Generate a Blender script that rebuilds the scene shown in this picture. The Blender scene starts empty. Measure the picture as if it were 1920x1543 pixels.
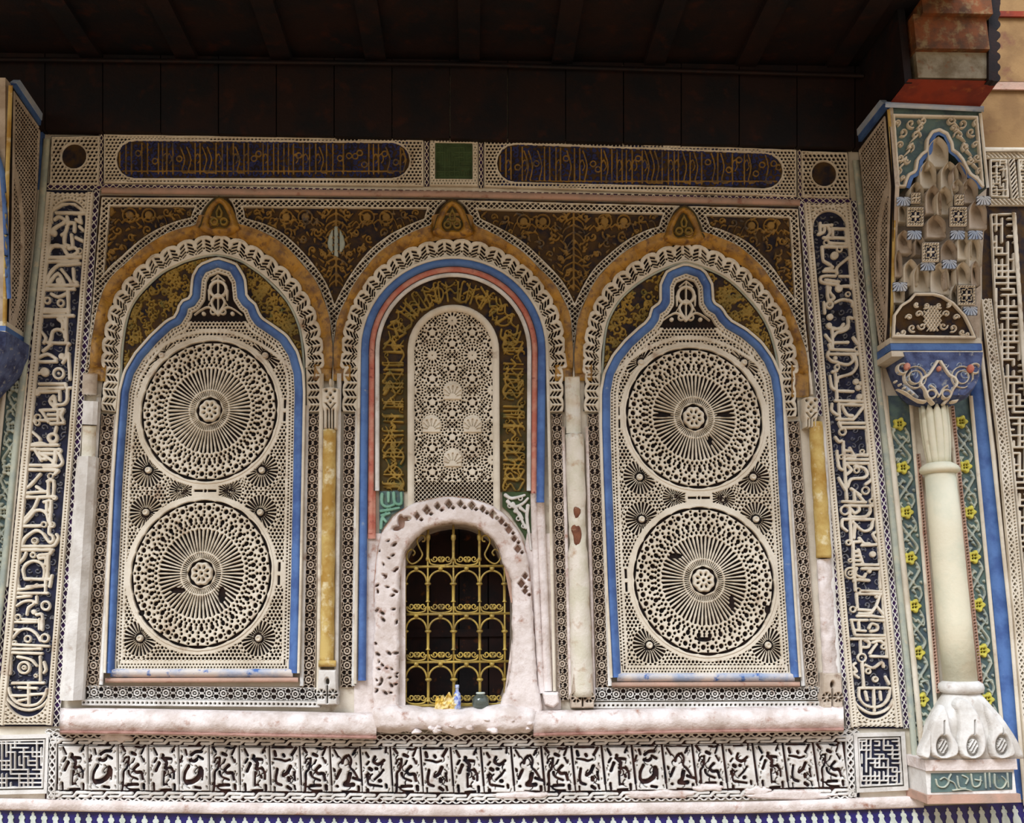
import bpy, math, random
import numpy as np
from mathutils import Matrix, Vector
C = bpy.context.scene.collection
scene = bpy.context.scene
random.seed(7)
# ---------------------------------------------------------------- camera
FOC = 1867.0; CX = 960.0; CY = 771.5; DIST = 4.5; EYE = 1.6
h_ = np.array([46000.0, 22.3, -1867.0]); h_ /= np.linalg.norm(h_)
v_ = np.array([-80.0, 8671.0, -1867.0]); v_ -= h_ * v_.dot(h_); v_ /= np.linalg.norm(v_)
y_ = np.cross(v_, h_)
ROT = np.array([h_, y_, v_])                 # camera vector -> world vector
EYEP = np.array([0.0, -DIST, EYE])
cd = bpy.data.cameras.new('camera'); cam = bpy.data.objects.new('camera', cd); C.objects.link(cam)
cd.sensor_fit = 'HORIZONTAL'; cd.sensor_width = 36.0; cd.lens = FOC * 36.0 / 1920.0
cd.clip_start = 0.05; cd.clip_end = 100
cam.matrix_world = Matrix([list(ROT[0]) + [EYEP[0]], list(ROT[1]) + [EYEP[1]], list(ROT[2]) + [EYEP[2]], [0, 0, 0, 1]])
scene.camera = cam
# ---------------------------------------------------------------- light and exposure
scene.view_settings.view_transform = 'Standard'; scene.view_settings.look = 'None'
scene.view_settings.gamma = 1.0; scene.view_settings.use_curve_mapping = False
scene.view_settings.exposure = 0.42
wd = bpy.data.worlds.new('sky'); scene.world = wd; wd.use_nodes = True
nt = wd.node_tree; nt.nodes.clear()
bg = nt.nodes.new('ShaderNodeBackground'); wo = nt.nodes.new('ShaderNodeOutputWorld')
tc = nt.nodes.new('ShaderNodeTexCoord'); sx = nt.nodes.new('ShaderNodeSeparateXYZ'); rp = nt.nodes.new('ShaderNodeValToRGB')
rp.color_ramp.elements[0].position = 0.0; rp.color_ramp.elements[0].color = (0.44, 0.37, 0.28, 1)
rp.color_ramp.elements[1].position = 0.7; rp.color_ramp.elements[1].color = (0.84, 0.96, 1.16, 1)
nt.links.new(tc.outputs['Generated'], sx.inputs[0]); nt.links.new(sx.outputs['Z'], rp.inputs[0])
nt.links.new(rp.outputs[0], bg.inputs[0]); nt.links.new(bg.outputs[0], wo.inputs[0])
bg.inputs[1].default_value = 1.25
SUN = bpy.data.lights.new('sun', 'SUN'); SUN.energy = 2.6; SUN.angle = math.radians(30); SUN.color = (0.94, 0.97, 1.0)
so = bpy.data.objects.new('sun', SUN); C.objects.link(so)
so.rotation_euler = Vector((-0.42, -0.66, 0.74)).to_track_quat('Z', 'Y').to_euler()   # soft light from the open courtyard, high left behind the viewer

# ---------------------------------------------------------------- projection helpers (picture measure -> point on a real plane)
def rays(x, y):
    x = np.asarray(x, float).ravel(); y = np.asarray(y, float).ravel()
    d = np.stack([(x - CX), -(y - CY), -FOC * np.ones_like(x)], 1)
    return d @ ROT.T
def W(x, y, d=0.0):
    """point on the plane that stands d metres in front of the wall"""
    r = rays(x, y); d = np.broadcast_to(np.asarray(d, float), (len(r),))
    t = (DIST - d) / r[:, 1]
    return EYEP + r * t[:, None]
def W1(x, y, d=0.0): return W([x], [y], d)[0]
def SX(x, y, X):
    """point on the plane of constant world X"""
    r = rays(x, y); t = (X - EYEP[0]) / r[:, 0]
    return EYEP + r * t[:, None]
def wall(d):
    f = lambda x, y: W(x, y, d)
    f.n = np.array([0, 1.0, 0]); return f
def mapped(d, m):
    f = lambda x, y: W(*m(np.asarray(x, float), np.asarray(y, float)), d)
    f.n = np.array([0, 1.0, 0]); return f

# ---------------------------------------------------------------- objects
ROOTLOC = {}
def off(parent):
    o = np.zeros(3); p = parent
    while p is not None:
        o += np.array(p.location); p = p.parent
    return o
def thing(name, label, cat, loc, group=None):
    o = bpy.data.objects.new(name, None); C.objects.link(o); o.empty_display_size = 0.05
    o.location = [float(a) for a in loc]; o['label'] = label; o['category'] = cat
    if group: o['group'] = group
    return o
def mk(name, V, polys, mat, parent=None, smooth=False, label=None, kind=None):
    V = np.asarray(V, float)
    if parent is not None: V = V - off(parent)
    me = bpy.data.meshes.new(name)
    me.vertices.add(len(V)); me.vertices.foreach_set('co', V.astype(np.float32).ravel())
    idx = []; st = []; tot = []; c = 0
    for P in polys:
        P = np.asarray(P, np.int32)
        if len(P) == 0: continue
        m, k = P.shape
        idx.append(P.ravel()); st.append(c + np.arange(m) * k); tot.append(np.full(m, k)); c += m * k
    me.loops.add(c); me.loops.foreach_set('vertex_index', np.concatenate(idx).astype(np.int32))
    st = np.concatenate(st); me.polygons.add(len(st))
    me.polygons.foreach_set('loop_start', st.astype(np.int32)); me.polygons.foreach_set('loop_total', np.concatenate(tot).astype(np.int32))
    me.polygons.foreach_set('use_smooth', np.full(len(st), smooth, dtype=bool))
    me.update(calc_edges=True); me.validate()
    me.materials.append(mat)
    o = bpy.data.objects.new(name, me); C.objects.link(o)
    if parent is not None: o.parent = parent
    if label: o['label'] = label
    if kind: o['kind'] = kind
    return o
def tagt(o, label, cat, group=None):
    o['label'] = label; o['category'] = cat
    if group: o['group'] = group
    return o
def struct(o): o['kind'] = 'structure'; return o
def copyobj(o, delta, parent=None):
    c = o.copy(); C.objects.link(c); c.parent = parent if parent is not None else o.parent
    c.location = [float(o.location[i] + delta[i]) for i in range(3)]
    return c

# ---------------------------------------------------------------- drawing canvas of signed distances
class Canvas:
    def __init__(s, x0, x1, y0, y1, step):
        s.x0, s.y0, s.step = x0, y0, step
        s.nx = int(math.ceil((x1 - x0) / step)) + 1; s.ny = int(math.ceil((y1 - y0) / step)) + 1
        s.xs = x0 + np.arange(s.nx) * step; s.ys = y0 + np.arange(s.ny) * step
        s.X, s.Y = np.meshgrid(s.xs, s.ys)
        s.D = np.full((s.ny, s.nx), 50.0)
    def win(s, xa, xb, ya, yb):
        i0 = max(0, int((xa - s.x0) / s.step)); i1 = min(s.nx, int((xb - s.x0) / s.step) + 2)
        j0 = max(0, int((ya - s.y0) / s.step)); j1 = min(s.ny, int((yb - s.y0) / s.step) + 2)
        return slice(j0, j1), slice(i0, i1)
    def stroke(s, pts, w, w1=None):
        w1 = w if w1 is None else w1; n = len(pts) - 1
        for k in range(n):
            (ax, ay), (bx, by) = pts[k], pts[k + 1]
            m = max(w, w1) + 5
            S = s.win(min(ax, bx) - m, max(ax, bx) + m, min(ay, by) - m, max(ay, by) + m)
            X = s.X[S]; Y = s.Y[S]
            if X.size == 0: continue
            dx, dy = bx - ax, by - ay; L = dx * dx + dy * dy + 1e-9
            t = np.clip(((X - ax) * dx + (Y - ay) * dy) / L, 0, 1)
            ww = w + (w1 - w) * ((k + t) / n)
            s.D[S] = np.minimum(s.D[S], np.hypot(X - ax - t * dx, Y - ay - t * dy) - ww / 2)
        return s
    def disc(s, x, y, r, ry=None):
        ry = ry or r; m = max(r, ry) + 5
        S = s.win(x - m, x + m, y - m, y + m)
        X = (s.X[S] - x); Y = (s.Y[S] - y) * r / ry
        s.D[S] = np.minimum(s.D[S], np.hypot(X, Y) - r)
    def ring(s, x, y, r, w):
        m = r + w + 5; S = s.win(x - m, x + m, y - m, y + m)
        s.D[S] = np.minimum(s.D[S], np.abs(np.hypot(s.X[S] - x, s.Y[S] - y) - r) - w / 2)
    def cut(s, x, y, r):
        m = r + 5; S = s.win(x - m, x + m, y - m, y + m)
        s.D[S] = np.maximum(s.D[S], r - np.hypot(s.X[S] - x, s.Y[S] - y))
    def poly(s, pts):
        d = polysdf(s.X, s.Y, pts); s.D = np.minimum(s.D, d)
def smooth_line(p, n=4, closed=False):
    """Catmull-Rom through the points"""
    p = [np.array(a, float) for a in p]
    if len(p) < 3: return [tuple(a) for a in p]
    out = []; N = len(p); rng = range(N) if closed else range(N - 1)
    for i in rng:
        if closed: a, b, c, d = p[i - 1], p[i], p[(i + 1) % N], p[(i + 2) % N]
        else: a, b, c, d = p[max(i - 1, 0)], p[i], p[i + 1], p[min(i + 2, N - 1)]
        for k in range(n):
            t = k / n
            out.append(tuple(0.5 * ((2 * b) + (c - a) * t + (2 * a - 5 * b + 4 * c - d) * t * t + (3 * b - a - 3 * c + d) * t ** 3)))
    if not closed: out.append(tuple(p[-1]))
    return out
def polysdf(X, Y, pts):
    """signed distance to a polygon, negative inside"""
    d = np.full(X.shape, 1e9); ins = np.zeros(X.shape, bool); n = len(pts)
    for k in range(n):
        ax, ay = pts[k]; bx, by = pts[(k + 1) % n]
        dx, dy = bx - ax, by - ay; L = dx * dx + dy * dy + 1e-9
        t = np.clip(((X - ax) * dx + (Y - ay) * dy) / L, 0, 1)
        d = np.minimum(d, (X - ax - t * dx) ** 2 + (Y - ay - t * dy) ** 2)
        c = ((ay > Y) != (by > Y))
        if abs(dy) > 1e-9: ins ^= c & (X < dx * (Y - ay) / dy + ax)
    d = np.sqrt(d); return np.where(ins, -d, d)
def wob(X, Y, s=1.0, seed=0.0):
    return (np.sin(X / (7.3 * s) + 1.7 * np.sin(Y / (9.1 * s) + seed)) + np.sin(Y / (6.1 * s) + 1.3 * np.sin(X / (8.7 * s) + 2 * seed))) * 0.5

CASES = {}
def _case(c):
    # corners 0..3 = (0,0),(1,0),(1,1),(0,1) ; edges 4..7 between k and k+1
    ring = []
    for k in range(4):
        a = (c >> k) & 1; b = (c >> ((k + 1) % 4)) & 1
        if a: ring.append(k)
        if a != b: ring.append(4 + k)
    segs = [(ring[i], ring[(i + 1) % len(ring)]) for i in range(len(ring)) if ring[i] >= 4 and ring[(i + 1) % len(ring)] >= 4]
    return ring, segs
for c in range(1, 15): CASES[c] = _case(c)
def relief(name, cv, F, surf, h, mat, parent=None, dome=0.0, edge=0.55, label=None, kind=None, back=False):
    """solid slab whose outline is F>0; its face bulges from the edges inward over 'dome' units"""
    ny, nx = F.shape
    F = np.where(np.abs(F) < 1e-4, 1e-4, F)
    F = F.copy(); F[0, :] = np.minimum(F[0, :], -1e-3); F[-1, :] = np.minimum(F[-1, :], -1e-3); F[:, 0] = np.minimum(F[:, 0], -1e-3); F[:, -1] = np.minimum(F[:, -1], -1e-3)
    P = F > 0
    c = (P[:-1, :-1] * 1 + P[:-1, 1:] * 2 + P[1:, 1:] * 4 + P[1:, :-1] * 8)
    NC = ny * nx; NH = ny * (nx - 1)
    I, J = np.meshgrid(np.arange(ny - 1), np.arange(nx - 1), indexing='ij')
    def vid(k, i, j):
        if k == 0: return i * nx + j
        if k == 1: return i * nx + j + 1
        if k == 2: return (i + 1) * nx + j + 1
        if k == 3: return (i + 1) * nx + j
        if k == 4: return NC + i * (nx - 1) + j
        if k == 5: return NC + NH + i * nx + j + 1
        if k == 6: return NC + (i + 1) * (nx - 1) + j
        return NC + NH + i * nx + j
    faces = {}; segs = []
    for k, (ring, sg) in CASES.items():
        m = c == k
        if not m.any(): continue
        i = I[m]; j = J[m]
        faces.setdefault(len(ring), []).append(np.stack([vid(r, i, j) for r in ring], 1))
        for a, b in sg: segs.append(np.stack([vid(a, i, j), vid(b, i, j)], 1))
    full = c == 15
    if dome > 0:
        big = (F > dome); plain = full & big[:-1, :-1] & big[:-1, 1:] & big[1:, 1:] & big[1:, :-1]
        m = full & ~plain; i = I[m]; j = J[m]
        faces.setdefault(4, []).append(np.stack([vid(r, i, j) for r in range(4)], 1))
    else: plain = full
    pl = np.zeros((ny - 1, nx + 1), np.int8); pl[:, 1:nx] = plain
    df = np.diff(pl, axis=1)
    si, sj = np.where(df == 1); ei, ej = np.where(df == -1)
    if len(si):
        L = 24                                             # long runs are one quad (kept short so curved maps stay true)
        q = []
        for r in range(int((ej - sj).max() // L) + 1):
            a = sj + r * L; b = np.minimum(a + L, ej); ok = a < b
            i = si[ok]; a = a[ok]; b = b[ok]
            q.append(np.stack([i * nx + a, i * nx + b, (i + 1) * nx + b, (i + 1) * nx + a], 1))
        faces.setdefault(4, []).append(np.concatenate(q))
    if not faces: return None
    segs = np.concatenate(segs) if segs else np.zeros((0, 2), int)
    allv = np.concatenate([np.concatenate([f.ravel() for f in fl]) for fl in faces.values()])
    u = np.unique(allv)
    # coordinates
    X = np.empty(len(u)); Y = np.empty(len(u)); Z = np.zeros(len(u))
    m = u < NC; i = u[m] // nx; j = u[m] % nx; X[m] = cv.xs[j]; Y[m] = cv.ys[i]; Z[m] = F[i, j]
    m = (u >= NC) & (u < NC + NH); w = u[m] - NC; i = w // (nx - 1); j = w % (nx - 1)
    t = F[i, j] / (F[i, j] - F[i, j + 1]); t = np.clip(t, 0.02, 0.98); X[m] = cv.xs[j] + t * cv.step; Y[m] = cv.ys[i]
    m = u >= NC + NH; w = u[m] - NC - NH; i = w // nx; j = w % nx
    t = F[i, j] / (F[i, j] - F[i + 1, j]); t = np.clip(t, 0.02, 0.98); Y[m] = cv.ys[i] + t * cv.step; X[m] = cv.xs[j]
    V = surf(X, Y)
    n = surf.n
    if dome > 0:
        q = np.clip(Z / dome, 0, 1); e = edge + (1 - edge) * np.sqrt(1 - (1 - q) ** 2)
        V = V + n[None, :] * ((1 - e) * h)[:, None]
    lut = lambda a: np.searchsorted(u, a)
    polys = [lut(np.concatenate(fl)) for fl in faces.values()]
    if len(segs):
        s = lut(segs); bu = np.unique(s); nb = len(V)
        base = surf(X[bu], Y[bu]) + n[None, :] * h
        V = np.concatenate([V, base]); bi = nb + np.searchsorted(bu, s)
        polys.append(np.stack([s[:, 1], s[:, 0], bi[:, 0], bi[:, 1]], 1))
    return mk(name, V, polys, mat, parent, label=label, kind=kind)

def plate(name, pts, d, mat, parent=None, thick=0.004, surf=None, label=None):
    """flat slab with the given outline"""
    S = surf or wall(d); x = [p[0] for p in pts]; y = [p[1] for p in pts]
    A = S(x, y); B = A + S.n * thick; n = len(pts)
    return mk(name, np.concatenate([A, B]), [[list(range(n))], [[i, (i + 1) % n, n + (i + 1) % n, n + i] for i in range(n)]], mat, parent, label=label)

def resample(p, ds):
    p = np.array(p, float); L = np.r_[0, np.cumsum(np.hypot(*np.diff(p, axis=0).T))]
    n = max(2, int(round(L[-1] / ds)) + 1); t = np.linspace(0, L[-1], n)
    return np.stack([np.interp(t, L, p[:, 0]), np.interp(t, L, p[:, 1])], 1), t
def normals(p, closed=False):
    if closed: a = np.roll(p, 1, 0); b = np.roll(p, -1, 0); t = b - a
    else: t = np.gradient(p, axis=0)
    t /= np.linalg.norm(t, axis=1)[:, None] + 1e-9
    return np.stack([t[:, 1], -t[:, 0]], 1)
def sweep(name, pts, prof, mat, parent=None, ds=6, closed=False, sharp=False, rough=0.0, surf=None, smooth=True, label=None, caps=True):
    """moulding: profile (offset to the left of travel in picture px, depth in m) drawn along a path on the wall"""
    p = np.array(pts, float)
    if not sharp: p, _ = resample(p, ds)
    if sharp:                                              # mitred corners
        q = p; n = len(q); N = []
        for i in range(n):
            a = q[i] - q[i - 1] if (i > 0 or closed) else q[i + 1] - q[i]
            b = q[(i + 1) % n] - q[i] if (i < n - 1 or closed) else q[i] - q[i - 1]
            a = a / np.linalg.norm(a); b = b / np.linalg.norm(b)
            na = np.array([a[1], -a[0]]); nb = np.array([b[1], -b[0]]); m = na + nb; m /= np.linalg.norm(m)
            N.append(m / max(0.3, m.dot(na)))
        N = np.array(N)
    else: N = normals(p, closed)
    k = len(prof); n = len(p); V = np.zeros((n, k, 3))
    for j, (o, d) in enumerate(prof):
        q = p + N * o
        dd = d + (rough * wob(q[:, 0] * 1.0, q[:, 1] + 13 * j, 1.0, j) if rough else 0)
        if surf is None:
            V[:, j] = W(q[:, 0], q[:, 1], dd)
        else: V[:, j] = surf(q[:, 0], q[:, 1], dd)
    V = V.reshape(-1, 3); F = []
    for i in range(n if closed else n - 1):
        a = i * k; b = ((i + 1) % n) * k
        for j in range(k - 1): F.append([a + j, a + j + 1, b + j + 1, b + j])
    polys = [F]
    if caps and not closed: polys.append([list(range(k)), [(n - 1) * k + j for j in range(k)][::-1]])
    return mk(name, V, polys, mat, parent, smooth=smooth, label=label)
def halfround(w, d0, d1, n=7, x0=None):
    x0 = -w / 2 if x0 is None else x0
    return [(x0 + w * (0.5 - 0.5 * math.cos(math.pi * i / (n - 1))), d0 + (d1 - d0) * math.sin(math.pi * i / (n - 1))) for i in range(n)]

def tube(name, pts, r, mat, parent=None, n=8, r1=None, closed=False, smooth=True, label=None):
    p = np.array(pts, float); m = len(p); V = []; r1 = r if r1 is None else r1
    T = (np.roll(p, -1, 0) - np.roll(p, 1, 0)) if closed else np.gradient(p, axis=0)
    T /= np.linalg.norm(T, axis=1)[:, None] + 1e-12
    up = np.array([0, 1.0, 0]) if abs(T[:, 1]).max() < 0.9 else np.array([1.0, 0, 0])
    for i in range(m):
        a = np.cross(T[i], up); a /= np.linalg.norm(a) + 1e-12; b = np.cross(T[i], a); rr = r + (r1 - r) * i / max(1, m - 1)
        for k in range(n):
            an = 2 * math.pi * k / n; V.append(p[i] + rr * (math.cos(an) * a + math.sin(an) * b))
    F = []
    for i in range(m if closed else m - 1):
        for k in range(n):
            a = i * n; b = ((i + 1) % m) * n; F.append([a + k, a + (k + 1) % n, b + (k + 1) % n, b + k])
    polys = [F] if closed else [F, [list(range(n))[::-1], [(m - 1) * n + k for k in range(n)]]]
    return mk(name, V, polys, mat, parent, smooth=smooth, label=label)
def lathe(name, base, prof, mat, parent=None, n=28, sq=None, rough=0, half=False, smooth=True, label=None):
    """prof: (radius, z) ; sq: exponent list for superellipse sections"""
    V = []; m = len(prof)
    for i, (r, z) in enumerate(prof):
        e = 2.0 if sq is None else sq[i]
        for k in range(n):
            a = 2 * math.pi * k / n; c, s = math.cos(a), math.sin(a)
            q = (abs(c) ** e + abs(s) ** e) ** (-1 / e)
            rr = r * q * (1 + rough * math.sin(5.1 * a + z * 37) * math.sin(z * 61 + 2 * a))
            V.append((base[0] + rr * c, base[1] + rr * s, base[2] + z))
    F = [[i * n + k, i * n + (k + 1) % n, (i + 1) * n + (k + 1) % n, (i + 1) * n + k] for i in range(m - 1) for k in range(n)]
    return mk(name, V, [F, [list(range(n))[::-1], [(m - 1) * n + k for k in range(n)]]], mat, parent, smooth=smooth, label=label)
def boxw(name, lo, hi, mat, parent=None, label=None):
    x0, y0, z0 = lo; x1, y1, z1 = hi
    V = [(x0, y0, z0), (x1, y0, z0), (x1, y1, z0), (x0, y1, z0), (x0, y0, z1), (x1, y0, z1), (x1, y1, z1), (x0, y1, z1)]
    return mk(name, V, [[[0, 3, 2, 1], [4, 5, 6, 7], [0, 1, 5, 4], [1, 2, 6, 5], [2, 3, 7, 6], [3, 0, 4, 7]]], mat, parent, label=label)

# ---------------------------------------------------------------- materials
def lin(c): return tuple(((v / 255) / 12.92 if v / 255 <= 0.04045 else ((v / 255 + 0.055) / 1.055) ** 2.4) for v in c)
def mat(name, c1, c2=None, c3=None, scale=14, rough=0.85, bump=0.25, metal=0.0, spec=0.3, amt=(0.42, 0.62), amt3=(0.58, 0.72), fine=90):
    m = bpy.data.materials.new(name); m.use_nodes = True; n = m.node_tree; b = n.nodes['Principled BSDF']
    b.inputs['Roughness'].default_value = rough; b.inputs['Metallic'].default_value = metal; b.inputs['Specular IOR Level'].default_value = spec
    g = n.nodes.new('ShaderNodeNewGeometry')
    def noise(s, det=5, ofs=0.0):
        t = n.nodes.new('ShaderNodeTexNoise'); t.inputs['Scale'].default_value = s; t.inputs['Detail'].default_value = det; t.inputs['Roughness'].default_value = 0.62
        if ofs:
            v = n.nodes.new('ShaderNodeVectorMath'); v.inputs[1].default_value = (ofs, ofs * 2, ofs * 3); n.links.new(g.outputs['Position'], v.inputs[0]); n.links.new(v.outputs[0], t.inputs['Vector'])
        else: n.links.new(g.outputs['Position'], t.inputs['Vector'])
        return t.outputs['Fac']
    def ramp(f, a, bb):
        r = n.nodes.new('ShaderNodeMapRange'); r.inputs[1].default_value = a; r.inputs[2].default_value = bb; n.links.new(f, r.inputs[0]); return r.outputs[0]
    def mixc(f, A, B):
        x = n.nodes.new('ShaderNodeMix'); x.data_type = 'RGBA'; n.links.new(f, x.inputs[0])
        for k, s in ((6, A), (7, B)):
            if isinstance(s, tuple): x.inputs[k].default_value = s + (1,)
            else: n.links.new(s, x.inputs[k])
        return x.outputs[2]
    col = lin(c1)
    if c2: col = mixc(ramp(noise(scale), *amt), col, lin(c2))
    if c3: col = mixc(ramp(noise(scale * 2.1, 6, 3.7), *amt3), col, lin(c3))
    if isinstance(col, tuple): b.inputs['Base Color'].default_value = col + (1,)
    else: n.links.new(col, b.inputs['Base Color'])
    if bump:
        bp = n.nodes.new('ShaderNodeBump'); bp.inputs['Strength'].default_value = bump; bp.inputs['Distance'].default_value = 0.006
        n.links.new(noise(fine, 4), bp.inputs['Height']); n.links.new(bp.outputs[0], b.inputs['Normal'])
    return m
M = {}
M['stucco'] = mat('stucco', (220, 211, 194), (198, 186, 166), (146, 116, 90), 5, bump=0.3, amt3=(0.60, 0.80))
M['stucco_cool'] = mat('stucco_cool', (220, 217, 212), (192, 186, 178), (150, 122, 104), 8, bump=0.35, amt3=(0.60, 0.80))
M['plaster'] = mat('plaster', (226, 216, 212), (198, 184, 176), (160, 116, 96), 9, bump=0.9, amt3=(0.58, 0.74), fine=42)
M['pinkish'] = mat('pinkish', (186, 150, 132), (166, 140, 124), (134, 78, 60), 9, bump=0.3)
M['dark'] = mat('dark_ground', (17, 12, 12), (36, 22, 18), None, 20, rough=0.95)  # near-black paint standing in for shade inside the pierced carving
M['brown'] = mat('brown_ground', (74, 54, 30), (36, 32, 40), (84, 58, 30), 14, rough=0.95)
M['purple'] = mat('purple_ground', (54, 28, 74), (26, 18, 32), (50, 30, 34), 8, rough=0.95, amt3=(0.55, 0.68))
M['blueground'] = mat('blue_ground', (36, 38, 60), (21, 20, 30), (54, 52, 52), 14, rough=0.9)
M['blue'] = mat('blue_paint', (82, 116, 172), (62, 90, 146), (140, 154, 172), 10, rough=0.55, bump=0.2, amt3=(0.66, 0.76))
M['blueworn'] = mat('worn_blue_paint', (206, 198, 192), (150, 164, 190), (72, 108, 170), 9, rough=0.7, amt3=(0.56, 0.64))
M['paleblue'] = mat('pale_blue_paint', (160, 176, 200), (190, 194, 200), (110, 136, 180), 9, rough=0.7)
M['pink'] = mat('pink_paint', (186, 108, 90), (200, 142, 122), (132, 60, 60), 16, rough=0.8)
M['gold'] = mat('ochre_paint', (170, 124, 40), (130, 92, 34), (100, 66, 32), 16, rough=0.5, bump=0.3, spec=0.5, amt3=(0.5, 0.66))
M['goldgreen'] = mat('ochre_green_paint', (156, 126, 58), (122, 102, 50), (88, 94, 58), 9, rough=0.75, bump=0.3)
M['olive'] = mat('olive_ground', (84, 66, 34), (58, 54, 32), (48, 66, 44), 9, rough=0.9)
M['bronze'] = mat('bronze_relief', (150, 116, 58), (122, 94, 48), (84, 76, 70), 7, rough=0.75, amt3=(0.52, 0.66))
M['green'] = mat('green_ground', (66, 84, 52), (50, 62, 38), (84, 66, 40), 8, rough=0.9)
M['greenpale'] = mat('pale_green_paint', (130, 172, 150), (96, 142, 120), (190, 190, 170), 12, rough=0.8)
M['teal'] = mat('faded_teal_ground', (92, 112, 108), (70, 84, 92), (110, 120, 100), 12, rough=0.9)
M['sage'] = mat('sage_relief', (176, 180, 164), (150, 158, 150), (196, 186, 160), 12, rough=0.85)
M['yellow'] = mat('yellow_paint', (206, 196, 84), (180, 170, 80), None, 20, rough=0.8)
M['ochrepale'] = mat('pale_ochre_plaster', (196, 170, 104), (168, 130, 60), (220, 208, 170), 9, rough=0.8, amt3=(0.55, 0.7))
M['shaft'] = mat('column_plaster', (220, 214, 190), (204, 204, 182), (180, 160, 130), 5, rough=0.55, bump=0.35, spec=0.4, amt3=(0.66, 0.8), fine=40)
M['stained'] = mat('stained_plaster', (220, 212, 200), (204, 198, 178), (176, 146, 116), 8, rough=0.8, bump=0.5, amt3=(0.56, 0.72))
M['umber'] = mat('umber_ground', (58, 34, 28), (22, 18, 26), None, 22, rough=0.95)
M['under'] = mat('shade_pink_plaster', (168, 130, 118), (140, 100, 88), (112, 66, 54), 9, rough=0.9, bump=0.6)  # brown-pink ledge paint, deepened to carry the shade under the lip
M['brick'] = mat('bare_brick', (128, 82, 60), (96, 58, 44), (150, 120, 96), 30, rough=0.95, bump=0.8)
M['wood'] = mat('dark_cedar', (30, 14, 12), (12, 10, 16), (46, 20, 12), 5, rough=0.7, amt3=(0.56, 0.7))
M['woodred'] = mat('painted_cedar', (136, 50, 26), (108, 40, 26), (150, 80, 40), 8, rough=0.7)
M['woodpaint'] = mat('faded_painted_cedar', (124, 70, 36), (84, 56, 36), (140, 120, 84), 11, rough=0.75, amt3=(0.52, 0.72))
M['woodpale'] = mat('bleached_painted_cedar', (146, 136, 116), (112, 98, 76), (120, 80, 52), 12, rough=0.8)
M['tan'] = mat('tan_wall', (150, 118, 78), (128, 98, 64), (118, 80, 60), 5, rough=0.85)
M['brass'] = mat('yellow_painted_iron', (178, 152, 72), (138, 116, 60), (96, 84, 56), 16, rough=0.45, metal=0.25, spec=0.5)
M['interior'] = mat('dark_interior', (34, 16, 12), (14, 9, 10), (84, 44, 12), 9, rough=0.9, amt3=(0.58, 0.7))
M['tileblue'] = mat('blue_glazed_tile', (38, 34, 110), (30, 26, 76), None, 20, rough=0.25, bump=0.05, spec=0.5)
M['tilewhite'] = mat('white_glazed_tile', (206, 214, 206), (180, 190, 176), None, 20, rough=0.3, bump=0.05, spec=0.5)
M['floor'] = mat('courtyard_floor', (150, 118, 82), (124, 96, 68), None, 3, rough=0.7)
M['grey'] = mat('grey_lime', (196, 182, 166), (170, 154, 136), (130, 108, 92), 9, rough=0.9)  # greyer, browner lime plaster
M['glass'] = mat('jar_glass', (150, 160, 150), None, None, 10, rough=0.1, bump=0.0, spec=0.6)
M['glass'].node_tree.nodes['Principled BSDF'].inputs['Transmission Weight'].default_value = 0.8
M['paper'] = mat('yellowed_paper', (214, 182, 84), (230, 214, 170), None, 30, rough=0.9)
M['plastic'] = mat('white_blue_plastic', (196, 206, 226), (90, 110, 190), None, 60, rough=0.4)
M['slate'] = mat('slate_relief', (112, 112, 116), (80, 82, 96), (110, 106, 98), 12, rough=0.9)
M['navy'] = mat('navy_relief', (48, 52, 96), (34, 34, 60), None, 12, rough=0.9)
M['capblue'] = mat('capital_blue_paint', (84, 96, 134), (50, 56, 90), (140, 142, 146), 18, rough=0.8, amt3=(0.58, 0.7))
# ================================================================ the shell
def line(y, a, b, ya=427.0, yb=1248.0): return a + (np.asarray(y, float) - ya) * (b - a) / (yb - ya)
WIN = smooth_line([(748, 1326), (749, 1240), (750, 1120), (753, 1062), (768, 1020), (800, 991), (850, 980), (890, 987), (925, 1012), (944, 1056), (958, 1086), (961, 1150), (959, 1240), (950, 1290), (936, 1326)], 3)
cv = Canvas(-420, 2260, -120, 2000, 8)
F = polysdf(cv.X, cv.Y, WIN) - 1
F = np.minimum(F, polysdf(cv.X, cv.Y, [(740, 1300), (968, 1300), (968, 1352), (740, 1352)]) * 0 + F)
w = relief('wall_back', cv, F, wall(0.0), 0.24, M['stucco']); struct(w)
zfl = 0.0
zc = W1(850, 118)[2]
XR = W1(1600, 270)[0]; XL = W1(82, 245)[0]
struct(boxw('floor', (-7, -9, -0.1), (7, 0.4, 0), M['floor']))
# canopy: soffit boards between beams, dark cedar, running out from the wall over the arcade
xr2 = W1(1722, 100, 0.2)[0]
cn = boxw('ceiling', (-2.9, -2.1, zc), (xr2, 0.2, zc + 0.06), M['wood']); struct(cn)
can = thing('cedar_canopy', 'dark cedar canopy frieze and beams above the whole carved wall', 'canopy', W1(850, 250))
for i in range(-3, 15):                                       # frieze boards standing above the plaster
    xa = 85 + i * 108.5; xb = xa + 106.5
    ya = 243 + (i * 108) * 0.022; yt = 100 + (i * 108) * 0.016
    if xa > 1610: break
    plate('frieze_board', [(xa, yt), (xb, yt + 2), (xb, ya + 2), (xa, ya)], 0.05 + 0.004 * (i % 2), M['wood'], can, 0.05)
A = W1(80, 108, 0.07); B = W1(1640, 140, 0.07)
sweep('cornice', [(-260, 110), (80, 112), (850, 120), (1620, 142)], [(-5, 0.05), (-4, 0.085), (0, 0.10), (4, 0.085), (5, 0.05)], M['wood'], can, ds=60); can['x']=0; del can['x']
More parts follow.
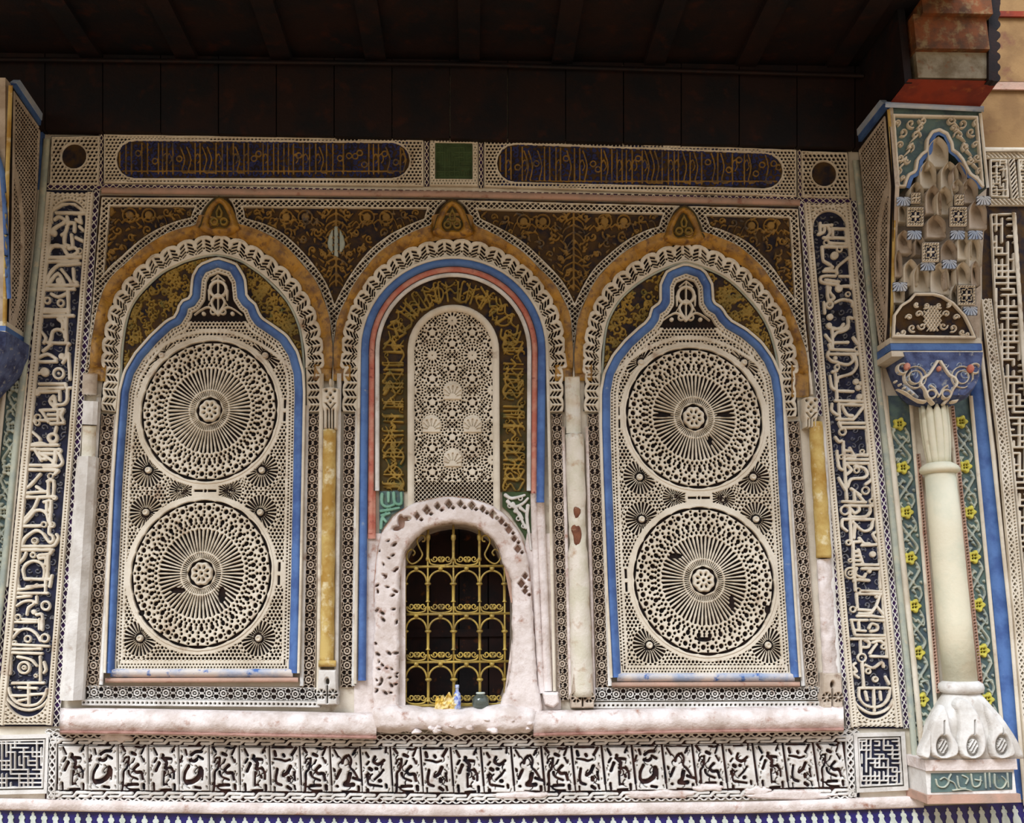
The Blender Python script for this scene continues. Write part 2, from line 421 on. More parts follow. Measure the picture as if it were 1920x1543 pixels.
for k in range(9):                                        # ceiling joists
    x = -1.9 + k * 0.46
    if x > xr2 - 0.1: break
    boxw('joist', (x, -2.05, zc - 0.03), (x + 0.10, 0.0, zc), M['wood'], can)
boxw('front_beam', (-2.8, -2.1, zc - 0.12), (xr2, -1.98, zc), M['wood'], can)

# top border of plaster, between the wood and the cartouches : row of small holes
def dotrow(name, A, B, width, pitch, r, d, h, m, parent, rows=1, rim=0, shape='o'):
    """strip from A to B (centre line, picture px) pierced by rows of holes"""
    A = np.array(A, float); B = np.array(B, float); L = np.hypot(*(B - A)); t = (B - A) / L; n = np.array([t[1], -t[0]])
    cv = Canvas(-1, L + 1, -width / 2 - 1, width / 2 + 1, min(1.2, width / 6))
    F = np.minimum(width / 2 - np.abs(cv.Y), np.minimum(cv.X, L - cv.X))
    for k in range(rows):
        yo = (k - (rows - 1) / 2) * (width / (rows + 0.4))
        xx = (cv.X + (k % 2) * pitch / 2) % pitch - pitch / 2
        if shape == 'o': D = np.hypot(xx, cv.Y - yo) - r
        elif shape == 'v': D = np.maximum(np.abs(xx) - r * (0.5 + (cv.Y - yo) / (2.0 * r)), np.abs(cv.Y - yo) - r)
        else: D = (np.abs(xx) + np.abs(cv.Y - yo) * pitch / (2 * r) * 0.9) * 0.7 - r
        F = np.minimum(F, D)
    mp = lambda x, y: (A[0] + t[0] * x + n[0] * y, A[1] + t[1] * x + n[1] * y)
    return relief(name, cv, F, mapped(d, mp), h, m, parent, dome=1.2, edge=0.7)
def lattice(name, A, B, width, pitch, lw, d, h, m, parent, rim=1.5, taper=None):
    """strip of crossing laths (X X X)"""
    A = np.array(A, float); B = np.array(B, float); L = np.hypot(*(B - A)); t = (B - A) / L; n = np.array([t[1], -t[0]])
    cv = Canvas(-1, L + 1, -width / 2 - 1, width / 2 + 1, min(1.3, width / 7))
    iw = width - 2 * rim
    a = (cv.X / pitch + cv.Y / iw); b = (cv.X / pitch - cv.Y / iw)
    k = 1 / math.hypot(1 / pitch, 1 / iw)
    D = np.minimum(np.abs(a - np.round(a)), np.abs(b - np.round(b))) * k
    F = np.maximum(lw / 2 - D, np.abs(cv.Y) - iw / 2)
    F = np.minimum(F, np.minimum(width / 2 - np.abs(cv.Y), np.minimum(cv.X, L - cv.X)))
    mp = lambda x, y: (A[0] + t[0] * x + n[0] * y, A[1] + t[1] * x + n[1] * y)
    return relief(name, cv, F, mapped(d, mp), h, m, parent)
# ================================================================ vertical inscription friezes (traced letters)
SC = 1068 / 180.0
def fr(ox, oy, S, w, rings=(), discs=(), holes=()):
    return [(ox, oy, S, w, rings, discs, holes)]
LEFT = [
 (20, 360, [[(500,225),(820,228)],[(480,300),(530,270),(600,310),(560,350),(500,380),(450,430)],[(620,270),(640,330),(700,340),(700,430)],[(760,270),(775,330),(720,300)],[(760,380),(800,420)],[(620,380),(600,440),(560,470)],
  [(430,590),(600,600)],[(600,440),(590,560),(640,590)],[(670,470),(680,590)],[(720,500),(800,540)],[(410,700),(430,620),(500,585),(570,610),(610,670),(640,700),(700,690),(740,650),(700,610),(640,620)],
  [(400,722),(800,716)],[(390,768),(740,762)],[(400,980),(430,900),(520,810),(640,800),(770,790)],[(560,860),(640,960),(670,1020)],[(690,850),(700,980),(730,1000)],[(420,1005),(520,900),(580,1005)],[(350,1030),(740,1030)],[(350,1078),(700,1075)],
  [(450,1130),(520,1160),(600,1130)],[(360,1300),(640,1305)],[(630,1100),(635,1340)],[(320,1330),(600,1328)],[(320,1378),(690,1370)],[(325,1375),(310,1560)],[(520,1410),(600,1420),(608,1560)],[(450,200),(640,110),(800,200)]],
  34, [(400,1200,32,26),(550,1230,34,26),(760,650,30,20)], [(470,450,40),(530,980,38),(630,340,26)]),
 (0, 600, [[(430,-20),(430,100)],[(430,100),(500,190),(480,250)],[(412,100),(400,420)],[(565,190),(540,262)],[(565,180),(580,120),(640,100),(700,130),(715,190)],[(520,247),(760,255)],[(730,-20),(730,250)],[(640,-10),(690,30),(690,90)],
  [(765,262),(740,300),(730,420),(700,430)],[(470,340),(560,270)],[(400,420),(520,375),(620,430)],[(390,458),(620,458)],[(755,370),(770,650)],[(690,470),(760,370)],[(370,590),(480,580)],[(400,480),(380,700)],
  [(430,705),(720,705)],[(430,755),(700,752)],[(720,705),(732,755)],[(420,795),(640,790)],[(655,790),(658,890)],[(350,850),(340,1080)],[(590,840),(545,900),(600,970)],[(600,850),(615,960)],[(800,750),(745,762),(740,880),(700,930),(600,940)],
  [(440,1000),(700,990)],[(450,1000),(530,1130)],[(530,1050),(640,1050)],[(540,1100),(640,1100)],[(560,1150),(700,1142)],[(640,1000),(640,1150)],[(700,1000),(672,1060),(700,1120)],[(330,1090),(380,1130)],[(440,1110),(530,1115)],
  [(620,1190),(600,1260)],[(310,1210),(420,1300),(440,1330)],[(320,1240),(300,1390)],[(340,1385),(450,1365),(520,1390)],[(300,1392),(640,1388)],[(300,1436),(600,1438)],[(380,1430),(450,1560)],[(460,1485),(600,1485)],[(612,1440),(610,1560)],[(300,1440),(290,1560)]],
  32, [(645,590,56,32),(570,905,22,16),(410,1080,32,22),(405,1140,26,20),(580,1310,46,44),(650,1450,24,24)], [(680,400,38),(490,575,52),(400,800,44),(645,590,16)]),
 (0, 840, [[(295,30),(290,190)],[(380,20),(440,110),(500,122)],[(440,15),(650,15)],[(605,30),(600,170)],[(650,60),(672,110),(685,160),(640,200),(480,207)],[(430,50),(560,130),(600,180)],[(280,187),(620,190)],
  [(280,237),(640,245)],[(640,250),(600,290)],[(270,300),(265,480)],[(440,290),(330,410),(290,440)],[(520,370),(590,362),(585,520)],[(530,370),(530,520)],[(400,430),(480,480)],[(250,500),(500,482)],[(250,546),(600,540)],
  [(252,560),(245,780)],[(420,550),(360,680),(230,820)],[(480,600),(540,582)],[(562,590),(550,840)],[(512,600),(512,700)],[(240,850),(330,760),(380,700),(450,690),(510,730),(530,800),(560,850)],[(240,868),(440,862)],
  [(540,880),(540,950),(580,980),(582,1030),(540,1045),(480,960),(420,920),(360,930),(270,1000),(240,1080)],[(620,960),(640,1000),(600,1078),(540,1092)],[(200,1092),(560,1092)],
  [(210,1132),(580,1132)],[(212,1132),(200,1270)],[(570,1140),(540,1180),(430,1190),(430,1225),(500,1222),(500,1290)],[(530,1190),(520,1440)],[(280,1170),(250,1230),(190,1290)],
  [(262,1440),(250,1350),(290,1285),(370,1255),(450,1285),(485,1350),(480,1440)],[(190,1290),(185,1560)],[(270,1455),(560,1460)],[(570,1420),(545,1540)],[(290,1545),(500,1530)]],
  32, [(555,310,28,22),(600,550,20,22),(480,850,28,20),(570,850,28,20),(380,1030,30,24),(360,1190,26,22)], [(380,1030,10)]),
 (0, 1080, [[(500,60),(495,180)],[(170,152),(330,132),(400,95)],[(170,190),(520,190)],[(180,238),(330,222)],[(180,330),(250,285),(330,275),(380,300),(310,350),(290,430)],[(400,230),(400,300)],[(400,432),(460,432),(462,600)],[(430,480),(430,590)],[(130,512),(400,512)],[(240,480),(400,492)],
  [(130,690),(200,612),(260,590),(330,600),(400,650),(440,720)],[(130,762),(540,782)],[(60,812),(450,812)],[(82,812),(60,1240)],[(110,852),(460,862)],[(112,852),(105,1090)],[(190,900),(330,930),(400,1000)],[(440,900),(440,1160)],[(480,960),(502,1040),(480,1080)],
  [(130,1192),(480,1190)],[(200,1242),(400,1250)],[(310,1200),(310,1440)],[(110,1332),(300,1332)],[(330,1320),(480,1310)],[(200,1390),(290,1372)],
  [(90,1250),(110,1330),(170,1400),(260,1440),(400,1430),(480,1350),(512,1260)],[(60,1240),(62,1340),(110,1410),(200,1472),(320,1492),(430,1462),(510,1395),(560,1300),(570,1180)],[(110,640),(120,600),(200,600)]],
  28, [(190,120,20,20),(500,330,46,28),(190,460,30,20),(490,690,42,28),(300,700,34,22),(150,740,18,16),(260,1020,62,32),(260,1020,18,20),(390,1110,16,18)], [(370,400,30),(150,1240,10)]),
]
RIGHT = [
 (1490, 360, [[(290,340),(290,460)],[(300,370),(420,360)],[(340,400),(330,440),(270,460)],[(380,380),(400,440),(360,500)],[(420,402),(560,402)],[(430,400),(430,500)],[(572,400),(592,560)],[(330,500),(560,505)],[(400,562),(600,570)],
  [(310,602),(610,602)],[(312,620),(322,740)],[(330,760),(430,830),(350,850)],[(605,725),(480,830),(480,900)],[(622,740),(632,900)],[(330,872),(460,872)],[(360,925),(460,928)],[(360,925),(300,940),(300,990),(370,1010),(490,1022)],[(350,970),(500,992)],[(510,930),(632,930)],[(632,930),(642,1040)],[(520,1042),(642,1040)],
  [(370,1050),(382,1190),(445,1172),(402,1110),(400,1060)],[(460,1222),(540,1190),(640,1212),(650,1260)],[(662,1220),(685,1400)],[(390,1500),(540,1522),(605,1462),(600,1390),(650,1400)],[(330,1220),(342,1340)]],
  30, [(360,555,28,20),(505,630,28,20),(600,1130,24,20),(395,1250,34,30)], [(450,700,46),(500,1065,44),(400,1385,38),(380,1478,26),(640,1060,20),(395,1250,10)]),
 (1500, 600, [[(370,95),(450,85),(490,40)],[(545,10),(540,80),(490,120),(420,132),(380,180)],[(365,100),(370,300)],[(290,160),(345,230)],[(400,247),(540,242)],[(600,190),(655,270)],[(330,270),(350,320)],[(340,320),(600,330)],[(330,372),(670,374)],
  [(322,350),(312,400),(360,450),(420,462)],[(580,380),(602,440),(540,490),(430,470)],[(620,400),(640,500),(580,590),(440,630),(420,680)],[(370,570),(420,560)],[(402,600),(420,860)],[(340,620),(360,740),(400,770)],[(420,782),(600,790)],[(690,380),(722,930)],
  [(400,892),(700,902)],[(460,936),(720,942)],[(362,930),(360,1000),(420,1050)],[(440,930),(450,1100)],[(480,960),(530,1050),(590,1060)],[(720,952),(640,1060),(600,1100)],[(420,1097),(600,1102)],[(450,1142),(740,1142)],[(742,950),(752,1150)],
  [(480,1192),(742,1192)],[(442,1140),(470,1210)],[(400,1300),(440,1350),(470,1340)],[(748,1190),(772,1490)],[(490,1350),(500,1560)],[(560,1420),(620,1520)],[(510,1450),(560,1452)],[(510,1502),(600,1510)],[(640,1500),(760,1500)]],
  30, [(640,320,26,22),(420,520,26,20),(480,1240,36,26),(700,1460,22,16)], [(330,55,34),(630,680,34),(655,750,34),(685,700,26),(670,850,36),(400,420,24)]),
 (1530, 840, [[(310,-20),(320,100)],[(330,122),(600,126)],[(330,166),(610,168)],[(320,100),(350,560)],[(350,180),(400,240),(350,290)],[(440,200),(540,220),(580,290),(530,330),(400,342),(360,430)],[(600,180),(632,330),(560,400)],[(400,450),(500,520)],[(260,330),(320,440),(340,470)],[(300,592),(560,602)],[(642,380),(642,540)],[(430,490),(440,580)],[(470,510),(540,590)],
  [(330,637),(650,642)],[(600,640),(612,700),(560,760),(380,762)],[(400,680),(440,722),(490,690),(480,650)],[(380,640),(400,1040)],[(310,790),(680,792)],[(300,800),(298,870),(350,920)],[(420,820),(500,900),(560,922),(622,890),(640,810)],[(682,790),(692,930)],[(690,930),(642,960),(692,1040)],[(440,850),(432,1000)],
  [(430,1042),(490,1042)],[(490,1000),(540,1060),(600,1062)],[(520,1082),(700,1072)],[(702,1070),(722,1300)],[(420,1050),(430,1480)],[(440,1150),(480,1150)],[(440,1200),(500,1200)],[(440,1250),(500,1250)],[(480,1130),(530,1290)],[(430,1296),(720,1298)],[(520,1342),(722,1342)],
  [(460,1340),(440,1400),(530,1440),(560,1400)],[(440,1462),(600,1472)],[(722,1350),(722,1560)],[(240,30),(260,200),(300,240)]],
  30, [(290,95,22,20),(460,245,28,22),(560,470,38,22),(630,590,26,22),(330,690,46,24),(370,1050,26,20),(390,1250,18,16),(390,1390,58,26),(390,1390,22,18)], [(640,1180,36),(600,1370,26)]),
 (1550, 1080, [[(320,0),(330,160)],[(400,162),(620,172)],[(350,197),(620,202)],[(620,0),(652,460)],[(340,200),(352,350)],[(360,372),(500,382)],[(370,416),(480,420)],[(350,445),(480,445)],[(600,210),(560,330),(500,410)],[(560,330),(640,430)],[(490,442),(650,462)],
  [(280,490),(460,490)],[(500,490),(660,496)],[(282,490),(322,650)],[(362,500),(372,600)],[(320,602),(440,612)],[(330,656),(680,662)],[(480,580),(510,530),(570,550),(570,600),(500,615)],[(655,500),(682,880)],
  [(260,700),(640,697)],[(382,700),(388,860)],[(430,712),(482,740),(472,790),(412,792)],[(520,740),(600,722),(650,760)],[(490,860),(540,790),(562,760)],[(500,892),(702,902)],[(402,960),(422,1240)],[(440,990),(530,1022),(620,960),(642,1010)],[(330,970),(300,1000),(342,1060),(300,1080),(362,1130)],[(660,1120),(702,1200)],
  [(370,1247),(700,1247)],[(367,1250),(372,1350),(430,1430),(530,1462),(640,1430),(700,1342),(712,1250)],[(532,1260),(540,1500)],[(440,1290),(460,1380)],[(602,1290),(612,1380)],[(285,1260),(300,1360),(350,1440),(450,1512),(560,1532),(680,1482),(752,1380),(762,1250)]],
  28, [(360,160,26,20),(300,370,30,20),(640,790,22,20),(400,910,44,24),(470,1060,26,20),(550,1150,26,22)], [(550,1150,8),(400,910,10),(560,230,20)]),
]
def inscription(data, x0, x1, y0, y1, edges, name, parent, m):
    cv = Canvas(x0, x1, y0, y1, 1.35)
    for ox, oy, S, w, rings, discs in data:
        for s in S:
            s2 = [(ox + a / SC, oy + b / SC) for a, b in s]
            if len(s2) > 2: s2 = smooth_line(s2, 3)
            cv.stroke(s2, w / SC * 1.2)
        for a, b, r, ww in rings: cv.ring(ox + a / SC, oy + b / SC, r / SC, ww / SC)
        for a, b, r in discs: cv.disc(ox + a / SC, oy + b / SC, r / SC)
    cv.D += 0.35 * wob(cv.X, cv.Y, 0.7)
    F = -cv.D
    lo = edges[0](cv.Y); hi = edges[1](cv.Y)
    F = np.minimum(F, np.minimum(cv.X - lo, hi - cv.X))
    return relief(name, cv, F, wall(0.026), 0.018, m, parent, dome=2.0, edge=0.45)

def vines(name, x0, x1, y0, y1, edges, parent, m, seed, step=1.5, d=0.013, h=0.008, pitch=24, lw=2.4):
    """thin secondary foliage carved lower, between the letters"""
    cv = Canvas(x0, x1, y0, y1, step); rg = random.Random(seed)
    y = y0
    while y < y1:
        lo = float(edges[0](y)); hi = float(edges[1](y))
        x = lo + 4
        while x < hi:
            r = rg.uniform(4, 8); a0 = rg.uniform(0, 6.28); sg = rg.choice((-1, 1))
            P = [(x + r * (1 - k / 14) * math.cos(a0 + sg * k * 0.42), y + r * (1 - k / 14) * math.sin(a0 + sg * k * 0.42)) for k in range(12)]
            cv.stroke(P, lw, lw * 0.6); cv.disc(P[-1][0], P[-1][1], lw * 0.8)
            e = (P[0][0] + rg.uniform(-8, 8), P[0][1] + rg.uniform(-8, 8)); cv.stroke([P[0], e], lw, 0.6)
            x += pitch * rg.uniform(0.6, 0.9)
        y += pitch * 0.62
    F = -cv.D; F = np.minimum(F, np.minimum(cv.X - edges[0](cv.Y), edges[1](cv.Y) - cv.X))
    return relief(name, cv, F, wall(d), h, m, parent, dome=1.2)

def frieze(tg, lines, data, x0, x1, yt, yb, side):
    # lines: pairs (x at y=427, x at y=1248) for purple|border|letters|border|purple edges
    L = [(lambda y, a=a, b=b: line(y, a, b)) for a, b in lines]
    q = lambda i, j, ya, yb: [(float(L[i](ya)), ya), (float(L[j](ya)), ya), (float(L[j](yb)), yb), (float(L[i](yb)), yb)]
    plate('painted_ground', q(0, 5, yt, yb), 0.011, M['blueground'], tg, 0.008)
    for i, j in ((0, 1), (4, 5)):
        plate('lattice_ground', q(i, j, yt, yb), 0.013, M['purple'], tg, 0.004)
        a = (float(L[i](yt) + L[j](yt)) / 2, yt); b = (float(L[i](yb) + L[j](yb)) / 2, yb)
        wd_ = float(L[j](850) - L[i](850))
        lattice('lattice_strip', a, b, wd_, 15, 1.5, 0.018, 0.009, M['stucco_cool'], tg, rim=0.8)
    for i, j in ((1, 2), (3, 4)):
        a = (float(L[i](yt) + L[j](yt)) / 2, yt + 2); b = (float(L[i](yb) + L[j](yb)) / 2, yb - 2)
        dotrow('pierced_border', a, b, float(L[j](850) - L[i](850)), 5.6, 1.25, 0.030, 0.022, M['stucco'], tg)
    inscription(data, x0, x1, yt + 22, yb - 8, (L[2], L[3]), 'raised_inscription', tg, M['stucco'])
    vines('carved_foliage', x0, x1, yt + 28, yb - 30, (L[2], L[3]), tg, M['slate'], 5 + side, d=0.018, h=0.008)
    # rounded heads top and bottom
    for (yy, sgn) in ((yt, 1), (yb, -1)):
        cxx = float(L[2](yy + sgn * 45) + L[3](yy + sgn * 45)) / 2; hw = float(L[3](yy) - L[2](yy)) / 2 - 1
        cv = Canvas(cxx - hw - 8, cxx + hw + 8, min(yy, yy + sgn * 60), max(yy, yy + sgn * 60), 1.3)
        yc = yy + sgn * (hw + 18)
        D = np.hypot(cv.X - cxx, cv.Y - yc) - hw
        F = np.where((cv.Y - yc) * sgn < 0, D, np.abs(cv.X - cxx) - hw)
        F = np.minimum(F, np.minimum(cv.X - L[2](cv.Y) + 1.5, L[3](cv.Y) + 1.5 - cv.X))
        F = np.minimum(F, (cv.Y - yy) * sgn - 3)
        an = np.arctan2(cv.Y - yc, cv.X - cxx); rr = np.hypot(cv.X - cxx, cv.Y - yc)
        k = 2 * math.pi / 34; arc = ((an % k) - k / 2) * rr
        F = np.minimum(F, np.hypot(arc, rr - hw - 5) - 1.5)
        hx = ((cv.X + 3 * (np.round((cv.Y) / 7) % 2)) % 9) - 4.5; hy = (cv.Y % 7) - 3.5
        F = np.minimum(F, np.where(rr > hw + 9, np.hypot(hx, hy) - 2.0, 9))
        relief('rounded_end', cv, F, wall(0.029), 0.02, M['stucco'], tg, dome=1.3)

lf = thing('inscription_frieze', 'tall carved inscription band on dark blue, left of the left arch', 'inscription band', W1(60, 1365))
frieze(lf, [(69, -10), (80, 2), (94, 17), (158, 94), (169, 105), (181, 120)], LEFT, -20, 190, 357, 1362, 0)
rf = thing('inscription_frieze', 'tall carved inscription band on dark blue, right of the right arch', 'inscription band', W1(1640, 1365))
frieze(rf, [(1502, 1576), (1512, 1587), (1525, 1598), (1589, 1669), (1600, 1683), (1611, 1694)], RIGHT, 1505, 1700, 377, 1366, 1)

# ---- square maze panels at the feet of the friezes
def maze(name, poly, parent, m, pitch, lw, seed, d=0.024, h=0.016):
    xs = [p[0] for p in poly]; ys = [p[1] for p in poly]
    cv = Canvas(min(xs) - 1, max(xs) + 1, min(ys) - 1, max(ys) + 1, 1.2); rg = random.Random(seed)
    nx = int((max(xs) - min(xs)) / pitch); ny = int((max(ys) - min(ys)) / pitch)
    for i in range(nx + 1):
        for j in range(ny + 1):
            x = min(xs) + i * pitch; y = min(ys) + j * pitch; k = rg.random()
            L = rg.choice((1, 2, 2, 3)) * pitch
            if k < 0.45: cv.stroke([(x, y), (x + L, y)], lw)
            elif k < 0.85: cv.stroke([(x, y), (x, y + L)], lw)
    F = np.minimum(-cv.D, -polysdf(cv.X, cv.Y, poly))
    F = np.maximum(F, np.minimum(-polysdf(cv.X, cv.Y, poly), polysdf(cv.X, cv.Y, poly) + 3.5))
    return relief(name, cv, F, wall(d), h, m, parent, dome=1.0, kind='stuff')
for (nm, lab, P, G) in (('kufic_panel', 'small square maze-like carved panel below the left inscription band', [(-6, 1388), (84, 1386), (80, 1478), (-14, 1480)], 1),
                        ('kufic_panel', 'small square maze-like carved panel below the right inscription band', [(1609, 1384), (1688, 1382), (1694, 1472), (1613, 1476)], 2)):
    t = thing(nm, lab, 'carved panel', W1(P[3][0], P[3][1]))
    plate('dark_ground', P, 0.012, M['blueground'], t, 0.012)
    maze('square_lettering', P, t, M['stucco_cool'], 8.2, 3.0, G)
    c = np.mean(P, 0)
    sweep('frame', [tuple(c + (np.array(p) - c) * 1.13) for p in P], [(-4, 0.0), (-4, 0.028), (4, 0.028), (4, 0)], M['stucco_cool'], t, closed=True, sharp=True, smooth=False)

# ---------------------------------------------------------------- bottom frieze of carved blocks
Z = 7.68
U = {
 'S': (650, 300, [([(700,330),(740,390)],30),([(890,330),(990,340),(1045,270)],18),([(975,430),(1040,300)],20),([(845,420),(890,440)],36),([(715,545),(740,495),(765,480)],20),([(800,480),(790,560),(760,640),(718,690),(710,850),(692,960)],26),([(850,555),(880,500)],18),([(930,590),(870,650),(900,700),(975,700),(995,790)],32),([(790,680),(812,750),(920,800)],26),([(780,880),(920,872)],32),([(740,890),(790,940),(940,950)],20),([(1010,880),(1010,930)],34),([(1015,545),(980,470)],22)]),
 'T': (1085, 300, [([(1160,350),(1200,440)],26),([(1150,292),(1420,292)],16),([(1290,450),(1290,500),(1340,560),(1315,640)],34),([(1270,490),(1410,500)],30),([(1160,550),(1200,490)],22),([(1180,670),(1235,560)],32),([(1330,640),(1400,632),(1440,700),(1440,780)],26),([(1300,680),(1290,880)],22),([(1385,740),(1390,760)],30),([(1150,860),(1150,940)],26),([(1250,950),(1400,942)],20),([(1450,880),(1450,940)],30),([(1420,400),(1462,320)],22),([(1340,870),(1300,870)],24)]),
 'V': (1520, 300, [([(1590,380),(1600,440)],32),([(1715,430),(1725,450)],34),([(1580,490),(1690,505),(1740,520),(1810,500)],24),([(1620,640),(1592,760),(1600,840),(1670,870)],28),([(1700,730),(1760,690),(1812,600)],36),([(1780,770),(1780,800)],40),([(1862,680),(1872,800)],22),([(1560,322),(1850,322)],20),([(1840,430),(1905,330)],30),([(1760,900),(1800,930)],36),([(1862,880),(1870,930)],22),([(1570,900),(1572,950)],18)]),
 'X': (545, 260, [([(640,330),(652,400)],24),([(720,400),(780,360),(870,350)],32),([(700,480),(760,490),(800,460)],34),([(820,420),(885,460)],30),([(680,560),(622,660),(610,760),(650,815)],32),([(640,800),(740,780),(830,700),(850,600)],50),([(882,620),(872,760)],22),([(770,870),(840,880)],32),([(690,272),(860,270)],16),([(850,350),(918,272)],18),([(590,420),(560,500)],24)]),
 'Y': (1000, 300, [([(1160,330),(1300,326)],20),([(1080,390),(1110,450)],26),([(1210,450),(1182,520),(1250,560),(1340,500)],30),([(1080,560),(1115,520)],20),([(1120,625),(1140,635)],40),([(1215,620),(1225,622)],36),([(1080,700),(1082,830),(1130,860),(1280,880)],24),([(1180,780),(1260,710),(1320,640)],24),([(1255,800),(1265,800)],40),([(1350,860),(1355,900)],24),([(1070,930),(1070,950)],34),([(1370,380),(1380,300)],24)]),
 'Z': (552, 300, [([(580,322),(960,322)],16),([(610,350),(662,450)],22),([(720,540),(742,480),(790,440)],30),([(820,430),(852,500),(830,600),(880,660),(932,760)],24),([(880,420),(932,340)],22),([(620,770),(682,650)],30),([(598,640),(600,660)],28),([(820,700),(792,800),(742,860),(860,860)],44),([(870,760),(985,800)],32),([(700,950),(930,960)],18),([(940,890),(940,940)],30),([(630,880),(632,884)],28)]),
}
bf = thing('carved_frieze', 'long white carved frieze of upright leaf blocks under the ledge', 'carved frieze', W1(850, 1500))
FX0, FX1, UW = 108.0, 1584.0, 56.8
def fy(x): return np.interp(x, [0, 110, 850, 1580, 1920], [1392, 1396, 1402, 1392, 1384])
plate('dark_ground', [(90, 1374), (850, 1378), (1606, 1370), (1612, 1494), (850, 1508), (84, 1498)], 0.012, M['umber'], bf, 0.012)
units = {}
def build_unit(k):
    zx, zy, S = U[k]
    cv = Canvas(-1, UW + 1, -1, 88, 1.15)
    for p, w in S:
        q = [((a - zx) / Z, (b - zy) / Z) for a, b in p]
        if len(q) > 2: q = smooth_line(q, 3)
        cv.stroke(q, w / Z * 1.5)
    rg2 = random.Random(ord(k))
    for q in range(5):
        x = rg2.uniform(8, 48); y = rg2.uniform(14, 70); sg_ = rg2.choice((-1, 1))
        cv.stroke(smooth_line([(x, y), (x + sg_ * 4, y + 5), (x + sg_ * 3, y + 11), (x - sg_ * 2, y + 14)], 3), 2.4, 1.0)
    for q in range(15):
        x = rg2.choice((4.5, 7, UW - 5, UW - 8, rg2.uniform(8, 48))); y = rg2.uniform(6, 80); cv.stroke([(x, y), (x + rg2.uniform(-2.5, 2.5), y + rg2.uniform(2, 6))], 1.5, 0.9)
    cv.stroke([(2, 2.5), (UW - 2, 2.5)], 1.6)
    cv.D += 0.4 * wob(cv.X, cv.Y, 0.5, ord(k))
    F = cv.D
    F = np.minimum(F, np.minimum(np.minimum(cv.X - 0.9, UW - 0.9 - cv.X), np.minimum(cv.Y, 86 - cv.Y)))
    cv2 = np.minimum(np.abs(cv.X), np.abs(UW - cv.X)) # dividing groove, closed near the foot
    F = np.where(cv.Y > 74, np.maximum(F, np.minimum(cv.D, 1.6 + 0 * F)), F); F = np.minimum(F, np.minimum(cv.Y, 86 - cv.Y))
    F = np.minimum(F, np.minimum(cv.X + 0.1, UW + 0.1 - cv.X))
    x0 = 107.0; mp = lambda x, y: (x0 + x, fy(x0) + y)
    return relief('carved_block', cv, F, mapped(0.030, mp), 0.022, M['stucco_cool'], bf, dome=2.2, edge=0.4)
seq = 'TXSTXSTVSZYSVTYZSVTXZSYTVS'
first = W1(107.0, float(fy(107.0)), 0.03)
for i, k in enumerate(seq):
    x = 107.0 + i * UW; p = W1(x, float(fy(x)), 0.03) - first
    if k not in units:
        units[k] = build_unit(k); units[k].location = [float(a) for a in p]
    else:
        c = copyobj(units[k], (0, 0, 0)); c.location = [float(a) for a in p]
# stepped key bands above and below the blocks
def keyband(name, y_of, x0, x1, hgt, parent, seed, m, flip=1):
    cv = Canvas(x0, x1, -2, hgt + 2, 1.3)
    ph = 57.0
    for i in range(int((x1 - x0) / ph) + 1):
        x = x0 + i * ph
        for a, b in (([(0, 10), (16, 10), (22, 4), (40, 4)], 3.4), ([(6, 3), (18, 3)], 3), ([(26, 11), (44, 11), (51, 3), (62, 3)], 3.4)):
            cv.stroke([(x + px, py / 13 * hgt) for px, py in a], b * 1.75)
    cv.D += 0.4 * wob(cv.X, cv.Y, 0.9, seed)
    F = np.minimum(-cv.D, np.minimum(cv.Y, hgt - cv.Y)); F = np.minimum(F, np.minimum(cv.X - x0, x1 - cv.X))
    mp = lambda x, y: (x, y_of(x) + y)
    return relief(name, cv, F, mapped(0.027, mp), 0.02, m, parent, dome=1.4)
keyband('key_band', lambda x: fy(x) - 13, 92, 1604, 12, bf, 1, M['stucco_cool'])
keyband('key_band', lambda x: fy(x) + 87, 92, 1604, 13, bf, 2, M['stucco_cool'])
for xa, xb, ya, yb in ((99, 95, 1382, 1498), (1593, 1599, 1378, 1494)):
    lattice('lattice_strip', (xa, ya), (xb, yb), 15, 15, 2.4, 0.028, 0.02, M['stucco_cool'], bf, rim=1.5)
cvx = lambda x: fy(x)
for nm, yo, pt in (('lattice_row', -18, 16), ('lattice_row', 100, 16)):
    cv = Canvas(88, 1608, -6, 6, 1.3)
    a = (cv.X / pt + cv.Y / 11); b = (cv.X / pt - cv.Y / 11); k = 1 / math.hypot(1 / pt, 1 / 11)
    F = 1.25 - np.minimum(np.abs(a - np.round(a)), np.abs(b - np.round(b))) * k
    F = np.minimum(np.maximum(F, 0 * F - 1), 5 - np.abs(cv.Y))
    mp = lambda x, y, yo=yo: (x, fy(x) + yo + y)
    relief(nm, cv, F, mapped(0.020, mp), 0.014, M['stucco_cool'], bf)
# worn patches of filler smeared over the frieze
rg = random.Random(4)
for (cx_, cy_, a, b) in ((1240, 1490, 70, 9), (1480, 1492, 90, 10), (215, 1384, 34, 9), (980, 1492, 60, 7), (1330, 1478, 30, 8), (1420, 1484, 26, 10)):
    pts = [(cx_ + a * math.cos(t) * rg.uniform(0.8, 1.15), cy_ + b * math.sin(t) * rg.uniform(0.7, 1.2)) for t in np.linspace(0, 6.283, 22)[:-1]]
    cv = Canvas(cx_ - a * 1.3, cx_ + a * 1.3, cy_ - b * 1.5, cy_ + b * 1.5, 2.0)
    relief('filler_patch', cv, -polysdf(cv.X, cv.Y, smooth_line(pts, 3, True)), wall(0.034), 0.03, M['plaster'], bf, dome=5, edge=0.5)
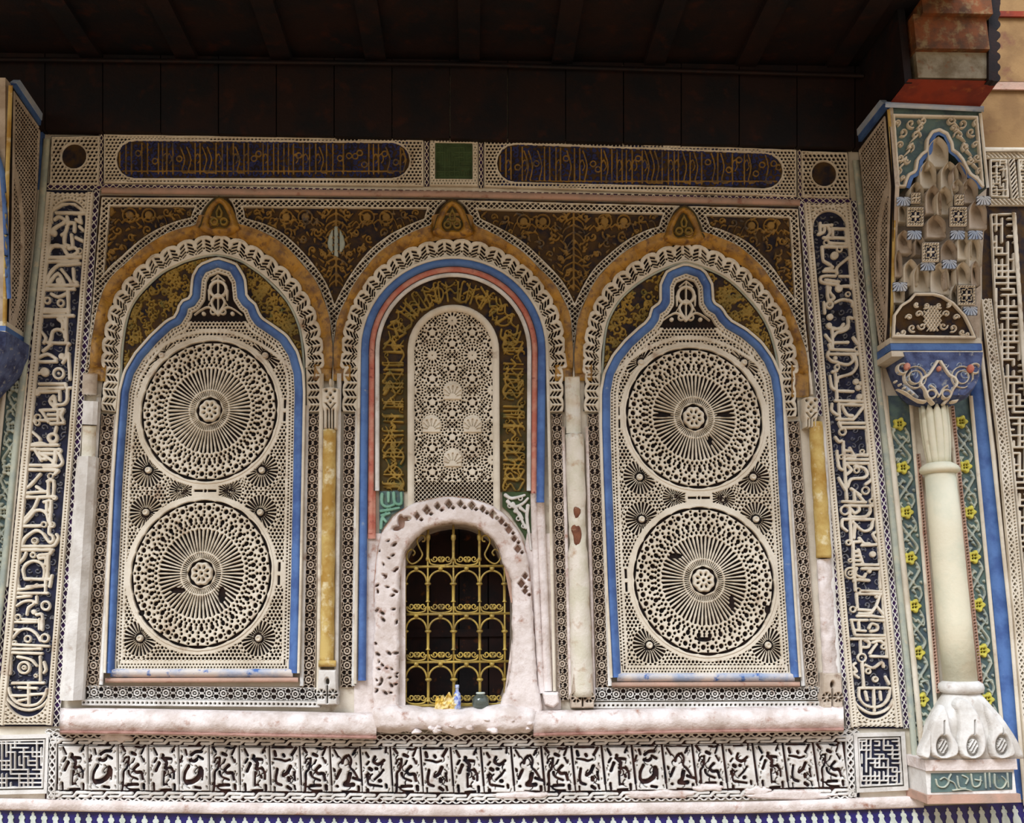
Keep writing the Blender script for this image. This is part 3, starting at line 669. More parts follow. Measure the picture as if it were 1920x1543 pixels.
# plain whitewashed band under the frieze
pb = sweep('plaster_band', [(-60, 1506), (400, 1514), (850, 1519), (1400, 1513), (1732, 1502)], [(-12, 0.0), (-12, 0.03), (-9, 0.036), (0, 0.037), (9, 0.036), (11, 0.0)], M['plaster'], None, ds=24, rough=0.002)
pb['label'] = 'plain whitewashed band between the carved frieze and the tile border'; pb['category'] = 'plaster band'
# ---------------------------------------------------------------- tile border of merlons
tb = thing('tile_border', 'blue and white glazed tile border of stepped merlons along the bottom', 'tile border', W1(850, 1560))
def ty(x): return np.interp(x, [-60, 0, 400, 850, 1400, 1910], [1514, 1516, 1527, 1531, 1524, 1505])
plate('blue_tile_ground', [(-60, 1514), (0, 1516), (400, 1527), (850, 1531), (1400, 1524), (1910, 1505), (1990, 1502), (1995, 1640), (-60, 1640)], 0.008, M['tileblue'], tb, 0.008)
mo = [(0, 4), (2.6, 8), (2.2, 11), (5, 13), (6, 17), (4, 20), (4.5, 24), (7.5, 30), (8.5, 40), (-8.5, 40), (-7.5, 30), (-4.5, 24), (-4, 20), (-6, 17), (-5, 13), (-2.2, 11), (-2.6, 8)]
ref = None
for i in range(96):
    x = -22 + i * 20.9
    if x > 1930: break
    p = W1(x, float(ty(x)), 0.013)
    if ref is None:
        ref = plate('merlon_tile', [(x + a, float(ty(x)) + b) for a, b in mo], 0.013, M['tilewhite'], tb, 0.006); rp0 = p
    else: copyobj(ref, p - rp0)
dado = boxw('trim_1', (-4, -0.004, 0), (4, 0.0, float(W1(850, 1600)[2])), M['tilewhite']); struct(dado)
# ================================================================ top band : cartouches
def rr_poly(x0, x1, y0a, y0b, y1a, y1b, r, n=8):
    """stadium-ended strip; y at left (a) and right (b)"""
    P = []
    for k in range(n + 1):
        a = -math.pi / 2 - math.pi * k / n; P.append((x0 + r + r * math.cos(a), (y0a + y1a) / 2 + (y1a - y0a) / 2 * math.sin(a)))
    for k in range(n + 1):
        a = math.pi / 2 - math.pi * k / n; P.append((x1 - r + r * math.cos(a), (y0b + y1b) / 2 + (y1b - y0b) / 2 * math.sin(a)))
    return P
def lacefield(cv, pitch, r, jit=0.0):
    px = pitch; py = pitch * 0.866
    j = np.round(cv.Y / py); xx = (cv.X + (j % 2) * px / 2); i = np.round(xx / px)
    a = np.hypot(xx - i * px, cv.Y - j * py)
    return a - r
def box_plate(name, outer, hole, parent, m, pitch=7, r=2.35, d=0.024, h=0.02, rim=3, hr=3):
    xs = [p[0] for p in outer]; ys = [p[1] for p in outer]
    cv = Canvas(min(xs) - 2, max(xs) + 2, min(ys) - 2, max(ys) + 2, 1.35)
    Fo = -polysdf(cv.X, cv.Y, outer); Fh = polysdf(cv.X, cv.Y, hole)
    D = lacefield(cv, pitch, r); D = np.where((Fo < rim) | (Fh < hr), 9, D)
    F = np.minimum(np.minimum(Fo, Fh), D)
    return relief(name, cv, F, wall(d), h, m, parent, dome=1.2, edge=0.6)
def kufic_fill(name, poly, parent, m, seed, d=0.022, h=0.012, pitch=11):
    xs = [p[0] for p in poly]; ys = [p[1] for p in poly]; rg = random.Random(seed)
    x0, x1, y0, y1 = min(xs), max(xs), min(ys), max(ys); H = y1 - y0
    cv = Canvas(x0, x1, y0, y1, 1.5); x = x0 + 6
    while x < x1 - 6:
        k = rg.random()
        if k < 0.55:
            cv.stroke([(x, y0 + 5), (x, y1 - 8)], 3.2)
            if rg.random() < 0.5: cv.stroke(smooth_line([(x, y0 + H * 0.45), (x + 5, y0 + H * 0.35), (x + 9, y0 + H * 0.5), (x + 5, y0 + H * 0.6)], 3), 2.4)
        elif k < 0.8: cv.ring(x + 2, y0 + H * rg.uniform(0.3, 0.7), 5, 3)
        else: cv.stroke(smooth_line([(x - 5, y0 + 12), (x + 3, y0 + H / 2), (x - 2, y1 - 12), (x + 9, y1 - 10)], 3), 3)
        x += pitch * rg.uniform(0.7, 1.1)
    cv.stroke([(x0 + 8, y1 - 13), (x1 - 8, y1 - 13)], 3)
    F = np.minimum(-cv.D, -polysdf(cv.X, cv.Y, poly) - 2)
    return relief(name, cv, F, wall(d), h, m, parent, dome=1.6, kind='stuff')
tslope = 0.0225
for i, (xa, xb, lab) in enumerate(((194, 794, 'long round-ended dark cartouche panel at the top, left of the green square'), (908, 1494, 'long round-ended dark cartouche panel at the top, right of the green square'))):
    ya = 251 if i == 0 else 258; yb = 260 if i == 0 else 280
    outer = [(xa, ya), (xb, yb), (xb, yb + 88), (xa, ya + 91)]
    hole = rr_poly(xa + 24, xb - 26, ya + 12, yb + 7, ya + 82, yb + 73 if i == 0 else yb + 72, 34)
    t = thing('cartouche_panel', lab, 'cartouche', W1((xa + xb) / 2, ya + 90))
    plate('ground', outer, 0.014, M['dark'], t, 0.01)
    plate('painted_field', hole, 0.0145, M['brown'], t)
    box_plate('pierced_frame', outer, hole, t, M['stucco'])
    kufic_fill('raised_lettering', hole, t, M['bronze'], 11 + i)
    vines('carved_foliage', xa + 28, xb - 28, ya + 12, yb + 74, (lambda y, a=xa: y * 0 + a + 30, lambda y, b=xb: y * 0 + b - 30), t, M['navy'], 31 + i, d=0.019, h=0.006, pitch=17, lw=3.2)
t = thing('green_square_panel', 'small green square panel between the two dark cartouches', 'square panel', W1(850, 347))
sq = [(806, 259), (896, 261), (896, 348), (806, 347)]; sh = [(816, 267), (886, 268), (886, 335), (816, 334)]
plate('ground', sq, 0.013, M['green'], t, 0.01); box_plate('pierced_frame', sq, sh, t, M['stucco'], 6, 1.3, rim=2, hr=2)
maze('raised_lettering', sh, t, M['green'], 9, 3.2, 8, d=0.018, h=0.006)
for lab, P, c in (('plain carved square with a dark round recess, top left corner', [(96, 255), (186, 254), (184, 345), (92, 345)], (138, 292)),
                  ('plain carved square with a dark round recess, top right corner', [(1503, 282), (1590, 285), (1594, 371), (1505, 369)], (1546, 325))):
    t = thing('corner_roundel_panel', lab, 'corner panel', W1(c[0], P[2][1]))
    hole = [(c[0] + 23 * math.cos(a), c[1] + 23 * math.sin(a)) for a in np.linspace(0, 2 * math.pi, 25)[:-1]]
    plate('ground', P, 0.013, M['dark'], t, 0.01); plate('round_recess', hole, 0.0135, M['brown'], t)
    box_plate('pierced_plate', P, hole, t, M['stucco'], 8, 2.8)
# dark separators with fine lattice
sp = thing('lattice_band', 'dark sunken band with fine crossed lines framing the cartouches', 'lattice band', W1(850, 352))
for A, B, w_ in (((88, 349), (1596, 377), 12), ((188, 252), (186, 1372), 0), ((800, 257), (800, 349), 8), ((902, 259), (902, 352), 8), ((1499, 280), (1501, 372), 8), ((190, 252), (188, 349), 8), ((90, 243), (1594, 277), 9)):
    if w_ == 0: continue
    A = np.array(A, float); B = np.array(B, float); t_ = (B - A) / np.hypot(*(B - A)); n_ = np.array([t_[1], -t_[0]]) * w_ / 2
    plate('sunken_ground', [tuple(A + n_), tuple(B + n_), tuple(B - n_), tuple(A - n_)], 0.0115, M['purple'] if w_ != 9 else M['dark'], sp)
    lattice('crossed_lines', A, B, w_, 13, 1.1, 0.016, 0.006, M['stucco'], sp, rim=0.5)
A = lattice('lattice_row_lower', (84, 1372), (1612, 1368), 11, 16, 1.4, 0.016, 0.01, M['stucco_cool'], sp, rim=0.5); A.name = 'crossed_lines'
pr = sweep('plaster_rail', [(190, 357), (850, 364), (1500, 380)], [(-6, 0), (-6, 0.02), (0, 0.027), (6, 0.02), (6, 0)], M['pinkish'], None, ds=50)
tagt(pr, 'thin pinkish plaster rail under the cartouches', 'plaster rail')

# ================================================================ arches (outlines taken as points on the wall)
G1 = [(168,690),(172,638),(179,598),(189,557),(202,530),(218,510),(236,494),(270,464),(303,443),(337,429),(368,420),(376,403),(387,384),(410,366),(430,374),(440,395),(448,420),(489,434),(522,451),(556,483),(586,520),(603,551),(617,598),(622,640),(623,690)]
G2 = [(626,690),(627,640),(633,601),(648,564),(671,523),(702,483),(735,456),(762,441),(789,429),(809,420),(814,402),(826,382),(847,372),(868,382),(881,402),(889,420),(917,435),(944,449),(975,469),(1008,500),(1039,533),(1059,567),(1069,597),(1073,640),(1074,690)]
G3 = [(1078,690),(1079,640),(1086,594),(1101,557),(1124,517),(1151,490),(1185,463),(1219,446),(1247,436),(1256,414),(1266,394),(1281,384),(1297,392),(1310,412),(1322,436),(1350,446),(1387,463),(1414,486),(1438,513),(1461,547),(1478,571),(1495,611),(1510,655),(1516,700),(1520,735)]
I1 = [(224,735),(226,682),(230,632),(239,588),(252,562),(270,540),(303,510),(330,496),(354,486),(404,476),(448,486),(475,502),(499,520),(539,562),(560,604),(568,640),(572,690),(573,735)]
I2 = [(673,730)] + [(850 + 175 * math.cos(a), 658 - 174 * math.sin(a)) for a in np.linspace(math.pi, 0, 19)] + [(1027,730)]
I3 = [(1126,740),(1128,690),(1131,640),(1139,600),(1158,565),(1182,540),(1219,515),(1256,498),(1286,490),(1323,501),(1364,521),(1401,555),(1434,598),(1452,643),(1461,692),(1465,740)]
ARCH = [(G1, I1, (398, 690), 'leftmost'), (G2, I2, (850, 690), 'middle'), (G3, I3, (1297, 700), 'rightmost')]
NS = 22
def polar(P, c, n):
    p = np.array(P, float); a = np.arctan2(-(p[:, 1] - c[1]), p[:, 0] - c[0]); r = np.hypot(p[:, 0] - c[0], p[:, 1] - c[1])
    o = np.argsort(a); t = np.linspace(0, math.pi, n)
    return t, np.interp(t, a[o], r[o])
DL = 0.030
for gi, (G, I, c, pos) in enumerate(ARCH):
    # ogee tip removed for the band itself
    Gs = [g for g in G if not (abs(g[0] - (410, 848, 1283)[gi]) < 32 and g[1] < 417)]
    t, rI = polar(I, c, 441); _, rG = polar(smooth_line(Gs, 4), c, 441); _, rGo = polar(smooth_line(G, 4), c, 441)
    th = thing('scalloped_arch', {'leftmost': 'ochre scalloped arch with white pierced lace, left end', 'middle': 'ochre scalloped arch with white pierced lace over the grilled window', 'rightmost': 'ochre scalloped arch with white pierced lace, right end'}[pos], 'arch', W1(c[0], c[1]), 'three scalloped arches in a row')
    LW = 35.0
    sc = lambda a: np.abs(np.sin(NS * a / 2))
    # gold cavetto : from lace (low) up to its outer lip
    V = []; K = 9; n = len(t)
    for k in range(K):
        q = k / (K - 1)
        r0 = rI + LW - 7; r1 = rG + 1.5 * (sc(t) - 0.5)
        r = r0 + (r1 - r0) * q
        lob = sc(t) ** 0.7
        d = 0.013 + 0.044 * (q ** 1.7) + 0.026 * lob * math.sin(math.pi * min(1, max(0, q - 0.1) * 1.1)) ** 1.5
        V.append(W(c[0] + r * np.cos(t), c[1] - r * np.sin(t), d))
    V = np.stack(V, 1).reshape(-1, 3)
    Fq = [[i * K + k, i * K + k + 1, (i + 1) * K + k + 1, (i + 1) * K + k] for i in range(n - 1) for k in range(K - 1)]
    mk('ochre_moulding', V, [Fq], M['gold'], th, smooth=True)
    # straight feet of the gold band are wider, they run down beside the colonnettes
    # lace band
    tm = t
    def mp(x, y, c=c, t=t, rI=rI):
        a = x / 1000.0; r = np.interp(a, t, rI) + y
        return c[0] + r * np.cos(a), c[1] - r * np.sin(a)
    rm = float(np.mean(rI)); cvl = Canvas(0, math.pi * 1000, -0.5, LW + 6, 1.3); 
    # anisotropic grid: angular units are scaled to picture px
    sx_ = rm / 1000.0
    cvl = Canvas(0, math.pi * rm, -0.5, LW + 5, 1.3)
    def mp2(x, y, c=c, t=t, rI=rI, rm=rm):
        a = x / rm; r = np.interp(a, t, rI) + y
        return c[0] + r * np.cos(a), c[1] - r * np.sin(a)
    a = cvl.X / rm; unit = math.pi * rm / NS
    u = (cvl.X % unit) - unit / 2; un = u / (unit / 2)
    edge = LW - 5.0 + 7.5 * np.sqrt(np.clip(1 - un ** 2, 0, 1))
    F = np.minimum(edge - cvl.Y, cvl.Y)
    S = np.full(F.shape, 9.0)
    for hgt, w_, lim in ((25.5, 4.2, 0.74), (18.8, 4.0, 0.84), (12.6, 3.4, 0.88), (7.2, 2.6, 0.72)):
        yy = hgt + 4.5 - 9.0 * np.abs(un) ** 1.1
        slot = np.maximum(np.abs(cvl.Y - yy) * 0.88 - w_ / 2, np.maximum((0.16 - np.abs(un)), (np.abs(un) - lim)) * unit / 2)
        S = np.minimum(S, slot)
    tri = np.hypot(u, (cvl.Y - 14) * 0.8) - 1.6; S = np.minimum(S, tri)
    un2 = np.minimum(np.abs(u - unit / 2), np.abs(u + unit / 2)); S = np.minimum(S, np.hypot(un2, cvl.Y - 12.5) - 1.9); S = np.minimum(S, np.hypot(un2, cvl.Y - 6) - 1.5)
    F = np.minimum(F, S)
    relief('pierced_lace_band', cvl, F, mapped(DL, mp2), 0.020, M['stucco'], th, dome=1.0, edge=0.75)
    # dark ground behind the lace, recess shade put in as colour
    V = np.stack([W(c[0] + (rI + o) * np.cos(t), c[1] - (rI + o) * np.sin(t), 0.017) for o in (0, LW)], 1).reshape(-1, 3)
    mk('lace_ground', V, [[[i * 2, i * 2 + 1, i * 2 + 3, i * 2 + 2] for i in range(n - 1)]], M['dark'], th)
    # apex niche : pointed hollow with trefoil
    ax = (410, 848, 1283)[gi]; top = (366, 372, 384)[gi]
    tip = [(ax - 36, top + 62), (ax - 34, top + 52), (ax - 29, top + 34), (ax - 19, top + 15), (ax, top + 1), (ax + 19, top + 13), (ax + 28, top + 32), (ax + 35, top + 52), (ax + 37, top + 62), (ax, top + 70)]
    tip = smooth_line(tip, 3, True)
    cva = Canvas(ax - 42, ax + 42, top - 4, top + 76, 1.6)
    D = -polysdf(cva.X, cva.Y, tip)
    inn = -polysdf(cva.X, cva.Y, smooth_line([(ax - 19, top + 48), (ax - 15, top + 34), (ax, top + 12), (ax + 15, top + 34), (ax + 19, top + 48), (ax + 12, top + 58), (ax, top + 56), (ax - 12, top + 58)], 3, True))
    relief('apex_niche', cva, np.minimum(D, -inn), wall(0.074), 0.05, M['gold'], th, dome=9, edge=0.5)
    plate('apex_ground', tip, 0.056, M['olive'], th)
    for (a_, b_, r_) in ((-9, 48, 9), (9, 48, 9), (0, 32, 8)):
        cvb = Canvas(ax + a_ - 13, ax + a_ + 13, top + b_ - 18, top + b_ + 14, 1.4)
        if b_ == 32: cvb.poly([(ax, top + 16), (ax + 7, top + 30), (ax + 5, top + 42), (ax - 5, top + 42), (ax - 7, top + 30)]); cvb.D = np.abs(cvb.D + 2) - 2
        else: cvb.ring(ax + a_, top + b_, r_ - 3, 4)
        relief('trefoil_lobe', cvb, -cvb.D, wall(0.072), 0.022, M['goldgreen'], th, dome=2.5)

for gi, (xl, xr) in enumerate(((183, 606), (641, 1057), (1094, 1500))):
    th = [o for o in C.objects if o.name.startswith('scalloped_arch')][gi]
    for x_, y_1 in ((xl, 714), (xr, 714 if gi < 2 else 745)):
        sweep('ochre_foot', [(x_, 684), (x_ - (2 if gi == 0 else 0), y_1)], [(-17, 0), (-16, 0.034), (-6, 0.018), (6, 0.018), (16, 0.034), (17, 0)], M['gold'], th, ds=10)
# ---------------------------------------------------------------- spandrels : lattice border and carved foliage field
spd = thing('spandrel_panel', 'ochre and brown foliage spandrels with white lattice edging over the arches', 'spandrel panel', W1(850, 690))
OUT = [(190, 366), (850, 372), (1496, 388), (1506, 560), (1524, 735), (1505, 740), (160, 700), (172, 560)]
ground_pts = [(186, 366), (850, 372), (1498, 388), (1510, 560), (1524, 700), (1440, 700), (160, 700), (172, 560)]
cv = Canvas(158, 1530, 362, 740, 1.45)
dG = np.full(cv.X.shape, 1e3)
for G, I, c, pos in ARCH:
    P = smooth_line(G, 4); P = P + [(P[-1][0], 760), (P[0][0], 760)]
    i0, i1 = int((min(p[0] for p in P) - 60 - cv.x0) / cv.step), int((max(p[0] for p in P) + 60 - cv.x0) / cv.step)
    i0 = max(0, i0); s_ = (slice(None), slice(i0, i1))
    dG[s_] = np.minimum(dG[s_], polysdf(cv.X[s_], cv.Y[s_], P))
dO = -polysdf(cv.X, cv.Y, [(190, 369), (850, 374), (1497, 391), (1510, 600), (1528, 760), (1500, 760), (150, 760), (170, 600)])
dd = np.minimum(dG, dO)
BW = 16.5
inb = np.minimum(dd, BW - dd)
hx = ((cv.X - cv.Y * 0.03) / 10.4); hy = cv.Y / 9.4
a_ = np.abs(((hx + hy) % 1) - 0.5); b_ = np.abs(((hx - hy) % 1) - 0.5)
hole = (0.5 - 0.0 * a_); diam = np.maximum(a_, b_)
hol = (diam - 0.37) * 10
Fb = np.minimum(inb, np.where(inb < 2.6, 9, np.minimum(9, hol)))
Fb = np.where(dd > BW, BW - dd, Fb)
relief('lattice_edging', cv, Fb, wall(0.032), 0.024, M['stucco'], spd, dome=0.9, edge=0.75)
Fbd = np.minimum(dd, BW - dd) - 0.8
relief('lattice_ground', cv, Fbd, wall(0.024), 0.014, M['dark'], spd)
cvg = Canvas(164, 1526, 364, 740, 6)
dgg = polysdf(cvg.X, cvg.Y, ground_pts)
relief('field_ground', cvg, -dgg, wall(0.012), 0.010, M['brown'], spd)
# foliage : scrolls and rosettes mirrored about each valley
cf = Canvas(190, 1500, 374, 640, 1.6)
rg = random.Random(3)
def scroll(cv, x, y, r, a0, sg, w):
    P = [(x + r * (1 - k / 15) * math.cos(a0 + sg * k * 0.5), y + r * (1 - k / 15) * math.sin(a0 + sg * k * 0.5)) for k in range(13)]
    cv.stroke(P, w, w * 0.7); cv.disc(P[-1][0], P[-1][1], w * 0.7)
for axx, ylo in ((630, 384), (1076, 392), (184, 380), (1504, 400)):
    for s in (-1, 1):
        for (dx, dy, r, a0, sg) in ((58, 22, 10, 0.5, 1), (94, 22, 9, 2, -1), (128, 16, 8, 1, 1), (36, 50, 9, 3, -1), (62, 62, 8, 1, 1), (92, 50, 9, 2.4, 1), (26, 92, 8, 2, 1), (44, 84, 7, 0, -1), (120, 40, 7, 0, 1), (22, 14, 8, 4, -1), (150, 14, 7, 3, 1), (12, 118, 6, 1, 1), (74, 84, 6, 2, -1), (170, 18, 6, 0, 1)):
            if (dx, dy) in ((58, 22), (94, 22)):
                cf.ring(axx + s * dx, ylo + dy, r + 3, 3.0); cf.disc(axx + s * dx, ylo + dy, 7.5)
            else: scroll(cf, axx + s * dx, ylo + dy, r, a0 if s > 0 else math.pi - a0, sg * s, 3.4)
        for yy in range(8, 150, 14):
            x_ = 6 + 10 * abs(math.sin(yy / 22)); cf.stroke(smooth_line([(axx, ylo + yy - 8), (axx + s * x_, ylo + yy), (axx + s * (x_ + 5), ylo + yy + 9)], 3), 3.6, 2)
            cf.stroke([(axx + s * (x_ + 8), ylo + yy), (axx + s * (x_ + 18), ylo + yy - 8)], 4.5, 1)
        for k in range(9):
            cf.stroke(smooth_line([(axx + s * (30 + 14 * k), ylo + 38 - 2 * k), (axx + s * (38 + 14 * k), ylo + 30 - k), (axx + s * (44 + 14 * k), ylo + 38)], 3), 3, 1.5)
    cf.stroke([(axx, ylo + 4), (axx, ylo + 150)], 4)
for k in range(1500):                                     # small leaves filling the ground
    x = rg.uniform(200, 1490); y = rg.uniform(380, 620); a = rg.uniform(0, 6.28)
    cf.stroke([(x, y), (x + 8 * math.cos(a), y + 8 * math.sin(a))], 4.6, 1.2)
dGf = np.full(cf.X.shape, 1e3)
for G, I, c, pos in ARCH:
    P = smooth_line(G, 2); P = P + [(P[-1][0], 760), (P[0][0], 760)]; dGf = np.minimum(dGf, polysdf(cf.X, cf.Y, P))
dOf = -polysdf(cf.X, cf.Y, [(190, 369), (850, 374), (1497, 391), (1510, 600), (1528, 760), (150, 760), (170, 600)])
relief('carved_foliage', cf, np.minimum(-cf.D, np.minimum(dGf, dOf) - BW - 1), wall(0.026), 0.014, M['bronze'], spd, dome=2.4, edge=0.35)
for (x, y) in ((630, 452),):
    cvk = Canvas(x - 20, x + 20, y - 34, y + 34, 1.5)
    cvk.poly(smooth_line([(x, y - 30), (x + 13, y - 12), (x + 16, y + 8), (x + 8, y + 22), (x, y + 30), (x - 8, y + 22), (x - 16, y + 8), (x - 13, y - 12)], 3, True))
    Fk = -cvk.D; Fk = np.minimum(Fk, np.abs(np.abs(cvk.X - x) - 5) - 1.2)
    relief('green_palmette', cvk, Fk, wall(0.026), 0.016, M['sage'], spd, dome=3, label='pale green palmette')

# ================================================================ the two side niches with medallions
def medallion_S(r, th):
    """holes of one medallion (negative = pierced); r, th in its own frame, outer radius 131"""
    S = np.full(r.shape, 9.0)
    def ring(n, rad, hr, ho=0.0, el=1.0):
        k = 2 * math.pi / n; arc = (((th + ho * k) % k) - k / 2) * np.maximum(r, 1)
        return np.hypot(arc, (r - rad) / el) - hr
    S = np.minimum(S, np.abs(r - 22.3) - 1.9 - 0.9 * np.cos(8 * th))
    S = np.minimum(S, r - 2.4); S = np.minimum(S, ring(8, 11.5, 1.9, 0, 1.5))
    k = 2 * math.pi / 60
    arc = np.abs(((th % k) - k / 2) * r)
    S = np.minimum(S, np.maximum(arc - (0.1 + 0.016 * (r - 26)), np.maximum(27.5 - r, r - 36.5)))
    S = np.minimum(S, np.maximum(arc - (0.35 + 0.038 * (r - 40)), np.maximum(40 + 2 * np.cos(30 * th) - r, r - (79 + 1.5 * np.cos(30 * th)))))
    for n, rad, hr, ho, el in ((60, 85.5, 2.0, 0.5, 1.2), (60, 91, 2.1, 0, 1.0), (30, 98, 3.5, 0.25, 1.2), (60, 97, 1.5, 0.0, 1.6), (60, 104.5, 2.2, 0.5, 1.0), (44, 111, 2.1, 0.5, 1.0), (44, 118.2, 3.9, 0, 1.0), (44, 118.2, 1.4, 0.5, 1.0), (44, 124.6, 1.9, 0.5, 1.0)):
        S = np.minimum(S, ring(n, rad, hr, ho, el))
    k = 2 * math.pi / 22; fr_ = ((th % k) / k)
    S = np.minimum(S, np.maximum(np.abs(r - 129.6) - 2.2 * np.sin(math.pi * fr_) ** 0.5, np.abs(fr_ - 0.5) * 0 - 9))
    return S
class Loc:
    def __init__(s, cx, cy, slope, sgn): s.cx, s.cy, s.sl = cx, cy, slope
    def px(s, u, v):
        u = np.asarray(u, float); v = np.asarray(v, float)
        y = s.cy + v + 0.5 * 0.000185 * v * v; return s.cx + s.sl * (y - s.cy) + u * (0.97 + 0.0001 * v), y
    def uv(s, x, y):
        k = 0.000185; dy = y - s.cy; v = (-1 + np.sqrt(np.maximum(0.01, 1 + 2 * k * dy))) / k
        return (x - s.cx - s.sl * dy) / (0.97 + 0.0001 * v), v
KL = [(207,1262),(213,1100),(222,900),(229,800),(234,735),(243,700),(262,668),(290,636),(318,610),(334,602),(343,587),(346,573),(360,568),(368,556),(371,522),(380,505),(408,494),(436,503),(449,525),(452,556),(460,568),(470,576),(476,592),(484,604),(505,618),(530,636),(548,664),(558,700),(560,735),(557,900),(553,1100),(549,1262)]
def KR():
    O = [(1157,1270),(1148,1100),(1140,900),(1137,800),(1137,735),(1143,702),(1158,672),(1180,645),(1205,622),(1218,612),(1228,598),(1231,584),(1242,577),(1249,566),(1249,535),(1258,516),(1286,505),(1313,514),(1325,535),(1327,566),(1334,577),(1346,584),(1354,598),(1366,610),(1394,626),(1420,648),(1440,676),(1453,706),(1459,745),(1467,900),(1479,1100),(1490,1270)]
    return O
def niche(label, K, loc, centres, bounds, reg, side, patch):
    t = thing('carved_niche', label, 'carved niche', W1(*loc.px(0, 500)))
    K2 = K
    # blue frame, drawn along the outline, bottom leg worn white
    inner = [(0, 0.012), (-1, 0.024), (1, 0.026)]
    body = K2
    sweep('blue_moulding', K2, [(8.5, 0.018), (8.5, 0.046), (4, 0.052), (0, 0.050), (-4.5, 0.040), (-7, 0.030), (-8, 0.012)][::-1], M['blue'], t, ds=7)
    sweep('white_fillet', K2, [(8, 0.01), (8, 0.055), (10.5, 0.058), (13, 0.055), (13, 0.01)][::-1], M['stucco'], t, ds=7)
    a, b = K2[0], K2[-1]
    sweep('sill_moulding', [a, b], [(-8, 0.012), (-7, 0.034), (0, 0.046), (6, 0.044), (8, 0.03), (8, 0.0)][::-1], M['blueworn'], t, ds=20)
    sweep('sill_fillet', [(a[0] - 10, a[1] + 14), (b[0] + 10, b[1] + 13)], [(-4, 0.01), (-4, 0.045), (2, 0.05), (5, 0.03), (5, 0)], M['pinkish'], t, ds=20)
    plate('dark_ground', [(x, y) for x, y in K2], 0.014, M['dark'], t, 0.012)
    xs = [p[0] for p in K2]; ys = [p[1] for p in K2]
    cv = Canvas(min(xs), max(xs), (640 if side == 0 else 652) - 50, max(ys) - 4, 1.22)
    B = -polysdf(cv.X, cv.Y, K2) - 7
    u, v = loc.uv(cv.X, cv.Y)
    S = np.full(cv.X.shape, 9.0)
    # background of fine holes
    hp, hv = 7.3, 6.3
    j = np.round(v / hv); uu = u + (j % 2) * hp / 2; i = np.round(uu / hp)
    base = np.hypot(uu - i * hp, v - j * hv) - 2.25
    bursts = [(-111, 111), (106, 111), (-111, 188), (106, 188), (-108, 412), (112, 412), (-98, -104), (104, -104)]
    nb = np.full(cv.X.shape, 1e3); tb_ = np.zeros(cv.X.shape)
    for bu, bv in bursts:
        r = np.hypot(u - bu, v - bv); m = r < nb; nb = np.where(m, r, nb); tb_ = np.where(m, np.arctan2(v - bv, u - bu), tb_)
    for bu, bv in ((-46, 149), (46, 149)):
        r = np.hypot(u - bu, v - bv) ; m = (r + 8 < nb); nb = np.where(m, r + 8, nb); tb_ = np.where(m, np.arctan2(v - bv, u - bu), tb_)
    k = 2 * math.pi / 24; arc = np.abs(((tb_ % k) - k / 2) * nb)
    bur = np.maximum(arc - (0.75 + 0.075 * (nb - 12)), np.maximum(12.5 - nb, nb - 31))
    bur = np.minimum(bur, np.hypot(((tb_ + k / 2) % k - k / 2) * nb, nb - 34.2) - 1.8)
    bur = np.minimum(bur, np.abs(nb - 7.5) - 1.1); bur = np.minimum(bur, np.maximum(arc - 0.5, np.maximum(9.5 - nb, nb - 12)))
    field = np.where(nb < 37, bur, base)
    rA = np.full(cv.X.shape, 1e3); tA = np.zeros(cv.X.shape)
    for mv in (0, 298):
        r = np.hypot(u, v - mv); m = r < rA; rA = np.where(m, r, rA); tA = np.where(m, np.arctan2(v - mv, u), tA)
    # octagonal strap round each medallion
    ko = 2 * math.pi / 8; oc = rA * np.cos(((tA + ko / 2 + ko / 2) % ko) - ko / 2)
    strap_out = np.minimum(rA - 139.5, 9 + 0 * rA)
    field = np.where(rA < 142.5, 9, field)
    lk = np.maximum(np.abs(v - 149) - 1.8, np.maximum(np.abs(np.abs(u) - 13) - 8, -9)); field = np.where(np.hypot(u, v - 149) < 26, np.minimum(lk, np.hypot(u, (v - 149)) - 2.5), field)
    for s_ in (-1, 1):
        for mv in (0, 298): field = np.where(np.hypot(u - s_ * 147, (v - mv) * 0.5) < 12, np.maximum(np.abs(u - s_ * 146) - 2.0, np.maximum(np.abs(np.abs(v - mv) - 12) - 8, -9)), field)
    S = np.minimum(S, field)
    # border: two rows of pin holes
    bb = B
    bw = 15
    dots = np.minimum(np.hypot((v % 6.0) - 3, (bb - 3.6)) - 1.25, np.hypot(((v + 3) % 6.0) - 3, (bb - 9.2)) - 1.25)
    vert = np.abs(u) > 128
    dots2 = np.minimum(np.hypot((u % 6.0) - 3, (bb - 3.6)) - 1.25, np.hypot(((u + 3) % 6.0) - 3, (bb - 9.2)) - 1.25)
    S = np.where(bb < bw, np.where(vert & (cv.Y < max(ys) - 22), dots, dots2), S); S = np.where((bb > 12.5) & (bb < bw), 9, S)
    # top : crown line under the finial
    crown = (v < -400)
    S = np.where(crown & (bb > 12.5), np.minimum(np.maximum(np.abs(v + 146 - u * u * 0.0035) - 2.2, np.abs((u % 18) - 9) - 6.5), 9), S)
    S = np.where(np.abs(v + 152 - u * u * 0.003) < 3.5, 9, S)
    F = np.minimum(B, S - 0.38); F = np.minimum(F, rA - 134.5)
    wear = 0.35 * wob(cv.X, cv.Y, 0.8, side)
    F = np.where(F < 3, F + wear * 0.5, F)
    F = np.minimum(F, cv.Y - (cv.Y.min() + 12) + u * u * 0 )
    relief('pierced_lace_field', cv, F, wall(0.026), 0.016, M['stucco'], t, dome=0.9, edge=0.75)
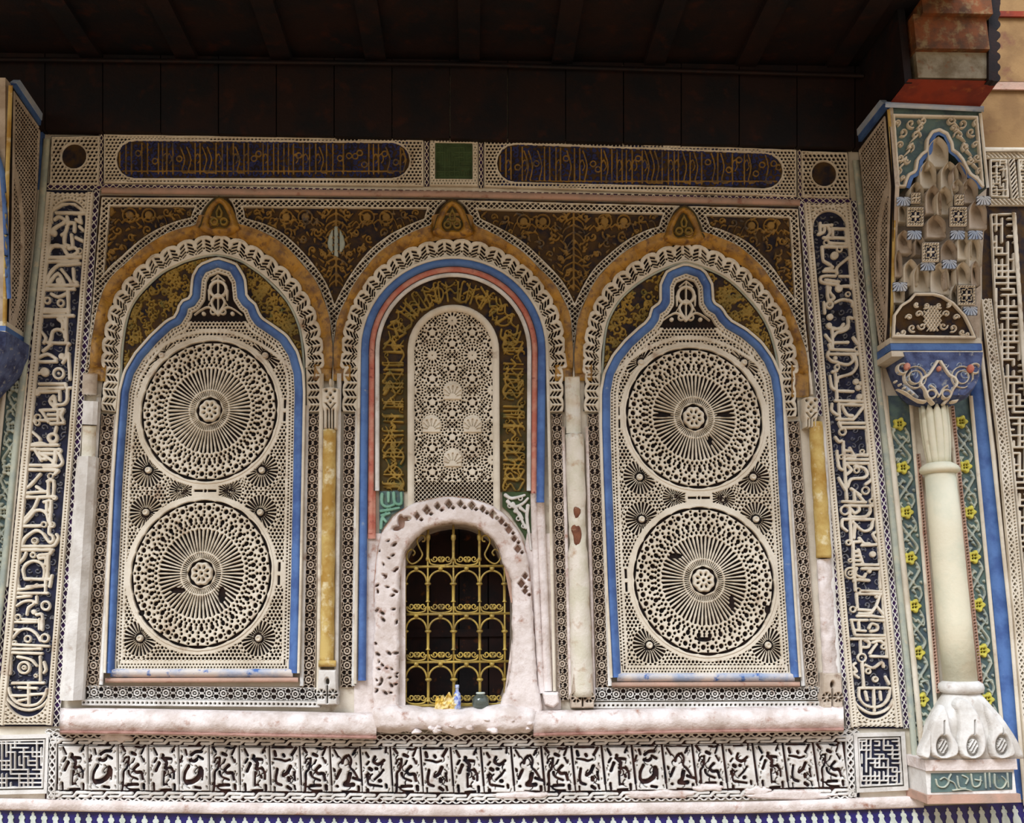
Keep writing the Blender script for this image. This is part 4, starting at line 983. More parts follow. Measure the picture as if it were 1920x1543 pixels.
    # the two medallions
    for mi, mv in enumerate((0, 298)):
        cx, cy = [float(a_[0]) for a_ in loc.px([0.0], [float(mv)])]
        cvm = Canvas(cx - 145, cx + 145, cy - 148, cy + 148, 1.15)
        um, vm = loc.uv(cvm.X, cvm.Y); r = np.hypot(um, vm - mv); th = np.arctan2(vm - mv, um)
        Fm = np.minimum(136.5 - r, medallion_S(r, th) - 0.6)
        Fm = np.where(Fm < 2, Fm + 0.25 * wob(cvm.X, cvm.Y, 0.6, side + mi), Fm)
        for (du, dv, rad, rad2) in patch[mi]:              # places where the lace has broken away
            Fm = np.minimum(Fm, np.hypot((um - du) / rad, (vm - mv - dv) / rad2) * 6 - 6)
        md = relief('medallion', cvm, np.minimum(Fm, r - 24.3), wall(0.030), 0.018, M['stucco'], t, dome=0.9, edge=0.75, label=('upper', 'lower')[mi] + ' round pierced medallion')
        cvr = Canvas(cx - 26, cx + 26, cy - 27, cy + 27, 0.9)
        um, vm = loc.uv(cvr.X, cvr.Y); r = np.hypot(um, vm - mv); th = np.arctan2(vm - mv, um)
        relief('rosette', cvr, np.minimum(21.2 + 0.0 * r - r, medallion_S(r, th)), wall(0.038), 0.03, M['stucco'], md, dome=3, edge=0.5)
    for bu, bv in bursts:
        x, y = [float(a_[0]) for a_ in loc.px([float(bu)], [float(bv)])]
        b0 = W1(x, y, 0.026); 
        lathe_pts = [(0.012, 0), (0.0125, 0.007), (0.0095, 0.010), (0.0065, 0.007), (0.0005, 0.0035)]
        V = []; nn = 14
        for rr_, zz in lathe_pts:
            for q in range(nn): V.append((b0[0] + rr_ * math.cos(q * 2 * math.pi / nn), b0[1] - zz, b0[2] + rr_ * math.sin(q * 2 * math.pi / nn)))
        mk('sunburst_boss', V, [[[i_ * nn + q, i_ * nn + (q + 1) % nn, (i_ + 1) * nn + (q + 1) % nn, (i_ + 1) * nn + q] for i_ in range(4) for q in range(nn)]], M['stucco'], t, smooth=True)
    # finial ornament in the keyhole head
    fx, fy_ = (408, 545) if side == 0 else (1287, 556)
    cvf = Canvas(fx - 72, fx + 72, fy_ - 48, fy_ + 64, 1.15)
    X = cvf.X - fx; Y = cvf.Y - fy_
    cvf.D[:] = 50
    Kf = -polysdf(cvf.X, cvf.Y, K2) - 6
    cvf.stroke(smooth_line([(fx, fy_ + 42), (fx - 9, fy_ + 30), (fx - 12, fy_ + 18), (fx, fy_ + 6), (fx + 12, fy_ + 18), (fx + 9, fy_ + 30), (fx, fy_ + 42)], 4), 5)
    cvf.ring(fx, fy_ - 4, 15, 6); cvf.stroke([(fx - 17, fy_ - 2), (fx - 17, fy_ + 16)], 5, 3); cvf.stroke([(fx + 17, fy_ - 2), (fx + 17, fy_ + 16)], 5, 3)
    cvf.stroke([(fx, fy_ - 26), (fx, fy_ + 42)], 3.5); cvf.stroke([(fx - 12, fy_ - 20), (fx, fy_ - 30), (fx + 12, fy_ - 20)], 3)
    for s_ in (-1, 1):
        cvf.stroke(smooth_line([(fx, fy_ + 44), (fx + s_ * 16, fy_ + 30), (fx + s_ * 30, fy_ + 34), (fx + s_ * 44, fy_ + 44)], 3), 5, 3)
        cvf.ring(fx + s_ * 9, fy_ + 38, 5, 3.5); cvf.disc(fx + s_ * 27, fy_ + 42, 4); cvf.stroke([(fx + s_ * 6, fy_ + 10), (fx + s_ * 18, fy_ + 26)], 4, 2)
    Ff = -cvf.D
    Ff = np.maximum(Ff, np.minimum(Kf, 10 - Kf))                      # inner cream rim
    pin = np.hypot(((Y + 0.6 * np.abs(X)) % 6) - 3, Kf - 5) - 1.1; Ff = np.where((Kf < 8) & (Kf > 1.5), np.minimum(Ff, pin), Ff)
    u_, v_2 = loc.uv(cvf.X, cvf.Y)
    Ff = np.maximum(Ff, np.minimum(Kf, 4.5 - np.abs(v_2 + 152 - u_ * u_ * 0.003)))
    Ff = np.minimum(Ff, np.minimum(Kf, -(v_2 + 148 - u_ * u_ * 0.003)))
    relief('finial_ornament', cvf, Ff, wall(0.030), 0.022, M['stucco'], t, dome=1.8, edge=0.5)
    return t
LL = Loc(392, 769, -0.049, 1); LR = Loc(1302, 782, 0.0598, 1)
niche('keyhole-headed blue-framed niche panel with two round medallions, left of the window', KL, LL, None, None, None, 0, [[], [(-42, 30, 14, 5), (40, 38, 7, 15), (-108, 70, 6, 5)]])
niche('keyhole-headed blue-framed niche panel with two round medallions, right of the window', KR(), LR, None, None, None, 1, [[(62, -4, 18, 4), (-62, -4, 18, 4), (28, 44, 4, 9)], [(-50, -44, 12, 5), (50, 40, 5, 14), (116, 52, 6, 8), (-6, 104, 14, 4)]])

# olive-green carved ground between the scalloped arch and the keyhole
for side, (I, K, lab) in enumerate(((I1, KL, 'olive carved foliage panel around the keyhole head of the left niche'), (I3, KR(), 'olive carved foliage panel around the keyhole head of the right niche'))):
    t = thing('foliage_panel', lab, 'foliage panel', W1(I[0][0] + 170, 700))
    xs = [p[0] for p in I]; cx = (I[0][0] + I[-1][0]) / 2
    Ip = smooth_line(I, 3) + [(I[-1][0], 745), (I[0][0], 745)]
    cv = Canvas(min(xs) - 2, max(xs) + 2, 472, 745, 5)
    relief('painted_ground', cv, -polysdf(cv.X, cv.Y, Ip), wall(0.010), 0.009, M['green'], t)
    sweep('green_fillet', smooth_line(I, 3), [(-4, 0.0), (-4, 0.02), (0, 0.024), (0, 0.0)], M['sage'], t, ds=8)
    cf = Canvas(min(xs), max(xs), 474, 735, 1.6); rg = random.Random(9 + side)
    for k in range(620):
        x = rg.uniform(min(xs), max(xs)); y = rg.uniform(480, 730); r = rg.uniform(5, 9)
        if k % 5 == 0:
            cf.ring(x, y, r, 3); cf.disc(x, y, 3)
            for q in range(6): cf.disc(x + (r + 3) * math.cos(q * 1.05), y + (r + 3) * math.sin(q * 1.05), 2.6)
        else: scroll(cf, x, y, r, rg.uniform(0, 6), rg.choice((-1, 1)), 3.2)
    F = np.minimum(-cf.D, np.minimum(-polysdf(cf.X, cf.Y, Ip) - 5, polysdf(cf.X, cf.Y, K) - 14))
    relief('carved_foliage', cf, F, wall(0.022), 0.013, M['goldgreen'], t, dome=2.2, edge=0.3)
# ================================================================ straight lace strips under the arches and rosette strips
def lace_strip(parent, A, B, sgn):
    A = np.array(A, float); B = np.array(B, float); L = np.hypot(*(B - A)); t = (B - A) / L; n = np.array([t[1], -t[0]]) * sgn
    cv = Canvas(-0.5, L + 0.5, -0.5, 34, 1.3); unit = L / max(1, round(L / 26)); u = (cv.X % unit) - unit / 2; un = u / (unit / 2)
    edge = 26 + 3.5 * np.sqrt(np.clip(1 - un ** 2, 0, 1)); F = np.minimum(np.minimum(edge - cv.Y, cv.Y), np.minimum(cv.X, L - cv.X)); S = np.full(F.shape, 9.0)
    for hgt, w_ in ((20, 4.2), (13.2, 3.8), (7.0, 3.0)):
        yy = hgt + 4.5 - 9.0 * np.abs(un) ** 1.1
        S = np.minimum(S, np.maximum(np.abs(cv.Y - yy) * 0.88 - w_ / 2, np.maximum(0.16 - np.abs(un), np.abs(un) - 0.84) * unit / 2))
    F = np.minimum(F, S)
    mp = lambda x, y: (A[0] + t[0] * x + n[0] * y, A[1] + t[1] * x + n[1] * y)
    relief('pierced_lace_band', cv, F, mapped(0.030, mp), 0.02, M['stucco'], parent, dome=1.3, edge=0.6)
    q = [A, B, B + n * 30, A + n * 30]
    plate('lace_ground', [tuple(p) for p in q], 0.017, M['dark'], parent)
def rosette_strip(label, A, B, w_, n, m, lace=None):
    A = np.array(A, float); B = np.array(B, float); L = np.hypot(*(B - A)); t = (B - A) / L; nn = np.array([t[1], -t[0]])
    mid = (A + B) / 2
    th = thing('rosette_border', label, 'rosette border', W1(B[0], B[1]))
    plate('dark_ground', [tuple(A + nn * w_ / 2), tuple(B + nn * w_ / 2), tuple(B - nn * w_ / 2), tuple(A - nn * w_ / 2)], 0.014, M['dark'], th, 0.012)
    P = L / n; ref = None
    for i in range(n):
        c = A + t * P * (i + 0.5)
        p = W1(c[0], c[1], 0.024)
        if ref is None:
            cv = Canvas(-P / 2, P / 2, -w_ / 2, w_ / 2, 0.95)
            X, Y = cv.X / (P / 2), cv.Y / (w_ / 2); r = np.hypot(cv.X, cv.Y); a = np.arctan2(cv.Y, cv.X); R = min(P, w_) / 2
            D = np.abs(r - R * (0.80 + 0.09 * np.cos(8 * a))) - 0.95
            D = np.minimum(D, np.abs(r - R * 0.42) - 1.5); D = np.minimum(D, r - 1.8)
            q = np.abs(np.abs(X) - np.abs(Y)) * R * 0.7; D = np.minimum(D, np.maximum(q - 0.95, R * 0.88 - r))
            D = np.minimum(D, w_ * 0 + np.hypot(np.abs(cv.X) - P / 2, cv.Y) - 2.6)
            D = np.minimum(D, (w_ / 2 - np.abs(cv.Y)) - 1.7)
            mp = lambda x, y: (c[0] + t[0] * x + nn[0] * y, c[1] + t[1] * x + nn[1] * y)
            F = np.minimum(-D, np.minimum(P / 2 - np.abs(cv.X) + 0.2, w_ / 2 - np.abs(cv.Y)))
            ref = relief('rosette_tile', cv, F, mapped(0.024, mp), 0.017, m, th, dome=1.0, edge=0.6); p0 = p
        else: copyobj(ref, p - p0)
    if lace:
        lace_strip(th, *lace)
    return th
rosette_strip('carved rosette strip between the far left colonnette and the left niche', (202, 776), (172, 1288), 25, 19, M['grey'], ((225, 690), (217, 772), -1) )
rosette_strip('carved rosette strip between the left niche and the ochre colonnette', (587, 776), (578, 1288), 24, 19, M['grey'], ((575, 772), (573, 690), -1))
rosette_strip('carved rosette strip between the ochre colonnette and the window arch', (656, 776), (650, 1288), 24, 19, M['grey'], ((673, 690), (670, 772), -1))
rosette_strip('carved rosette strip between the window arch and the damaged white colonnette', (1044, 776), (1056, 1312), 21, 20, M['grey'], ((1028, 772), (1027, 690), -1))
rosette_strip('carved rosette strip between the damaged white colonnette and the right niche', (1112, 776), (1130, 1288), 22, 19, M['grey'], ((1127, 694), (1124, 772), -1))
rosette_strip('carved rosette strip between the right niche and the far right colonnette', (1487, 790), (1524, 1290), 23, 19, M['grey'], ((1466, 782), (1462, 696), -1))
rosette_strip('horizontal carved rosette strip under the left niche', (162, 1298), (594, 1302), 25, 16, M['stucco_cool'])
rosette_strip('horizontal carved rosette strip under the right niche', (1116, 1302), (1540, 1300), 25, 16, M['stucco_cool'])
t = thing('pierced_strip', 'narrow plaster strip with a row of pin holes on top of the ledge, left part', 'pierced strip', W1(380, 1322)); dotrow('pierced_plate', (152, 1317), (600, 1321), 12, 8.5, 2.1, 0.03, 0.028, M['stucco_cool'], t)
t = thing('pierced_strip', 'narrow plaster strip with a row of pin holes on top of the ledge, right part', 'pierced strip', W1(1330, 1322)); dotrow('pierced_plate', (1112, 1323), (1560, 1321), 12, 8.5, 2.1, 0.03, 0.028, M['stucco_cool'], t)

# ================================================================ colonnettes
def colonnette(label, x0, y0, x1, y1, r0, r1, m, caps, octo=False, damage=()):
    """half-engaged shaft from (x0,y0) to (x1,y1)"""
    t = thing('colonnette', label, 'colonnette', W1(x1, y1))
    n = 8 if octo else 20; N = 40; V = []
    for i in range(N + 1):
        q = i / N; x = x0 + (x1 - x0) * q; y = y0 + (y1 - y0) * q; r = (r0 + (r1 - r0) * q) * 0.00241
        c = W1(x, y, 0.038)
        for k in range(n):
            a = 2 * math.pi * (k + 0.5) / n; rr = r
            rr *= 1 + 0.03 * math.sin(q * 37 + a * 3)
            for dy, dr, amp in damage:
                rr *= 1 - amp * math.exp(-((y - dy) / dr) ** 2) * (0.7 + 0.5 * math.sin(a * 2 + y / 7.0))
            V.append((c[0] + rr * math.cos(a), c[1] + rr * math.sin(a), c[2]))
    F = [[i * n + k, i * n + (k + 1) % n, (i + 1) * n + (k + 1) % n, (i + 1) * n + k] for i in range(N) for k in range(n)]
    mk('shaft', V, [[f[::-1] for f in F], [list(range(n)), [N * n + k for k in range(n)][::-1]]], m, t, smooth=not octo)
    return t
c1 = colonnette('thick octagonal white colonnette at the far left of the arches', 165, 858, 136, 1312, 19, 21, M['stucco_cool'], None, True)
sweep('chipped_capital', [(170, 700), (168, 740)], [(-15, 0), (-14, 0.04), (0, 0.055), (13, 0.035), (14, 0)], M['grey'], c1, ds=4, rough=0.006)
sweep('capital_block', [(170, 752), (168, 796)], [(-14, 0), (-14, 0.06), (-5, 0.07), (5, 0.07), (14, 0.06), (14, 0)], M['stucco_cool'], c1, ds=22, smooth=False)
sweep('neck', [(168, 798), (166, 856)], [(-14, 0), (-12, 0.05), (0, 0.06), (12, 0.045), (14, 0)], M['stained'], c1, ds=4, rough=0.006)
sweep('side_fillet', [(186, 745), (150, 1312)], [(-5, 0), (-5, 0.026), (4, 0.03), (5, 0)], M['stucco_cool'], c1, ds=40)
c2 = colonnette('slender ochre colonnette with white capital between left niche and window', 618, 806, 613, 1244, 12, 12.5, M['ochrepale'], None)
for o, mm in ((-16, 'stucco'), (17, 'stucco_cool')):
    sweep('side_fillet', [(619 + o, 700), (613 + o, 1300)], [(-4, 0), (-4, 0.03), (4, 0.034), (4, 0)], M[mm], c2, ds=60)
def carved_cap(parent, x, ya, yb, w_, name='capital', tipn=True, m='stucco', slope=0):
    cv = Canvas(x - w_ / 2 - 4, x + w_ / 2 + 4, ya - 26, yb + 2, 1.1)
    P = [(x - w_ * 0.48, ya + 3), (x, ya), (x + w_ * 0.48, ya + 3), (x + w_ * 0.47, ya + 36), (x + w_ * 0.36, ya + 46), (x + w_ * 0.36, yb), (x - w_ * 0.36, yb), (x - w_ * 0.36, ya + 46), (x - w_ * 0.47, ya + 36)]
    D = polysdf(cv.X, cv.Y, P)
    if tipn: D = np.minimum(D, np.hypot(cv.X - x, (cv.Y - ya + 8) * 0.4) - 3.2)
    for a, b, r in ((-8, 8, 2.3), (8, 8, 2.3), (0, 15, 2.4), (-5, 22, 1.5), (5, 22, 1.5), (0, 29, 2.0)): D = np.maximum(D, r - np.hypot(cv.X - x - a, cv.Y - ya - b))
    for s_ in (-5.5, 0, 5.5): D = np.maximum(D, 1.1 - np.maximum(np.abs(cv.X - x - s_), (np.abs(cv.Y - (ya + 62)) - 18)))
    for s_ in (-1, 1): D = np.maximum(D, 1.0 - np.abs(np.abs(cv.X - x) - (ya + 42 - cv.Y) * 0.8 - 0) - (np.abs(cv.Y - ya - 37) > 6) * 9)
    return relief(name, cv, -D, wall(0.075), 0.07, M[m], parent, dome=4, edge=0.75)
carved_cap(c2, 619, 724, 803, 34)
sweep('base_ring', [(597, 1244), (630, 1244)], [(-6, 0), (-6, 0.07), (0, 0.085), (6, 0.07), (6, 0)], M['ochrepale'], c2, ds=8)
def carved_base(parent, x, y, w_, m):
    cv = Canvas(x - w_, x + w_, y - 2, y + 70, 1.1)
    D = polysdf(cv.X, cv.Y, [(x - w_ * 0.42, y), (x + w_ * 0.42, y), (x + w_ * 0.46, y + 30), (x + w_ * 0.5, y + 66), (x - w_ * 0.5, y + 66), (x - w_ * 0.46, y + 30)])
    for s_ in (-1, 1):
        r = np.hypot(cv.X - x - s_ * w_ * 0.27, cv.Y - y - 46); D = np.minimum(D, r - w_ * 0.27)
        D = np.maximum(D, 1.0 - np.abs(r - w_ * 0.17)) if False else D
        a = np.arctan2(cv.Y - y - 46, cv.X - x - s_ * w_ * 0.27)
        D = np.maximum(D, np.minimum(2.2 - np.abs(r - w_ * 0.16), (np.sin(a * 7) - 0.0) * 2))
    D = np.maximum(D, 1.0 - np.maximum(np.abs(cv.X - x), np.abs(cv.Y - y - 46) - 16)); D = np.maximum(D, 3.6 - np.hypot(cv.X - x, (cv.Y - y - 22) * 0.6))
    return relief('base', cv, -D, wall(0.072), 0.066, M[m], parent, dome=3, edge=0.7)
carved_base(c2, 613, 1256, 40, 'stucco_cool')
c3 = colonnette('damaged white colonnette with exposed brick, between window and right niche', 1077, 815, 1092, 1306, 17, 20, M['stained'], None, damage=((960, 12, 0.35), (1005, 18, 0.42)))
sweep('broken_capital', [(1073, 706), (1076, 812)], [(-15, 0), (-13, 0.05), (0, 0.065), (12, 0.05), (15, 0)], M['stained'], c3, ds=4, rough=0.012)
cvb = Canvas(1058, 1094, 945, 1030, 1.6)
relief('bare_brick_patch', cvb, -polysdf(cvb.X, cvb.Y, smooth_line([(1076, 950), (1090, 955), (1086, 975), (1091, 1000), (1088, 1022), (1078, 1026), (1076, 1005), (1071, 990), (1078, 975)], 3, True)), wall(0.078), 0.03, M['brick'], c3, dome=4, label='exposed reddish brick')
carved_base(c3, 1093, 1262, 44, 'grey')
for o in (-22, 22): sweep('side_fillet', [(1078 + o, 800), (1092 + o, 1310)], [(-3, 0), (-3, 0.028), (3, 0.032), (3, 0)], M['plaster'], c3, ds=60)
c4 = colonnette('thin ochre and white colonnette at the far right of the arches', 1529, 792, 1545, 1046, 13, 14, M['ochrepale'], None)
carved_cap(c4, 1522, 742, 800, 28, tipn=False)
sweep('lower_shaft', [(1545, 1048), (1557, 1272)], [(-14, 0), (-13, 0.05), (-2, 0.062), (6, 0.05), (14, 0.03), (15, 0)], M['plaster'], c4, ds=5, rough=0.010)
sweep('side_fillet', [(1540, 780), (1572, 1300)], [(-6, 0), (-5, 0.03), (6, 0.034), (7, 0)], M['stucco_cool'], c4, ds=30, rough=0.003)
carved_base(c4, 1562, 1262, 40, 'grey')
# narrow cream fillets beside the niches
for lab, P in (('thin white plaster fillet left of the left niche', [(219, 776), (190, 1284)]),
               ('thin white plaster fillet right of the left niche', [(576, 760), (566, 1286)]),
               ('thin white plaster fillet left of the window arch', [(670, 770), (663, 1286)]),
               ('thin white plaster fillet left of the right niche', [(1126, 770), (1144, 1286)]),
               ('thin white plaster fillet right of the right niche', [(1472, 770), (1506, 1286)])):
    o = sweep('plaster_fillet', P, [(-4, 0), (-4, 0.032), (3, 0.036), (4, 0)], M['stucco_cool'], None, ds=40); tagt(o, lab, 'plaster fillet')

# ================================================================ ledge
lg = thing('ledge', 'long rounded whitewashed ledge under the three arches, broken at the window', 'ledge', W1(850, 1378))
for nm, P in (('ledge_run', [(112, 1352), (240, 1353), (400, 1356), (560, 1359), (706, 1362)]), ('ledge_run', [(1000, 1357), (1150, 1354), (1300, 1351), (1450, 1349), (1582, 1347)])):
    prof = []
    for i in range(13):
        a = math.pi * i / 12; prof.append((25 * math.cos(a) + 0, 0.02 + 0.085 * math.sin(a) ** 0.8))
    sweep(nm, P, prof[::-1], M['plaster'], lg, ds=9, rough=0.004)
    sweep('shade_red_underside', [(x, y + 17) for x, y in P], [(9, 0.0), (8, 0.02), (4, 0.060), (0, 0.086), (-4, 0.103), (-6, 0.100), (-6, 0.0)][::-1], M['under'], lg, ds=9, rough=0.003)  # lower lip: brown-pink paint with the ledge's underside shade coloured in
cvk = Canvas(690, 1018, 1318, 1392, 1.8)
Pk = smooth_line([(692, 1338), (720, 1322), (760, 1326), (830, 1332), (900, 1330), (950, 1322), (1000, 1330), (1012, 1350), (1004, 1372), (960, 1380), (900, 1376), (850, 1382), (800, 1372), (745, 1378), (700, 1374)], 4, True)
Fk = -polysdf(cvk.X, cvk.Y, Pk) + 1.6 * wob(cvk.X, cvk.Y, 0.8, 2)
relief('broken_plaster', cvk, Fk, wall(0.115), 0.11, M['plaster'], lg, dome=22, edge=0.25)
rg = random.Random(21)
for i in range(16):
    x = rg.uniform(770, 1000); y = rg.uniform(1350, 1374); r = rg.uniform(5, 11)
    P = smooth_line([(x + r * rg.uniform(0.6, 1.2) * math.cos(a), y + 0.7 * r * rg.uniform(0.6, 1.2) * math.sin(a)) for a in np.linspace(0, 6.283, 8)[:-1]], 2, True)
    cvq = Canvas(x - 16, x + 16, y - 16, y + 16, 1.6)
    relief('plaster_lump', cvq, -polysdf(cvq.X, cvq.Y, P), wall(0.125), 0.05, M['plaster'], lg, dome=5, edge=0.2)

# ================================================================ middle arch : mouldings, inscription, lace panel
mid = thing('window_arch_panel', 'round-headed blue and pink framed arch panel above the window', 'arch panel', W1(850, 1330))
def arc(r, yl, yr, xl=None, xr=None, n=26, cx=850, cy=658):
    P = [((xl if xl else cx - r), yl)] + [(cx - r + ((xl or cx - r) - (cx - r)) * max(0, 1 - k), cy) for k in ()]
    P += [(cx + r * math.cos(a), cy - r * math.sin(a)) for a in np.linspace(math.pi, 0, n)]
    P += [((xr if xr else cx + r), yr)]
    return P
sweep('blue_moulding', arc(166, 1276, 942, 679, 1013), [(-7.5, 0.012), (-7, 0.034), (-2, 0.05), (4, 0.050), (7.5, 0.04), (7.5, 0.01)], M['blue'], mid, ds=8)
sweep('white_fillet', arc(176, 1282, 1296, 666, 1040), [(-3, 0.0), (-3, 0.045), (2, 0.05), (3.5, 0.01)], M['stucco'], mid, ds=8)
sweep('worn_moulding', [(1013, 942), (1028, 1296)], [(-8, 0.01), (-7, 0.036), (0, 0.05), (7, 0.036), (8, 0.01)], M['plaster'], mid, ds=30, rough=0.002)
sweep('pink_moulding', arc(153, 1000, 925, 695, 1001), [(-5.5, 0.008), (-5, 0.030), (0, 0.034), (5, 0.030), (5.5, 0.01)], M['pink'], mid, ds=8)
sweep('pink_moulding', [(697, 920), (697, 1010)], [(-8, 0.0), (-7, 0.03), (7, 0.03), (8, 0.0)], M['pink'], mid, ds=12)
sweep('pale_moulding', [(1001, 925), (1008, 1160), (1016, 1300)], [(-7, 0.0), (-6, 0.034), (0, 0.040), (6, 0.030), (7, 0.0)], M['plaster'], mid, ds=20, rough=0.002)
sweep('inner_fillet', arc(143, 920, 920, 707, 992), [(-4.5, 0.008), (-4, 0.032), (3, 0.036), (4, 0.008)], M['stucco_cool'], mid, ds=8)
plate('plain_plaster', [(663, 1000), (715, 1000), (760, 960), (760, 1342), (664, 1342)], 0.018, M['plaster'], mid, 0.016)
plate('plain_plaster', [(988, 1000), (1040, 1000), (1052, 1330), (940, 1342)], 0.016, M['plaster'], mid, 0.014)
cvq = Canvas(1012, 1054, 1290, 1332, 1.6)
relief('broken_foot', cvq, -polysdf(cvq.X, cvq.Y, [(1017, 1298), (1048, 1298), (1050, 1318), (1038, 1328), (1022, 1322)]), wall(0.07), 0.06, M['plaster'], mid, dome=5)
# ochre inscription band
ins = thing('inscription_arch_band', 'ochre green curling inscription band around the pierced white panel', 'inscription band', W1(850, 930))
RO, RI = 138.0, 88.0
def bandmask(X, Y, ro, ri):
    r = np.where(Y < 658, np.hypot(X - 850, Y - 658), np.abs(X - 850)); return np.minimum(ro - r, r - ri)
cvb = Canvas(708, 992, 518, 926, 5)
Fb = np.minimum(bandmask(cvb.X, cvb.Y, RO + 2, RI - 2), 922 - cvb.Y); relief('painted_ground', cvb, Fb, wall(0.010), 0.009, M['olive'], ins)
cvb = Canvas(710, 990, 518, 924, 1.5); rg = random.Random(17)
GL = [[(-8, 18), (-8, -16), (-2, -20)], [(-14, 10), (-4, 16), (6, 10), (10, -2), (2, -10), (-6, -2)], [(10, 18), (12, -18)], [(-12, -16), (0, -8), (14, -14)], [(-14, 4), (-4, -4), (6, 4), (14, -4)], [(-10, -18), (8, -6), (-8, 6), (10, 18)], [(2, 18), (2, -18)], [(-14, 14), (0, 20), (14, 12), (16, 0)]]
s = 0.0; LT = 262 + math.pi * 113 + 262
while s < LT:
    if s < 262: o = (737 - 850 + 850, 920 - s); an = math.pi / 2; c_ = (850 - 113, 920 - s); nx_ = (-1, 0); tx_ = (0, -1)
    elif s < 262 + math.pi * 113:
        a = math.pi - (s - 262) / 113; c_ = (850 + 113 * math.cos(a), 658 - 113 * math.sin(a)); nx_ = (math.cos(a), -math.sin(a)); tx_ = (math.sin(a), math.cos(a))
    else: c_ = (963, 658 + s - 262 - math.pi * 113); nx_ = (1, 0); tx_ = (0, 1)
    for g in rg.sample(GL, 3):
        ds_ = rg.uniform(-6, 6); P = [(c_[0] + tx_[0] * (a * 0.95 + ds_) + nx_[0] * -b, c_[1] + tx_[1] * (a * 0.95 + ds_) + nx_[1] * -b) for a, b in g]
        cvb.stroke(smooth_line(P, 4), 4.4, 2.8)
    k_ = rg.uniform(-18, 18); scroll(cvb, c_[0] + nx_[0] * k_, c_[1] + nx_[1] * k_, 6, rg.uniform(0, 6), 1, 2.4)
    s += 17
F = np.minimum(-cvb.D, np.minimum(bandmask(cvb.X, cvb.Y, RO - 1, RI + 1), 920 - cvb.Y)); relief('raised_inscription', cvb, F, wall(0.026), 0.016, M['goldgreen'], ins, dome=1.8, edge=0.35)
# green painted carving under the inscription, left and right
for lab, P, mm, gm in (('pale green carved corner left of the window arch', [(711, 921), (757, 919), (757, 952), (735, 965), (716, 992), (711, 1010)], 'greenpale', 'teal'), ('cream and green carved corner right of the window arch', [(942, 922), (994, 922), (998, 1040), (980, 1000), (955, 962), (942, 950)], 'stucco_cool', 'green')):
    t = thing('carved_corner', lab, 'carved corner', W1(P[-1][0], P[-1][1])); plate('ground', P, 0.012, M[gm], t)
    xs = [p[0] for p in P]; ys = [p[1] for p in P]; cv = Canvas(min(xs), max(xs), min(ys), max(ys), 1.2); rg = random.Random(len(lab))
    if mm == 'greenpale':
        for q in ([(716, 926), (716, 944), (726, 950), (738, 946)], [(728, 924), (728, 940)], [(738, 924), (740, 942), (752, 944), (752, 924)], [(714, 958), (728, 956), (748, 952)], [(716, 966), (730, 962)], [(718, 972), (726, 980)], [(714, 990), (716, 972), (724, 962)]): cv.stroke(smooth_line(q, 3), 6.6, 5)
    else:
        for q in ([(948, 928), (960, 934), (984, 928)], [(952, 940), (964, 950), (980, 944), (990, 934)], [(966, 958), (974, 962), (980, 972)], [(990, 948), (988, 970), (992, 1000), (996, 1030)], [(962, 944), (974, 966), (986, 990)], [(976, 952), (986, 960)]): cv.stroke(smooth_line(q, 3), 7.4, 4.5)
        for a, b in ((956, 948), (972, 972), (982, 986), (976, 934)): cv.ring(a, b, 3.6, 2.6)
    relief('raised_carving', cv, np.minimum(-cv.D, -polysdf(cv.X, cv.Y, P)), wall(0.026), 0.016, M[mm], t, dome=1.8)
# pierced white panel
lp = thing('pierced_lace_panel', 'round-topped white pierced star lattice panel above the grilled window', 'pierced panel', W1(850, 935))
K = [(764, 975)] + [(850 + 86 * math.cos(a), 657 - 86 * math.sin(a)) for a in np.linspace(math.pi, 0, 22)] + [(938, 975)]
plate('dark_ground', K, 0.018, M['dark'], lp, 0.014)
sweep('plain_rim', K, [(-13, 0.010), (-13, 0.036), (-2, 0.042), (0, 0.030), (0, 0.0)], M['stucco'], lp, ds=7)
cv = Canvas(772, 930, 572, 968, 1.12)
r = np.where(cv.Y < 657, np.hypot(cv.X - 850, cv.Y - 657), np.abs(cv.X - 850.5)); B = 76.5 - r
X = cv.X - 848; Y = cv.Y - 600.5; PX, PY = 75.0, 65.4
best = np.full(X.shape, 1e3); ta = np.zeros(X.shape); b2 = np.full(X.shape, 1e3); t2 = np.zeros(X.shape)
for j in range(-1, 7):
    for i in range(-2, 3):
        sx0 = i * PX + (j % 2) * PX / 2; sy0 = j * PY
        rr = np.hypot(X - sx0, Y - sy0); m_ = rr < best; best = np.where(m_, rr, best); ta = np.where(m_, np.arctan2(Y - sy0, X - sx0), ta)
        for dx, dy in ((0, 43.0), (0, -43.0)):
            rr = np.hypot(X - sx0 - dx, Y - sy0 - dy); m_ = rr < b2; b2 = np.where(m_, rr, b2); t2 = np.where(m_, np.arctan2(Y - sy0 - dy, X - sx0 - dx), t2)
def rg_(th, r, n, rad, hr, ho=0, el=1.0):
    k = 2 * math.pi / n; return np.hypot((((th + ho * k) % k) - k / 2) * np.maximum(r, 1), (r - rad) / el) - hr
S = np.minimum(rg_(ta, best, 12, 12.5, 1.7, 0.5, 1.9), rg_(ta, best, 24, 19.3, 1.45, 0.5, 1.2)); S = np.minimum(S, rg_(ta, best, 24, 24.6, 1.75, 0, 1.0)); S = np.minimum(S, np.maximum(best - 1.2, -9) + 0.2)
Pn = np.minimum(np.maximum(np.abs(b2 - 8.2) - 1.8, np.abs(((t2 + math.pi / 2) % (2 * math.pi / 5)) - math.pi / 5) * 8 - 3.6), rg_(t2, b2, 10, 14.2, 1.75, 0.5))
